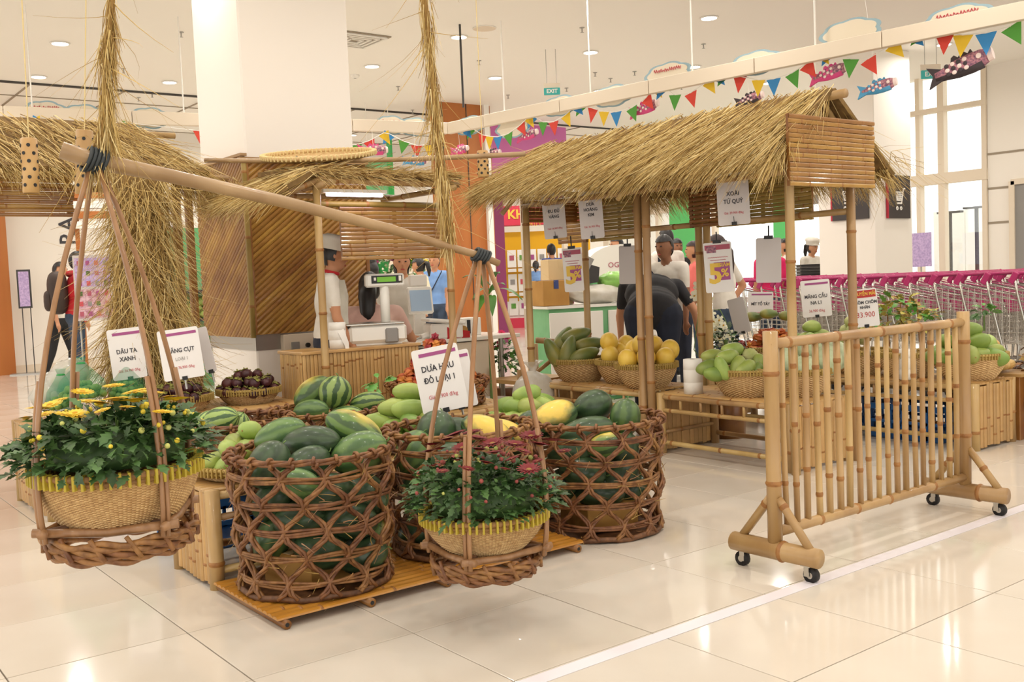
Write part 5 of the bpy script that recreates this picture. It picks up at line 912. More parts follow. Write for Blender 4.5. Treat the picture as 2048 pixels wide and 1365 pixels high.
heap(['mango', 'mango_d'], Bp[4][0]+Vector((0, 0, .16)), .21, 30, .105, 'large green mango heaped at the right end of the table', 'large mangoes', .72, 'mango', MST, smin=1.15, smax=1.4)
heap(['pear'], Vector((6.62, 3.42, .50)), .16, 34, .075, 'yellow brown pear heaped behind the large mangoes', 'pears', .5, 'pear'); t = thing('wooden_crate', 'crate behind the large mangoes carrying the pears', 'crate', (6.72, 3.42, 0)); b = MB(); b.box((0, 0, .21), (.28, .5, .42), bev=.004); b.obj('box', M['slat_d'], t); b = MB(); b.box((0, 0, .43), (.32, .54, .02)); b.obj('lid', M['slat_p'], t)
for k, (u, v, D) in enumerate([(1800, 620, 7.3), (1835, 640, 7.2), (1775, 650, 7.25)]):
    t = thing('longan_leaves', 'yellowing longan leaves, '+['topmost', 'right-hand', 'left-hand'][k]+' bunch on the heap behind the barrier', 'leaves', DP(u, v, D)); tag(foliage('leaves', t, 90, .15, .13, -.03, .085, [mat('leaf_y%d' % k, 'A8A040', .5, 'C4B450', 14), M['leaf_b'], M['straw_o']], 90+k), kind='stuff'); b = MB(); b.tube([(0, 0, .08), (.02, 0, -.16)], .005, 5); b.obj('branch', M['node'], t)
t = thing('pineapple_leaves', 'dark green leaf tuft sticking up behind the right mangoes', 'leaves', DP(1968, 628, 7.0)); foliage('leaves', t, 26, .05, .06, 0, .07, [M['leaf_b'], M['leaf2']], 95); b = MB(); b.tube([(0, 0, .0), (.0, 0, -.12)], .006, 5); b.obj('stalk', M['stem'], t)
q = G(2040, 840, .0); t = thing('dried_sheaf', 'brown heap of dried branches and leaves at the right edge', 'branches', (7.0, 3.05, .2)); tag(foliage('dry_leaves', t, 420, .30, .42, .1, .10, [M['straw_d'], M['rattan_d'], M['straw_o'], M['node']], 97), kind='stuff'); b = MB(); b.lathe([(.2, 0), (.22, .2), (.05, .42)], 10); b.obj('core', M['rattan_d'], t)
# crates under the tables
def crate(lab, P, rz, sx=.5, sy=.34, sz=.24):
    t = thing('plastic_crate', lab, 'crate', P, rz); b = MB(); b.box((0, 0, .012), (sx, sy, .02)); b.obj('base', M['blue_crate'], t)
    for k, (x, y, w, a) in enumerate(((0, -sy/2, sx, 0), (0, sy/2, sx, 0), (-sx/2, 0, sy, 1), (sx/2, 0, sy, 1))):
        b = MB()
        def bx(u, z, du, dz): b.box((x+(u if not a else 0), y+(u if a else 0), z), (du if not a else .014, du if a else .014, dz))
        bx(0, .03, w, .04); bx(0, sz-.02, w, .04); bx(0, sz/2, w, .02)
        for j in range(7): bx(-w/2+.01+j*(w-.02)/6, sz/2, .016, sz)
        b.obj('side_wall', M['blue_crate'], t)
crate('blue plastic crate on the floor behind the left bamboo table', (1.76, 4.66, .002), .0); crate('blue plastic crate under the right table behind the barrier', (6.35, 3.75, .002), PI/2, .55, .4); crate('second blue plastic crate under the right table, farther left', (6.35, 4.45, .002), PI/2, .55, .4); crate('blue plastic crate on the floor at the right edge', (7.05, 3.02, .002), .3, .5, .4, .2)

# ================================================================ price signs
def sign(lab, P, w, h, lines, facing=-yaw, roll_=0.0, pitch_=0.0, board='paper', bar='purple', stand=None, clip=None, name='price_sign', hang=None):
    """P = centre of the card; lines: (text, y fraction from centre, size fraction of h, material)"""
    t = thing(name, lab, 'sign', P); t.rotation_euler = (Matrix.Rotation(facing, 3, 'Z') @ Matrix.Rotation(pitch_, 3, 'X') @ Matrix.Rotation(roll_, 3, 'Y')).to_euler()
    pts = []; r = .012
    for (cx_, cz_, a0) in ((w/2-r, h/2-r, 0), (-w/2+r, h/2-r, 1), (-w/2+r, -h/2+r, 2), (w/2-r, -h/2+r, 3)):
        for k in range(4): a = a0*PI/2+k*PI/6; pts.append((cx_+r*math.cos(a), 0, cz_+r*math.sin(a)))
    b = MB(); b.poly(pts, .006, (0, 1, 0)); b.obj('card', M[board], t)
    if bar: b = MB(); b.box((.01, -.001, h*.40), (w*.8, .001, h*.055)); b.obj('colour_bar', M[bar], t)
    for (tx, fy_s, sz, mk) in lines: text(tx, t, (0, -.0012, fy_s*h), sz*h, M[mk], RXU, bold=.0008 if mk == 'ink' else .0, sx=.86)
    if stand: b = MB(); b.tube([(0, .006, -h/2+.02), (0, .006, -h/2-stand)], .006, 6); b.obj('stand', M['steel'], t); b = MB(); b.box((0, .003, -h/2+.004), (.03, .016, .022)); b.obj('clip', M['black'], t)
    if hang: b = MB(); b.tube([(0, .004, h/2), (.0, .004, h/2+hang)], .005, 6); b.box((0, .004, h/2+.004), (.055, .018, .022)); b.obj('hanging_clip', M['black'], t)
    elif clip: b = MB(); b.box((0, .0, -h/2+.008), (.03, .02, .02)); b.tube([(0, -.012, -h/2+.01), (.0, -.012, -h/2+.05)], .0015, 4); b.obj('clip', M['black'], t)
    return t
sign('white price card for red watermelons leaning behind the middle basket', DP(880, 758, 4.62), .215, .30, [('DƯA HẤU', .18, .13, 'ink'), ('ĐỎ LOẠI 1', .0, .12, 'ink'), ('Giá: 9.900 đ/kg', -.26, .085, 'redink')], -.62, -.16, -.1, stand=.1); sign('second white price card standing behind the watermelon card', DP(913, 760, 4.72), .16, .27, [], -.5, -.14, -.1, stand=.1)
sign('white price card for mangosteens in front of the hay post', DP(362, 708, 5.75), .225, .29, [('MĂNG CỤT', .07, .115, 'ink'), ('LOẠI 1', -.10, .095, 'grey'), ('Giá: 76.900 đ/kg', -.27, .075, 'redink')], -.35, -.1, -.1, stand=.06); sign('white price card for green berries behind the lime nets', DP(254, 708, 5.9), .19, .30, [('DÂU TA', .05, .12, 'ink'), ('XANH', -.1, .12, 'ink'), ('Giá: 36.900 đ/kg', -.33, .07, 'redink')], -.3, -.08, -.1, stand=.06); sign('narrow price card seen edge-on right of the mangosteen card', DP(412, 700, 5.9), .07, .27, [], -.9, -.2, 0, 'paper_g', None, .06)
sign('papaya price card hanging at the left of the hut', AX(1108, 432, 4.76), .17, .33, [('ĐU ĐỦ', .10, .10, 'ink'), ('VÀNG', -.02, .10, 'ink'), ('Giá: 16.900 đ/kg', -.28, .06, 'redink')], -1.0, -.05, .0, 'paper_g', clip=1)
sign('golden melon price card hanging in the hut, second from left', AX(1182, 430, 4.76), .17, .33, [('DƯA', .22, .095, 'ink'), ('HOÀNG', .11, .095, 'ink'), ('KIM', .0, .095, 'ink'), ('Giá: 36.900 đ/kg', -.25, .06, 'redink')], -1.0, -.05, .0, 'paper_g', clip=1)
sign('mango price card hanging from the hut eave near the gable', AX(1466, 398, 4.76), .19, .31, [('XOÀI', .10, .115, 'ink'), ('TỨ QUÝ', -.05, .115, 'ink'), ('Giá: 29.900 đ/kg', -.27, .065, 'redink')], -1.0, -.03, .0, 'paper_g', clip=1)
def promo(lab, P, w, h, hang):
    t = sign(lab, P, w, h, [], -.95, -.04, 0, 'paper', None, hang=hang, name='promotion_sign')
    b = MB(); b.box((.0, -.001, h*.40), (w*.9, .001, h*.1)); b.obj('header_band', M['rose_ink'], t); b = MB(); b.box((-w*.22, -.002, h*.36), (w*.34, .001, h*.13)); b.obj('logo_patch', M['fish_s'], t); b = MB(); b.box((w*.12, -.001, -h*.08), (w*.56, .001, h*.36), bev=0); b.obj('discount_patch', M['purple'], t)
    for q in (.20, .145): b = MB(); b.tube([((i/30-.5)*w*(.72 if q > .18 else .55), -.0015, q*h+h*.008*math.sin(i*2.3)) for i in range(31)], .0016, 4); b.obj('small_print', M['redink'], t)
    text('5', t, (-w*.12, -.0025, -h*.14), h*.55, M['yel_ink'], RXU, bold=.006); text('%', t, (w*.22, -.0025, -h*.12), h*.22, M['yel_ink'], RXU, bold=.002); text('GIẢM', t, (w*.2, -.0025, h*.04), h*.10, M['yel_ink'], RXU, bold=.001)
promo('five percent discount sheet hanging at the left of the hut', AX(1146, 540, 5.0), .15, .33, .09); promo('five percent discount sheet hanging in front of the long-haired woman', AX(1437, 535, 5.2), .185, .335, .07); sign('blank grey back of a sheet hanging left of the gable post', AX(1537, 521, 5.3), .16, .29, [], -1.05, .02, 0, 'paper_g', None, hang=.08); sign('blank grey sheet hanging beside the two middle hut posts', AX(1255, 530, 5.34), .13, .29, [], -1.0, .02, 0, 'paper_g', None, hang=.05)
sign('white jackfruit price card on the rambutan heap', DP(1521, 610, 8.15), .2, .21, [('MÍT TỐ TÂY', .03, .15, 'ink'), ('15.900 đ/kg', -.33, .12, 'redink')], -.95, .03, 0, stand=.1); sign('white custard apple price card behind the mango heap', DP(1632, 597, 7.9), .22, .29, [('MÃNG CẦU', .05, .13, 'ink'), ('NA L1', -.12, .13, 'ink'), ('36.900 đ/kg', -.34, .10, 'redink')], -1.0, -.06, -.1, stand=.80); sign('grey price card seen from behind below the orchid', DP(1478, 632, 7.6), .13, .27, [], -1.2, -.22, 0, 'paper_g', None, stand=.1)
t = sign('red and white rambutan promotion card standing over the barrier', DP(1730, 616, 6.9), .17, .26, [('CHÔM CHÔM', .14, .115, 'ink'), ('NHÃN', .01, .10, 'ink'), ('33.900', -.19, .20, 'redsign')], -1.05, -.09, -.08, bar=None, stand=.2); b = MB(); b.box((0, -.001, .095), (.155, .0012, .05)); b.obj('header_band', M['redsign'], t); text('KHUYẾN MÃI', t, (0, -.002, .095), .032, M['yel_ink'], RXU, bold=.0008, sx=.8)
# ================================================================ people
def capsule(b, p0, p1, r0, r1, n=10):
    p0, p1 = Vector(p0), Vector(p1); d = (p1-p0); L = d.length; d = d/L if L > 1e-6 else Vector((0, 0, 1)); P = []; R = []
    for a in (90, 60, 30, 0): P.append(p0-d*r0*math.sin(math.radians(a))); R.append(max(r0*math.cos(math.radians(a)), r0*.05))
    for a in (0, 30, 60, 90): P.append(p1+d*r1*math.sin(math.radians(a))); R.append(max(r1*math.cos(math.radians(a)), r1*.05))
    b.tube(P, R, n)
def person(label, P, face, h, lean=0, arms=None, legs='stand', head=(0, 0), cols=('shirt_w', 'navy', 'skin'), sleeve='short', hair='short', haircol='hair', vox=.0125, wide=1.0, twist=0, shoes='black', group=None, hem=1):
    """face = heading of the body (radians, world); arms = ((upperL, foreL), (upperR, foreR)) direction vectors in body axes x right, y forward, z up"""
    k = h/1.70; t = thing('person', label, 'person', (P[0], P[1], P[2] if len(P) > 2 else 0.0), face-PI/2); b = MB(); prim = []
    def cap(p0, p1, r0, r1, reg, n=10): p0, p1 = Vector(p0)*k, Vector(p1)*k; capsule(b, p0, p1, r0*k, r1*k, n); prim.append((0, p0, p1, r0*k, r1*k, reg))
    def ell(c, r, R, reg): c = Vector(c)*k; r = Vector(r)*k; b.ell(c, tuple(r), 14, 10, R); prim.append((1, c, R, r, 0, reg))
    ln = math.radians(lean); T = Matrix.Rotation(-ln, 3, 'X'); Tt = T @ Matrix.Rotation(math.radians(twist), 3, 'Z'); pz = .90 if legs != 'sit' else .53
    pel = Vector((0, 0, pz)); sp = T @ Vector((0, 0, 1)); w = wide
    I = Matrix.Identity(3); ell(pel+sp*.0, (.155*w, .115*w, .12), T, hem); ell(pel+sp*.12, (.145*w, .105*w, .15), T, 0); ell(pel+sp*.30, (.160*w, .110*w, .18), Tt, 0); ell(pel+sp*.40, (.150*w, .098*w, .11), Tt, 0); ell(pel+sp*.06, (.152*w, .112*w, .15), T, 0)
    sh = [pel+sp*.455+Tt @ Vector((s*.155*w, 0, 0)) for s in (-1, 1)]; cap(sh[0]*.97+sh[1]*.03, sh[1]*.97+sh[0]*.03, .062, .062, 0)
    nk = pel+sp*.48; hy, hp = math.radians(head[0]), math.radians(head[1]); HR = Matrix.Rotation(hy, 3, 'Z') @ Matrix.Rotation(hp, 3, 'X'); HR = T @ HR if lean > 40 else HR; hd = (nk+sp*.05).lerp(nk+Vector((0, 0, .05)), .5 if lean < 40 else 0); hc = hd+HR @ Vector((0, .02, .125))
    cap(nk-sp*.02, hc-HR @ Vector((0, .0, .07)), .054, .048, 2); ell(hc, (.074, .092, .108), HR, 2); ell(hc+HR @ Vector((0, .035, -.062)), (.050, .052, .048), HR, 2); ell(hc+HR @ Vector((0, .094, -.015)), (.013, .018, .022), HR, 2)
    for s in (-1, 1): ell(hc+HR @ Vector((s*.076, -.005, -.012)), (.010, .018, .028), HR, 2)
    if arms is None: arms = (((-.12, .0, -1), (-.05, .25, -1)), ((.12, .0, -1), (.05, .25, -1)))
    ends = []
    for i, s in enumerate((-1, 1)):
        u = (Vector(arms[i][0])).normalized(); f = (Vector(arms[i][1])).normalized(); a = sh[i]; e = a+u*.27; wr = e+f*.235
        cap(a, a.lerp(e, .62), .057, .047, 0); cap(a.lerp(e, .6), e, .042 if sleeve == 'short' else .048, .036 if sleeve == 'short' else .042, 2 if sleeve == 'short' else 0); cap(e, wr, .038 if sleeve == 'short' else .042, .026 if sleeve == 'short' else .031, 2 if sleeve == 'short' else 0)
        x_, y_, _ = frame(f, Vector((s, .2, 0))); pm = wr+f*.055; cap(wr, pm, .027, .031, 2)
        for q in range(4): o = y_*(.024-.016*q); c1 = pm+o+f*.035; l = (.034, .040, .037, .028)[q]; cap(pm+o, c1, .0105, .010, 2, 6); cap(c1, c1+(f*.8-x_*s*.5).normalized()*l, .010, .008, 2, 6)
        th = wr+f*.02+y_*.026; cap(th, th+(f*.7+y_*.7).normalized()*.055, .012, .009, 2, 6); ends.append((wr*k, f))
    hips = [pel+Vector((s*.085*w, 0, -.03)) for s in (-1, 1)]
    LG = {'stand': [((0, 0, -1), (0, 0, -1)), ((0, .02, -1), (0, -.03, -1))], 'walk': [((0, .28, -1), (0, -.08, -1)), ((0, -.22, -1), (0, -.42, -1))], 'sit': [((-.15, 1, -.05), (0, -.1, -1)), ((.15, 1, -.05), (0, -.1, -1))]}[legs]
    for i in range(2):
        a = hips[i]; kn = a+Vector(LG[i][0]).normalized()*.40; an = kn+Vector(LG[i][1]).normalized()*.40
        if legs == 'stand': sc = (a.z-.07)/(a.z-an.z); kn = a+(kn-a)*sc; an = a+(an-a)*sc
        cap(a, kn, .086*w, .058, 1); cap(kn, an, .058, .044, 1); cap(an+Vector((0, -.03, -.03)), an+Vector((0, .12, -.04)), .036, .030, 3)
    me = b.mesh('tmp', M['skin']); ob = bpy.data.objects.new('tmp', me); COL.objects.link(ob); rm = ob.modifiers.new('r', 'REMESH'); rm.mode = 'VOXEL'; rm.voxel_size = vox; sm = ob.modifiers.new('s', 'SMOOTH'); sm.factor = .5; sm.iterations = 6
    dg = bpy.context.evaluated_depsgraph_get(); me2 = bpy.data.meshes.new_from_object(ob.evaluated_get(dg)); bpy.data.objects.remove(ob); me2.name = 'body'; me2.materials.clear()
    for c in (cols[0], cols[1], cols[2], shoes): me2.materials.append(M[c])
    n = len(me2.polygons); C_ = np.zeros(n*3); me2.polygons.foreach_get('center', C_); C_ = C_.reshape(-1, 3); best = np.full(n, 9e9); reg = np.zeros(n, int)
    for (ty, a, e, r0, r1, rg) in prim:
        if ty == 0:
            a_, d = np.array(a), np.array(e-a); L2 = max(d@d, 1e-9); s = np.clip(((C_-a_)@d)/L2, 0, 1); D = np.linalg.norm(C_-a_-s[:, None]*d, axis=1)-(r0+(r1-r0)*s)
        else: q = (C_-np.array(a))@np.array(e); D = (np.linalg.norm(q/np.array(r0), axis=1)-1)*min(r0)
        m = D < best; best[m] = D[m]; reg[m] = rg
    me2.polygons.foreach_set('material_index', reg.astype(np.int32)); me2.polygons.foreach_set('use_smooth', np.ones(n, bool)); me2.update(); place('body', me2, t)
    # hair, eyes, mouth
    hb = MB(); hb.ell((0, 0, 0), (.083, .100, .116), 18, 14); keep = []
    for f in hb.f:
        c = sum((Vector(hb.v[i]) for i in f), Vector())/len(f)
        if c.z > .05 or (c.y < .015 and c.z > (-.055 if hair == 'short' else -.09)) or (c.y < -.045 and c.z > -.095): keep.append(f)
    hb.f = keep; hb.m = [0]*len(keep); HM = (Matrix.Translation(hc*k) @ HR.to_4x4() @ Matrix.Scale(k, 4)); hb.v = [tuple(HM @ Vector(v)) for v in hb.v]
    if hair in ('long', 'pony', 'bob'):
        pts = {'long': [(0, -.06, .02), (0, -.105, -.08), (0, -.11, -.20), (.01, -.10, -.32)], 'pony': [(0, -.09, .03), (0, -.135, .0), (0, -.14, -.10), (0, -.125, -.18)], 'bob': [(0, -.05, .0), (0, -.075, -.07), (0, -.075, -.13)]}[hair]
        rr = {'long': [.065, .068, .055, .025], 'pony': [.03, .036, .03, .012], 'bob': [.075, .08, .07]}[hair]
        hb.tube([HM @ Vector(p) for p in pts], [q*k for q in rr], 12, flat=.75 if hair != 'pony' else 1)
    hb.obj('hair', M[haircol], t, True)
    eb = MB()
    for s in (-1, 1): eb.ell(HM @ Vector((s*.030, .086, .012)), (.011*k, .007*k, .006*k), 8, 6)
    eb.obj('eyes', M['eye'], t, True); lb = MB(); lb.ell(HM @ Vector((0, .088, -.062)), (.022*k, .007*k, .007*k), 8, 6, (HR)); lb.obj('mouth', M['lip'], t, True)
    return dict(t=t, hc=hc*k, HR=HR, HM=HM, k=k, pel=pel*k, sp=sp, sh=[q*k for q in sh], ends=ends, T=Tt)
def hat(I, mk='shirt_w', brim=False):
    b = MB(); b.lathe([(.090, .03), (.094, .05), (.096, .075), (.110, .095), (.105, .125), (.07, .145), (0, .15)], 20, cap=False); b.v = [tuple(I['HM'] @ Vector((v[0], v[1]*1.12-.012, v[2]))) for v in b.v]; o = b.obj('cap', M[mk], I['t'], True)
    if brim: b = MB(); b.poly([I['HM'] @ Vector((.07*math.cos(a), .08+.075*math.sin(a), .045)) for a in [PI*m/8 for m in range(9)]], .006, (0, 0, 1)); b.obj('peak', M[mk], I['t'])
def strap(I, mk, w=.03, flip=1):
    k = I['k']; b = MB(); a = I['sh'][0 if flip > 0 else 1]; e = I['pel']+Vector((flip*.15*k, 0, .02)); T = I['T']; P = [a.lerp(e, s/8)+(T @ Vector((0, -(.120+.01*math.sin(PI*s/8))*k, 0)))+Vector((0, 0, .05*k*(1-s/8))) for s in range(9)]; V = []
    for p in P: V += [p+Vector((0, 0, w/2)), p-Vector((0, 0, w/2))]
    b.add(V, [(2*i, 2*i+1, 2*i+3, 2*i+2) for i in range(8)]); V2 = [Vector(v)+(T @ Vector((0, .25*k, 0))) for v in V]; b.add(V2, [(2*i, 2*i+1, 2*i+3, 2*i+2) for i in range(8)]); b.obj('bag_strap', M[mk], I['t'], True)
aF = math.atan2(FW.y, FW.x); aR = math.atan2(RT.y, RT.x)
def at(u, D): q = DP(u, 600, D); return (q.x, q.y)
def hh(u, v, D): return (DP(u, v, D).z)/.915
# --- shop assistant in white cap
I = person('shop assistant in white cap, white shirt and apron at the scale counter', at(652, 6.75), aR+.25, hh(655, 508, 6.75), 4, (((-.15, .1, -1), (0, .5, -.8)), ((.1, .1, -1), (-.1, .45, -.9))), 'stand', (0, -14), ('shirt_w', 'navy', 'skin'), vox=.0105); hat(I)
b = MB(); k = I['k']; b.lathe([(.062, 0), (.066, .012), (.060, .02)], 18, cap=False); o = b.obj('red_collar', M['red'], I['t'], True); o.location = I['sh'][0].lerp(I['sh'][1], .5)+Vector((0, .005, .055*k)); o.rotation_euler = (-.25, 0, 0)
b = MB(); n = 9; V = []
for z, r in ((.46, .13), (.34, .165), (.2, .165), (.05, .18), (-.12, .19)):
    for j in range(n): a = PI*j/(n-1); V.append(I['pel']+I['sp']*(z*k)+Vector((r*k*1.04*math.cos(a), r*k*.86*math.sin(a), 0)))
b.add(V, [(i*n+j, i*n+j+1, (i+1)*n+j+1, (i+1)*n+j) for i in range(4) for j in range(n-1)]); b.obj('apron', M['apron'], I['t'], True)
# --- seated woman in pink, back to us
q = at(738, 7.15); zz = DP(742, 568, 7.15).z; I = person('woman in pale pink top seated with her back to us, long dark hair', (q[0], q[1], zz-1.17), aF+.1, 1.66, 8, (((-.35, .5, -.8), (.1, 1, -.1)), ((.4, .5, -.8), (.0, 1, .0))), 'sit', (-8, -8), ('shirt_pink', 'jeans', 'skin'), hair='long', vox=.0115, wide=1.25)
t = thing('stool', 'stool under the seated woman in pink', 'stool', (q[0], q[1], 0)); b = MB(); b.box((0, 0, .42), (.32, .32, .03), bev=.008); b.obj('seat', M['white'], t)
for sx in (-1, 1):
    for sy_ in (-1, 1): b = MB(); b.tube([(sx*.13, sy_*.13, 0), (sx*.12, sy_*.12, .41)], .014, 6); b.obj('leg', M['steel'], t)
# --- others behind the counter
I = person('woman in light grey long-sleeved shirt standing behind the cash desk, facing us', at(805, 8.6), aF+PI+.25, hh(805, 522, 8.6), 6, (((-.25, .15, -1), (.3, .8, -.2)), ((.3, .2, -1), (-.3, .9, -.3))), 'stand', (-4, -10), ('shirt_g', 'shirt_g', 'skin'), 'long', 'bob', vox=.0125, wide=1.08)
person('person in coral pink top, dark hair, in front of the flower shelves', at(748, 11.5), aF+.6, hh(752, 527, 11.5), 5, None, 'stand', (0, 0), ('coral', 'navy', 'skin'), hair='bob', vox=.015)
person('girl with ponytail in cream shirt holding flowers, seen from the side', at(850, 13), aR+PI-.2, hh(848, 530, 13), 4, (((-.1, .3, -1), (.0, .8, .5)), ((.1, .1, -1), (0, .3, -1))), 'stand', (0, -8), ('cream_sh', 'navy', 'skin'), hair='pony', vox=.015)
I = person('person in blue shirt with a dark shoulder strap behind the monitor', at(873, 14), aF+PI-.3, hh(873, 522, 14), 0, None, 'stand', (0, 0), ('blue_sh', 'jeans', 'skin'), vox=.016); strap(I, 'navy')
person('girl in light blue top and black trousers at the yellow leaflet rack', at(1074, 23.4), aF-.1, 1.62, 3, (((-.3, .4, -.8), (.4, .6, .3)), ((.25, .5, -.7), (.0, 1, .1))), 'stand', (0, -4), ('blue_sh', 'black_c', 'skin'), hair='pony', vox=.016)
person('dark haired person in blue top in front of the yellow leaflet rack', at(1107, 19.5), aF+.3, hh(1107, 500, 19.5), 0, None, 'stand', (0, 0), ('blue_d', 'jeans', 'skin'), vox=.018)
person('boy in red shirt behind the white kiosk', at(1240, 14), aR+PI+.3, hh(1240, 490, 14), 0, None, 'stand', (0, 0), ('red', 'navy', 'skin'), vox=.016)
I = person('man in white polo shirt with a dark strap, leaning to the left', at(1350, 8.7), aF+PI-.6, hh(1312, 490, 8.7)*1.0, 17, (((-.12, .1, -1), (-.05, .2, -1)), ((.2, .3, -.9), (.1, .6, -.7))), 'stand', (-12, -6), ('shirt_w', 'navy', 'skin_d'), vox=.0115); strap(I, 'navy', .05, -1)
q = at(1305, 7.9); I = person('person in black shirt bending over behind the yellow melons', q, aF-.12, 1.70, 66, (((-.2, .5, -1), (.0, .5, -1)), ((.6, -.3, -1), (.15, .0, -1))), 'stand', (0, -35), ('black_c', 'navy', 'skin'), vox=.0115, wide=1.4, hem=0)
person('man with black hair behind the man in the polo shirt', at(1338, 11.5), aF+.4, hh(1340, 476, 11.5), 0, None, 'stand', (0, 0), ('shirt_w', 'navy', 'skin'), vox=.016)
person('man looking this way, between the polo shirt and the hut post', at(1356, 13), aF+PI+.2, hh(1356, 494, 13), 0, None, 'stand', (0, 0), ('black_c', 'jeans', 'skin_d'), vox=.016)
person('woman in profile partly hidden by the paired hut posts', at(1399, 11), aR+PI, hh(1401, 500, 11), 4, None, 'stand', (0, 0), ('coral', 'jeans', 'skin'), hair='long', haircol='hair_b', vox=.016)
I = person('woman with long brown hair in white shirt, hand on hip', at(1452, 8.9), aF+.75, hh(1450, 490, 8.9), 6, (((-.3, .2, -1), (.0, .7, -.6)), ((.75, -.1, -.85), (-.55, .35, -.8))), 'stand', (15, -6), ('shirt_w', 'jeans', 'skin'), hair='long', haircol='hair_b', vox=.0115)
wr, f = I['ends'][1]; b = MB(); x_, y_, _ = frame(f); b.tube([wr+(x_*math.cos(a)+y_*math.sin(a))*.031 for a in [2*PI*m/12 for m in range(12)]], .006, 6, closed=True); b.obj('wristwatch', M['chrome'], I['t'], True)
person('person in hot pink shirt and jeans behind the hanging grey sheet', at(1542, 11), aF+.3, 1.58, 0, None, 'stand', (0, 0), ('hotpink', 'jeans', 'skin'), vox=.016)
I = person('worker in white cap behind the stacked black baskets', at(1621, 15), aF+PI+.5, hh(1621, 494, 15), 3, None, 'stand', (0, -10), ('shirt_w', 'navy', 'skin'), hair='pony', vox=.017); hat(I, brim=True)
person('dark haired woman in white behind the hanging grey sheet, far back', at(1574, 15), aR+PI, hh(1573, 492, 15), 0, None, 'stand', (0, 0), ('shirt_w', 'navy', 'skin'), hair='long', vox=.018)
# --- left: two walkers
I = person('walker in red hooded jacket with a brown backpack at left', at(150, 12.3), aR+.5, hh(146, 522, 12.3), 4, None, 'stand', (-10, 0), ('red', 'jeans', 'skin'), 'long', vox=.0135, wide=1.08); k = I['k']
b = MB(); b.ell(I['pel']+I['sp']*.29*k+Vector((0, -.20*k, 0)), (.165*k, .11*k, .25*k), 18, 14, fn=lambda p: (math.copysign(abs(p.x)**.6, p.x), math.copysign(abs(p.y)**.7, p.y), math.copysign(abs(p.z)**.6, p.z))); bp = b.obj('backpack', M['bagbrown'], I['t'], True); b = MB(); b.ell(I['pel']+I['sp']*.2*k+Vector((0, -.30*k, 0)), (.12*k, .045*k, .12*k), 14, 10, fn=lambda p: (math.copysign(abs(p.x)**.6, p.x), p.y, math.copysign(abs(p.z)**.6, p.z))); b.obj('front_pocket', M['bagbrown'], bp, True)
b = MB(); b.tube([I['sh'][0].lerp(I['sh'][1], s/8)+Vector((0, (-.075+.10*abs(s/4-1))*k, .05*k)) for s in range(9)], [.04*k]*9, 8); b.obj('hood', M['red'], I['t'], True)
person('walker in white shirt and black trousers striding past the white wall', at(116, 13.3), aR-.1, hh(112, 541, 13.3), 4, None, 'walk', (0, 0), ('shirt_w', 'black_c', 'skin'), vox=.0135)
# ================================================================ shopping carts
def cart_proto():
    t = bpy.data.objects.new('shopping_cart', None); COL.objects.link(t); L, Wb, Wf = .80, .52, .40
    def wires(pts0, pts1, n, m, b):
        for i in range(n): f = i/(n-1); b.tube([Vector(pts0[0]).lerp(Vector(pts0[1]), f), Vector(pts1[0]).lerp(Vector(pts1[1]), f)], .0022, 4)
        for j in range(m): f = j/(m-1); b.tube([Vector(pts0[0]).lerp(Vector(pts1[0]), f), Vector(pts0[1]).lerp(Vector(pts1[1]), f)], .0028, 4)
    for s in (-1, 1):
        b = MB(); wires(((0, s*Wb/2, .98), (0, s*Wb/2, .48)), ((L, s*Wf/2, .82), (L, s*Wf/2, .52)), 11, 16, b); tag(b.obj('side_grid', M['wire'], t), kind='stuff')
        b = MB(); b.tube([(0, s*Wb/2, .98), (L, s*Wf/2, .82), (L, s*Wf/2, .5)], .007, 6); b.obj('side_rail', M['chrome'], t, True); b = MB(); b.tube([(.02, s*Wb/2, 1.0), (L*.98, s*Wf/2, .84)], .0035, 5); b.obj('bumper_strip', M['cartpink'], t, True)
        b = MB(); b.tube([(-.03, s*Wb/2, 1.06), (0, s*Wb/2, .9), (.12, s*Wb/2, .4), (.1, s*Wb/2, .18), (.85, s*Wf/2, .16)], .010, 6); b.obj('frame_tube', M['chrome'], t, True); b = MB(); b.box((-.03, s*Wb/2, 1.035), (.05, .03, .10), Matrix.Rotation(.5, 3, 'Y'), bev=.006); b.obj('handle_bracket', M['cartpink'], t)
        for x in (.12, .82): b = MB(); b.tube([(x, s*(.2 if x > .5 else .25)-.012, .06), (x, s*(.2 if x > .5 else .25)+.012, .06)], .06, 12); b.obj('wheel', M['rubber'], t, True)
    b = MB(); wires(((L, -Wf/2, .82), (L, -Wf/2, .5)), ((L, Wf/2, .82), (L, Wf/2, .5)), 8, 9, b); tag(b.obj('front_grid', M['wire'], t), kind='stuff')
    b = MB(); wires(((0, -Wb/2, .48), (L, -Wf/2, .52)), ((0, Wb/2, .48), (L, Wf/2, .52)), 7, 10, b); tag(b.obj('bottom_grid', M['wire'], t), kind='stuff')
    b = MB(); b.tube([(-.03, -Wb/2, 1.07), (-.03, Wb/2, 1.07)], .016, 10); b.obj('handle', M['cartpink'], t, True); b = MB(); b.box((.1, 0, .80), (.012, .36, .12), Matrix.Rotation(-.35, 3, 'Y'), bev=.004); b.obj('child_seat_flap', M['cartpink'], t)
    return t
cp = cart_proto(); cp['category'] = 'cart'; n = 0
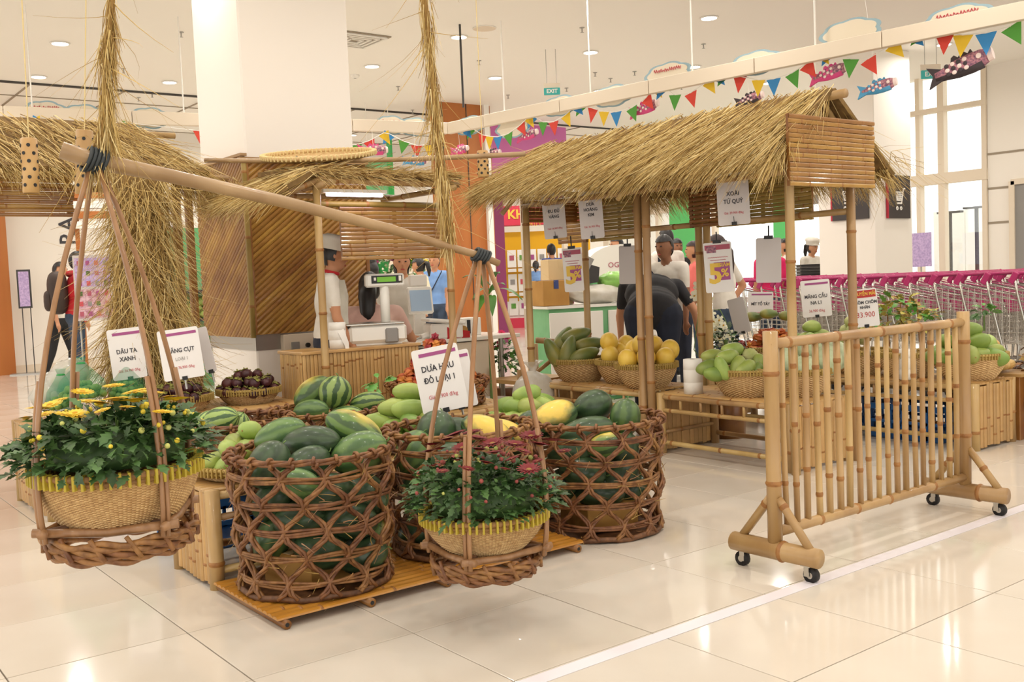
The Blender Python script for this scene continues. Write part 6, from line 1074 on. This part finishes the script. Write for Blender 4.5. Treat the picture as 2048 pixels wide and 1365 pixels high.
for tr, (X, Y0, cnt) in enumerate(((8.55, 3.3, 16), (9.35, 3.1, 20), (10.15, 3.3, 22))):
    for k in range(cnt):
        lab = 'pink-handled shopping cart, '+ORD[k]+' from the right in the '+['nearest', 'middle', 'farthest'][tr]+' row'; P = (X, Y0+.235*k, 0); r = (0, 0, -PI/2)
        if n == 0: o = cp; o.location = P; o.rotation_euler = r; tag(o, lab, 'cart', ['nearest', 'middle', 'farthest'][tr]+' cart row')
        else: dup(cp, P, r, lab, ['nearest', 'middle', 'farthest'][tr]+' cart row')
        n += 1
# stacked hand baskets
for i, (u, D, m) in enumerate(((1628, 14.2, 15), (1586, 14.4, 9))):
    q = DP(u, 560, D)
    for k in range(m):
        t = thing('hand_basket', 'black hand basket, '+ORD[m-1-k]+' from the top of the '+['taller', 'shorter'][i]+' stack behind the carts', 'basket', (q.x, q.y, .55+.045*k), -.7, 'stacked hand baskets '+str(i)); b = MB(); w, d, hh_ = .42, .3, .06; b.poly([(-w/2, -d/2, 0), (w/2, -d/2, 0), (w/2, d/2, 0), (-w/2, d/2, 0)], .035, (0, 0, 1)); b.obj('tub', M['dgrey'], t); b = MB(); b.box((0, 0, .037), (w+.03, d+.03, .012), bev=.003); b.obj('lip', M['black'], t)
    t = thing('basket_trolley', 'low trolley under the '+['taller', 'shorter'][i]+' stack of hand baskets', 'trolley', (q.x, q.y, 0), -.7); b = MB(); b.box((0, 0, .52), (.46, .34, .05)); b.obj('deck', M['dgrey'], t)
    for sx in (-1, 1):
        for sy_ in (-1, 1): b = MB(); b.tube([(sx*.2, sy_*.14, 0), (sx*.2, sy_*.14, .5)], .015, 6); b.obj('leg', M['steel'], t)
# cart pictograms on the right column
def cart_sign(c, w, h, rz, lab):
    t = thing('cart_pictogram', lab, 'sign', c, rz); b = MB(); b.box((0, 0, 0), (w, .02, h)); b.obj('board', M['sign_blk'], t); b = MB(); b.box((-w/2-.012, 0, 0), (.024, .024, h)); b.obj('red_edge', M['sign_red'], t); s = w*.42
    b = MB(); P = [(-.45*s, -.012, .28*s), (.32*s, -.012, .28*s), (.2*s, -.012, -.22*s), (-.33*s, -.012, -.22*s)]; b.tube(P, .013, 5, closed=True); b.tube([(.55*s, -.012, .5*s), (.4*s, -.012, .5*s), (.2*s, -.012, -.22*s), (.16*s, -.012, -.4*s), (-.34*s, -.012, -.4*s)], .013, 5)
    for f in (.25, .5, .75): b.tube([Vector(P[0]).lerp(Vector(P[1]), f), Vector(P[3]).lerp(Vector(P[2]), f)], .008, 4); b.tube([Vector(P[0]).lerp(Vector(P[3]), f), Vector(P[1]).lerp(Vector(P[2]), f)], .008, 4)
    b.obj('cart_symbol', M['white'], t)
    for x in (-.25, .1): b = MB(); b.tube([((x+.07*math.cos(a))*s*1.2, -.012, (-.58+.07*math.sin(a))*s*1.2) for a in [2*PI*m/12 for m in range(12)]], .010, 5, closed=True); b.obj('wheel_symbol', M['white'], t)
a, e = AX(1664, 352, 11.69), AX(1738, 440, 11.69); cart_sign(((11.69), (a.y+e.y)/2, (a.z+e.z)/2+.02), abs(a.y-e.y), a.z-e.z, -PI/2, 'dark sign with white shopping cart symbol behind the hut corner post'); a, e = AY(1775, 350, 7.45), AY(1820, 437, 7.45); cart_sign(((a.x+e.x)/2, 7.45, (a.z+e.z)/2), e.x-a.x, a.z-e.z, 0, 'dark sign with white shopping cart symbol right of the hut')
# yellow leaflet rack
q0, q1 = DP(1012, 640, 24.3), DP(1186, 640, 24.3); ax = (q1-q0); ax.z = 0; WR = ax.length; t = thing('leaflet_rack', 'tall yellow leaflet rack with a red header', 'rack', (q0.x, q0.y, 0), math.atan2(ax.y, ax.x)); zt_ = DP(1100, 462, 24.3).z; zh = DP(1060, 425, 24.3).z
b = MB(); b.box((WR/2, .15, zt_/2), (WR, .25, zt_)); b.obj('back_panel', M['yel'], t); b = MB(); b.box((WR/2, .05, (zt_+zh)/2+.15), (WR, .4, zh-zt_-.3+.3), bev=.01); hd = b.obj('header', M['redpink'], t); text('KHUYẾN MÃI', hd, (.14, -.16, (zt_+zh)/2+.17), .30, M['yel_ink'], RXU, 'LEFT', bold=.010, depth=.004); text('A E M U T', hd, (.7, -.16, (zt_+zh)/2-.08), .11, M['yel_ink'], RXU, depth=.004)
b = MB(); b.box((WR/2, .0, .12), (WR, .3, .24)); b.obj('plinth', M['redpink'], t); b = MB(); b.box((WR/2, .02, .44), (WR-.1, .03, .4)); b.obj('lower_panel', M['white'], t)
for r_ in range(3):
    z = zt_-.62-r_*.58; b = MB(); b.box((WR/2, -.01, z-.33), (WR-.1, .1, .03)); b.obj('shelf', M['yel'], t)
    for c_ in range(8): x = .2+c_*(WR-.4)/7; b = MB(); b.box((x, .0, z-.02), (.21, .02, .42), Matrix.Rotation(-.1, 3, 'X')); lf_ = b.obj('leaflet', M['white'], t); b = MB(); b.box((x, -.016, z), (.11, .006, .12), Matrix.Rotation(-.1, 3, 'X')); b.obj('picture', M[['rose_ink', 'leaf_b', 'purple', 'grey', 'redink'][(r_*3+c_) % 5]], lf_); b = MB(); b.box((x, -.07, z-.30), (.2, .01, .08)); b.obj('price_tab', M['white'], t)
# ---------------------------------------------------------------- cash desk behind the middle stall
kx, ky, kz = 4.99, 6.42, .755
t = thing('cash_desk', 'white cash desk right of the scale stall', 'desk', (kx, ky, 0)); b = MB(); b.box((-.55, .3, kz-.015), (1.1, .62, .03), bev=.004); b.obj('desk_top', M['white_gloss'], t); b = MB(); b.box((-.68, .3, kz/2-.02), (.8, .54, kz-.04)); b.obj('carcass', M['wall_warm'], t); b = MB(); b.box((-.92, .0, kz-.11), (.30, .1, .11)); dr = b.obj('cash_drawer', M['white'], t); b = MB(); b.box((-.92, -.03, kz-.08), (.26, .1, .05)); b.obj('drawer_tray', M['black'], dr); b = MB(); b.tube([(-.12, .1, 0), (-.12, .1, kz-.03)], .02, 8); b.obj('leg', M['steel'], t)
T0 = Vector((kx, ky, kz))
t = thing('cash_monitor', 'white cash register monitor tilted on its stand', 'monitor', T0+Vector((-.72, .33, 0)), -.35); b = MB(); b.box((0, .03, .30), (.2, .04, .22), Matrix.Rotation(-.25, 3, 'X'), bev=.01); b.obj('case', M['white_gloss'], t); b = MB(); b.box((-.0, .005, .30), (.165, .006, .17), Matrix.Rotation(-.25, 3, 'X')); b.obj('screen', M['screen'], t); b = MB(); b.box((0, .08, .13), (.09, .05, .24)); b.box((0, .06, .015), (.2, .18, .03)); b.obj('stand', M['white'], t); b = MB(); b.box((.0, .08, .46), (.14, .06, .09), bev=.006); b.obj('customer_display', M['white'], t)
t = thing('receipt_printer', 'white receipt printer in front of the monitor', 'printer', T0+Vector((-.66, .12, 0)), -.3); b = MB(); b.box((0, 0, .06), (.26, .22, .12), bev=.012); b.obj('body', M['white'], t); b = MB(); b.box((-.0, -.01, .135), (.3, .24, .03), Matrix.Rotation(.12, 3, 'Y'), bev=.01); b.obj('lid', M['white_gloss'], t)
t = thing('tape_dispenser', 'red tape dispenser on the cash desk', 'dispenser', T0+Vector((-.60, .02, 0)), -.2); b = MB(); b.poly([(-.09, -.025, 0), (.1, -.025, 0), (.1, -.025, .05), (.04, -.025, .06), (-.04, -.025, .03), (-.08, -.025, .09), (-.09, -.025, .09)], .05, (0, 1, 0)); b.obj('body', M['red'], t); b = MB(); b.tube([(.05, -.02, .06), (.05, .02, .06)], .035, 14); b.obj('tape_roll', M['cardboard'], t, True)
t = thing('hand_scanner', 'white barcode scanner lying on the cash desk', 'scanner', T0+Vector((-.86, .1, 0)), .3); b = MB(); capsule(b, (0, 0, .03), (.1, 0, .04), .02, .028); b.obj('scanner_head', M['white'], t, True); b = MB(); b.tube([(0, 0, .02), (-.05, .02, .01), (-.1, .03, .005)], .004, 5); b.obj('cable', M['grey'], t)
t = thing('file_box', 'white slotted box on the right part of the cash desk', 'box', T0+Vector((-.30, .30, 0)), -.2); b = MB(); b.box((0, 0, .07), (.16, .18, .14), bev=.004); b.obj('body', M['white'], t); b = MB(); b.box((-.03, -.092, .07), (.03, .004, .11)); b.obj('slot', M['black'], t)
# potted dracaena behind the desk
q = DP(975, 600, 7.7); t = thing('potted_plant', 'leafy green plant with long arching leaves behind the cash desk', 'plant', (q.x, q.y, 0)); b = MB(); b.lathe([(0, 0), (.13, 0), (.16, .26), (.17, .28), (.15, .28), (.14, .25), (0, .25)], 18, cap=False); b.obj('pot', M['white'], t, True); b = MB(); b.tube([(0, 0, .24), (.01, 0, 1.05)], .012, 6); b.obj('cane', M['stem'], t)
for k, (u, v, u2, v2) in enumerate([(985, 590, 1045, 600), (980, 590, 945, 600), (985, 600, 985, 632), (975, 600, 955, 628), (980, 580, 925, 555), (985, 575, 1000, 548), (978, 598, 1010, 570), (970, 590, 950, 552)]):
    a = DP(u, v-10, 7.7)-Vector((q.x, q.y, 0)); e = DP(u2, v2, 7.55+.05*(k % 3))-Vector((q.x, q.y, 0)); m = (a+e)/2+Vector((0, 0, .09)); V = []; d = (e-a).cross(Vector((0, 0, 1)))
    d = (d.normalized() if d.length > .01 else RT)
    if k in (2, 3): d = RT.copy()
    for s in range(8): f = s/7; p = a*(1-f)**2+2*f*(1-f)*m+e*f*f; w = .034*math.sin(PI*min(.97, f*.9+.08)); V += [p+d*w, p-Vector((0, 0, .006)), p-d*w]
    b = MB(); b.add(V, [(3*i+c, 3*i+c+1, 3*i+c+4, 3*i+c+3) for i in range(7) for c in (0, 1)]); b.obj('leaf', M['leaf_b'], t, True)
# bamboo hand rail, bag and red flowers beside the desk
q = G(1012, 800, 0.0); t = thing('bamboo_chair', 'bamboo chair frame with a round arm beside the white desk', 'chair', (5.02, 6.08, 0)); 
for i, (p0, p1, r) in enumerate([((.1, -.1, 0), (.1, -.1, .66), .02), ((-.35, -.05, 0), (-.35, -.05, .5), .02), ((.18, -.12, .67), (-.12, .02, .71), .024), ((.1, -.1, .64), (-.35, -.05, .38), .016), ((.1, .3, 0), (.1, .3, .66), .02), ((-.35, .3, 0), (-.35, .3, .5), .02)]): b = MB(); bam(b, p0, p1, r, .3, 400+i); b.obj(['leg', 'leg', 'arm', 'brace', 'leg', 'leg'][i], BM, t, True)
b = MB(); b.box((-.12, .12, .4), (.5, .42, .03)); b.obj('seat', M['slat_p'], t)
q = DP(1000, 790, 6.9); t = thing('plastic_bag', 'knotted translucent white plastic bag full of foam nets', 'bag', (4.72, 5.93, .0)); b = MB(); b.ell((0, 0, .24), (.19, .16, .25), 22, 16, fn=lambda p: tuple(Vector(p)*(1+.07*math.sin(7*p.x+5*p.z)*math.cos(6*p.y+3*p.z)))); b.obj('bag', M['bagwhite'], t, True); b = MB(); b.lathe([(.05, .46), (.025, .5), (.05, .54), (.09, .57)], 12, cap=False); b.obj('knot', M['plastic'], t, True)
q = DP(1000, 705, 8.3); t = thing('potted_flowers', 'small potted plant with red flowers behind the plastic bag', 'plant', (q.x, q.y, 0)); b = MB(); b.lathe([(0, 0), (.1, 0), (.13, .3), (0, .3)], 14, cap=False); b.obj('pot', M['slat_d'], t, True); foliage('foliage', t, 160, .13, .2, .5, .07, [M['leaf'], M['leaf_b']], 66); b = MB(); b.tube([(0, 0, .28), (0, 0, .6)], .02, 6); b.obj('stem', M['stem'], t)
for k in range(9): place('flower', daisy_mesh(.035, 9, [M['hotpink'], M['red']]), t, (rnd.uniform(-.13, .13), rnd.uniform(-.1, .1), rnd.uniform(.62, .76)), (rnd.uniform(-.8, .8), rnd.uniform(-.8, .8), 0))
# white cabinet with boxes behind the hut
P = Vector((5.95, 7.2, 0)); t = thing('white_cabinet', 'low white cabinet with two doors behind the hut', 'cabinet', P, -.25); b = MB(); b.box((.62, .25, .45), (1.24, .5, .9), bev=.006); b.obj('body', M['green_poster'], t)
for k in (0, 1): b = MB(); b.box((.3+.62*k-.02, -.01, .45), (.56, .02, .82), bev=.004); dr = b.obj('cabinet_door', M['white'], t); b = MB(); b.box((.52+.62*k-.02, -.028, .55), (.016, .014, .09)); b.obj('handle', M['steel'], dr)
b = MB(); b.box((.62, .25, .91), (1.28, .54, .025)); b.obj('cabinet_top', M['white_gloss'], t)
Mc = Matrix.Translation(P) @ Matrix.Rotation(-.25, 4, 'Z')
def cbox(lab, l, s, mk, tape=None, rz=-.25):
    t = thing('cardboard_box', lab, 'box', Mc @ Vector(l), rz); b = MB(); b.box((0, 0, s[2]/2), s, bev=.004); b.obj('carton', M[mk], t); b = MB(); b.box((0, 0, s[2]), (s[0]+.004, .04 if tape is None else .05, .006)); b.box((0, -s[1]/2-.001, s[2]-.04), (.05, .004, .08)); b.obj('packing_tape', M[tape or 'cardboard_l'], t); return t
cbox('brown carton with blue tape on the white cabinet', (.12, .2, .925), (.27, .26, .24), 'cardboard', 'blue_tape'); cbox('pale carton standing behind the brown one', (.3, .42, .925), (.26, .18, .44), 'cardboard_l')
t = thing('bag_of_bags', 'bundle of clear plastic bags lying on the white cabinet', 'bag', Mc @ Vector((.62, .2, .925)), -.25); b = MB(); b.ell((0, 0, .09), (.32, .2, .1), 22, 12, fn=lambda p: tuple(Vector(p)*(1+.12*math.sin(6*p.x+5*p.z)*math.cos(5*p.y)))); b.obj('film', M['bagwhite'], t, True); b = MB(); b.ell((.22, -.02, .07), (.12, .13, .07), 14, 9); b.obj('loose_fold', M['plastic'], t, True)
t = thing('green_bag', 'light green plastic bag on top of the bundle', 'bag', Mc @ Vector((.86, .16, 1.06)), -.25); b = MB(); b.ell((0, 0, .07), (.24, .16, .1), 22, 12, fn=lambda p: tuple(Vector(p)*(1+.16*math.sin(7*p.x+5*p.z)*math.cos(6*p.y)))); b.obj('film', M['baggreen'], t, True); b = MB(); b.ell((.14, -.04, -.03), (.1, .1, .06), 12, 8); b.obj('loose_fold', M['baggreen'], t, True)
t = thing('black_binder', 'black box file standing on the cabinet', 'file', Mc @ Vector((.52, .20, 1.10)), -.55); t.scale = (.78, .78, .78); b = MB(); b.poly([(-.12, -.1, 0), (.12, -.1, .04), (.14, -.1, .22), (.02, -.1, .26), (-.12, -.1, .40)], .2, (0, 1, 0)); b.obj('case', M['dgrey'], t); b = MB(); b.box((.0, -.11, .28), (.09, .01, .14), Matrix.Rotation(.5, 3, 'Y')); b.obj('grey_flap', M['grey'], t)
q = DP(1245, 610, 11.2); t = thing('kiosk', 'white round-topped kiosk counter behind the hut', 'kiosk', (q.x, q.y, 0), -.45); pts = [(-.42, 0, 0), (.42, 0, 0), (.42, 0, 1.25)]+[(.42*math.cos(a), 0, 1.25+.28*math.sin(a)) for a in [PI*m/12 for m in range(1, 12)]]+[(-.42, 0, 1.25)]; b = MB(); b.poly(pts, .5, (0, 1, 0)); b.obj('body', M['white'], t); b = MB(); b.box((0, -.01, 1.1), (.9, .03, .04)); b.obj('ledge', M['green_poster'], t); text('OGETE', t, (-.02, -.006, 1.30), .085, M['rose_ink'], RXU)
# white orchid by the hut
q = DP(1400, 720, 7.0); t = thing('orchid', 'white moth orchid with arching flower spikes beside the hut', 'orchid', (5.62, 4.92, .0)); O0 = Vector((5.62, 4.92, 0)); b = MB(); b.lathe([(0, 0), (.12, 0), (.15, .4), (0, .4)], 14, cap=False); b.obj('pot', M['slat_d'], t, True)
ob = MB()
for k in range(5):
    a = 2*PI*k/5; R = Matrix.Rotation(a, 3, 'Z'); w = .55 if k in (0, 2, 3) else .75; ob.add([R @ Vector(p) for p in ((0, 0, 0), (.4, -w*.5, .1), (.85, -w*.45, .08), (1, 0, .02), (.85, w*.45, .08), (.4, w*.5, .1))], [(0, 1, 2, 3, 4, 5)])
ob.ell((.1, 0, .1), (.2, .15, .12), 6, 5, mi=1); om = ob.mesh('flower', [M['orchid'], M['yellow_disc']])
for s_, pts in enumerate(([(1388, 700), (1395, 640), (1400, 590), (1395, 580), (1412, 600), (1425, 640)], [(1405, 690), (1420, 620), (1440, 620), (1455, 650), (1465, 680)])):
    P_ = [DP(u, v, 7.55-.05*i)-O0 for i, (u, v) in enumerate(pts)]; b = MB(); b.tube([Vector((0, 0, .4))]+P_, .004, 5); b.obj('flower_spike', M['stem'], t, True)
for k, (u, v) in enumerate([(1398, 585), (1390, 592), (1408, 592), (1402, 606), (1415, 612), (1405, 625), (1422, 628), (1412, 640), (1428, 645), (1438, 640), (1446, 652), (1432, 660), (1420, 655), (1450, 665), (1460, 670), (1440, 676), (1428, 672), (1466, 685), (1456, 688), (1410, 575), (1396, 572), (1418, 598), (1445, 690)]):
    p = DP(u, v, 7.5-.012*(k % 7))-O0; o = place('flower', om, t, p); o.matrix_local = Matrix.Translation(p) @ axis_mat(-FW+Vector((rnd.gauss(0, .3), rnd.gauss(0, .3), rnd.gauss(0, .3))), rnd.uniform(0, 6)).to_4x4() @ Matrix.Scale(.043, 4)
for k in range(7):
    a = k*.9; b = MB(); V = []
    for s in range(6): f = s/5; p = Vector((math.cos(a)*.25*f, math.sin(a)*.25*f, .42+.22*f-.12*f*f)); w = .06*math.sin(PI*(f*.85+.1)); d = Vector((-math.sin(a), math.cos(a), 0))*w; V += [p+d, p-d]
    b.add(V, [(2*i, 2*i+1, 2*i+3, 2*i+2) for i in range(5)]); b.obj('leaf', M['leaf_d'], t, True)
t = thing('potted_shrub', 'small dark green potted shrub with red berries behind the tall paper roll', 'plant', (5.55, 4.75, 0)); b = MB(); b.lathe([(0, 0), (.12, 0), (.14, .36), (0, .36)], 14, cap=False); b.obj('pot', M['slat_d'], t, True); foliage('foliage', t, 260, .13, .30, .5, .06, [M['leaf'], M['leaf_d'], M['leaf2']], 67); b = MB(); b.tube([(0, 0, .34), (0, 0, .7)], .015, 6); b.obj('stem', M['stem'], t)
# ---------------------------------------------------------------- flower department far behind the middle stall
q0 = DP(700, 600, 15.2); q1 = DP(880, 600, 15.2); t = thing('flower_shelf', 'tiered shelf of yellow and white flowers behind the cash desk', 'shelf', (q0.x, q0.y, 0), math.atan2(q1.y-q0.y, q1.x-q0.x)); LW = (q1-q0).length
for k, z in enumerate((.5, .95, 1.35)): b = MB(); b.box((LW/2, .3+.2*k, z), (LW, .4, .03)); b.obj('shelf_board', M['white'], t)
b = MB(); b.box((LW/2, 1.0, 1.0), (LW, .04, 2.0)); b.obj('back_panel', M['wall_warm'], t)
def clump(u, v, D, r, mats, lab, sd, n=90, s=.09): t = thing('flower_bunch', lab, 'flowers', DP(u, v, D)); tag(foliage('foliage', t, n, r, r*.9, 0, s, [M[m] for m in mats], sd), kind='stuff'); b = MB(); b.lathe([(0, -.25), (r*.6, -.25), (r*.75, -.03), (0, -.02)], 10, cap=False); b.obj('pot', M['green_dk'], t)
dm('mauve', 'A8406A', .6)
for k, (u, v, r, ms_, nm) in enumerate([(714, 540, .14, ('leaf_b', 'stem'), 'grassy green plant at the left of the shelf'), (718, 522, .12, ('flag_y', 'yellow_petal'), 'yellow flowers at the top left of the shelf'), (712, 580, .15, ('flag_y', 'yellow_petal', 'leaf_b'), 'yellow flowers low at the left'), (742, 518, .11, ('red_petal', 'mauve', 'leaf2'), 'dark red orchids above the pink top'), (765, 520, .12, ('orchid', 'mauve', 'leaf2'), 'white and mauve orchids on the top shelf'), (775, 545, .13, ('orchid', 'leaf2', 'leaf'), 'white flowers in the middle'), (838, 530, .12, ('leaf_b', 'flag_y', 'leaf'), 'green and yellow bunch right of the grey shirt'), (832, 560, .13, ('leaf', 'orchid', 'leaf2'), 'pale flowers beside the ponytail girl'), (838, 582, .12, ('yellow_petal', 'leaf_b'), 'bright yellow bunch in front of the ponytail girl'), (725, 610, .14, ('leaf_b', 'leaf'), 'green plants low behind the clerk')]): clump(u, v, 14.6, r, ms_, nm, 200+k)
for k, (u0, u1, v0, v1, D, mk, lab) in enumerate([(690, 786, 325, 395, 15.6, 'green_poster', 'large pale green poster high on the back wall'), (772, 788, 245, 400, 15.5, 'green_dk', 'narrow dark green banner beside the pale green poster')]):
    a, e = DP(u0, v0, D), DP(u1, v1, D); t = thing('wall_poster', lab, 'poster', ((a.x+e.x)/2, (a.y+e.y)/2, (a.z+e.z)/2), math.atan2(e.y-a.y, e.x-a.x)); w = (Vector((e.x, e.y))-Vector((a.x, a.y))).length; b = MB(); b.box((0, 0, 0), (w, .03, a.z-e.z)); b.obj('print', M[mk], t); b = MB(); b.tube([(0, 0, (a.z-e.z)/2), (0, 0, CZ-(a.z+e.z)/2)], .006, 5); b.obj('hanger', M['white'], t)
q = DP(900, 470, 12.6); t = thing('wall_notice', 'white notice board on the orange wall behind the right post', 'notice', (q.x, 13.15, q.z)); b = MB(); b.box((0, 0, .1), (.32, .03, .55)); b.obj('board', M['white'], t); b = MB(); b.box((0, -.018, .22), (.2, .006, .05)); b.obj('print', M['straw_l'], t)
q = DP(1110, 300, 15.4)
# ---------------------------------------------------------------- far left: floor sign, crate of melons, poster, shelf
q = G(58, 748, 0); t = thing('floor_sign', 'slim free-standing notice on thin legs by the white wall', 'sign', (q.x, q.y-.1, 0), -.35); z0, z1 = AY(48, 617, q.y).z, AY(45, 540, q.y).z; b = MB(); b.box((0, 0, (z0+z1)/2), (.20, .02, z1-z0)); b.obj('frame', M['dgrey'], t); b = MB(); b.box((0, -.014, (z0+z1)/2), (.15, .006, (z1-z0)*.9)); b.obj('notice', M['lilac'], t)
for s in (-.05, .07): b = MB(); b.tube([(s, 0, .02), (s, 0, z0)], .008, 6); b.obj('leg', M['dgrey'], t)
b = MB(); b.box((0, 0, .01), (.55, .3, .02)); b.obj('base', M['steel'], t)
q = G(0, 742, 0); t = thing('display_bin', 'black display bin of watermelons at the far left edge', 'bin', (q.x-.35, q.y-.2, 0)); b = MB(); b.box((0, 0, .38), (.9, .7, .76), bev=.01); b.obj('body', M['black'], t); b = MB(); b.box((0, 0, .79), (.96, .76, .06), bev=.008); b.obj('rim', M['dgrey'], t); heap(['watermelon_wm_dark', 'watermelon_wm_mid'], (q.x-.35, q.y-.2, .9), .36, 16, .22, 'watermelon in the black bin at the far left edge', 'watermelons in the bin', .8, 'watermelon', STEM, smin=1.2, smax=1.4)
a, e = DP(2, 450, 16.2), DP(14, 530, 16.2); t = thing('wall_picture', 'dark picture on the orange wall at the left edge', 'picture', ((a.x+e.x)/2-.3, a.y-.05, (a.z+e.z)/2)); b = MB(); b.box((0, 0, 0), (.8, .03, a.z-e.z)); b.obj('frame', M['dgrey'], t); b = MB(); b.box((0, -.017, 0), (.7, .006, (a.z-e.z)*.85)); b.obj('print', M['grey'], t)
a, e = DP(152, 512, 10.5), DP(222, 640, 10.5); t = thing('notice_board', 'lilac leaflet board with small pictures in front of the red jacket', 'board', ((a.x+e.x)/2, (a.y+e.y)/2, 0), -.35); w = .37; zc = (a.z+e.z)/2; hh2 = a.z-e.z; b = MB(); b.box((0, 0, zc), (w, .02, hh2)); b.obj('board', M['paper_g'], t); b = MB(); b.box((0, -.012, zc+hh2*.24), (w*.92, .006, hh2*.44)); b.obj('leaflet', M['lilac'], t); b = MB(); b.box((0, -.012, zc-hh2*.24), (w*.92, .006, hh2*.44)); b.obj('leaflet', dm('pinkish', 'DDB9C4', .5, 'B07A8C', 40), t)
for r_ in range(6):
    for c_ in range(4): b = MB(); b.box((-w*.34+c_*w*.225, -.017, zc+hh2*.38-r_*hh2*.155), (w*.1, .004, hh2*.07)); b.obj('picture', M[['rose_ink', 'grey', 'purple', 'leaf2', 'redink'][(r_+c_*2) % 5]], t)
for s in (-.15, .15): b = MB(); b.tube([(s, .02, 0), (s, .02, zc)], .01, 6); b.obj('leg', M['steel'], t)
b = MB(); b.box((0, .02, .01), (.5, .3, .02)); b.obj('base', M['steel'], t)
q = DP(205, 400, 14.5); t = thing('wall_shelf', 'white and orange slatted hanging sign frame behind the hay post', 'shelf', (q.x, q.y, 0), -.2)
for k in range(6): z = DP(205, 350+k*20, 14.5).z; b = MB(); b.box((0, 0, z), (.8, .12, .1)); b.obj('slat_board', M['white'] if k % 2 else M['orange_wall'], t)
for s in (-.36, .36): b = MB(); b.box((s, .08, 1.6), (.06, .06, 3.2)); b.obj('upright', M['orange_wall'], t)
q = DP(400, 560, 12.5); t = thing('produce_shelf', 'green produce shelf glimpsed between the hay post and the column', 'shelf', (q.x, q.y, 0), -.2); b = MB(); b.box((0, .2, 1.0), (.9, .05, 2.0)); b.obj('back_panel', M['green_poster'], t)
for k, z in enumerate((.5, .85, 1.2)): b = MB(); b.box((0, 0, z), (.9, .4, .04)); b.obj('shelf_board', M['dgrey'], t)
heap(['lime', 'mango'], (q.x, q.y, .92), .2, 30, .1, 'green fruit on the produce shelf beside the column', 'shelf fruit', .6, 'fruit', cat='fruit', smin=1.2, smax=1.6)
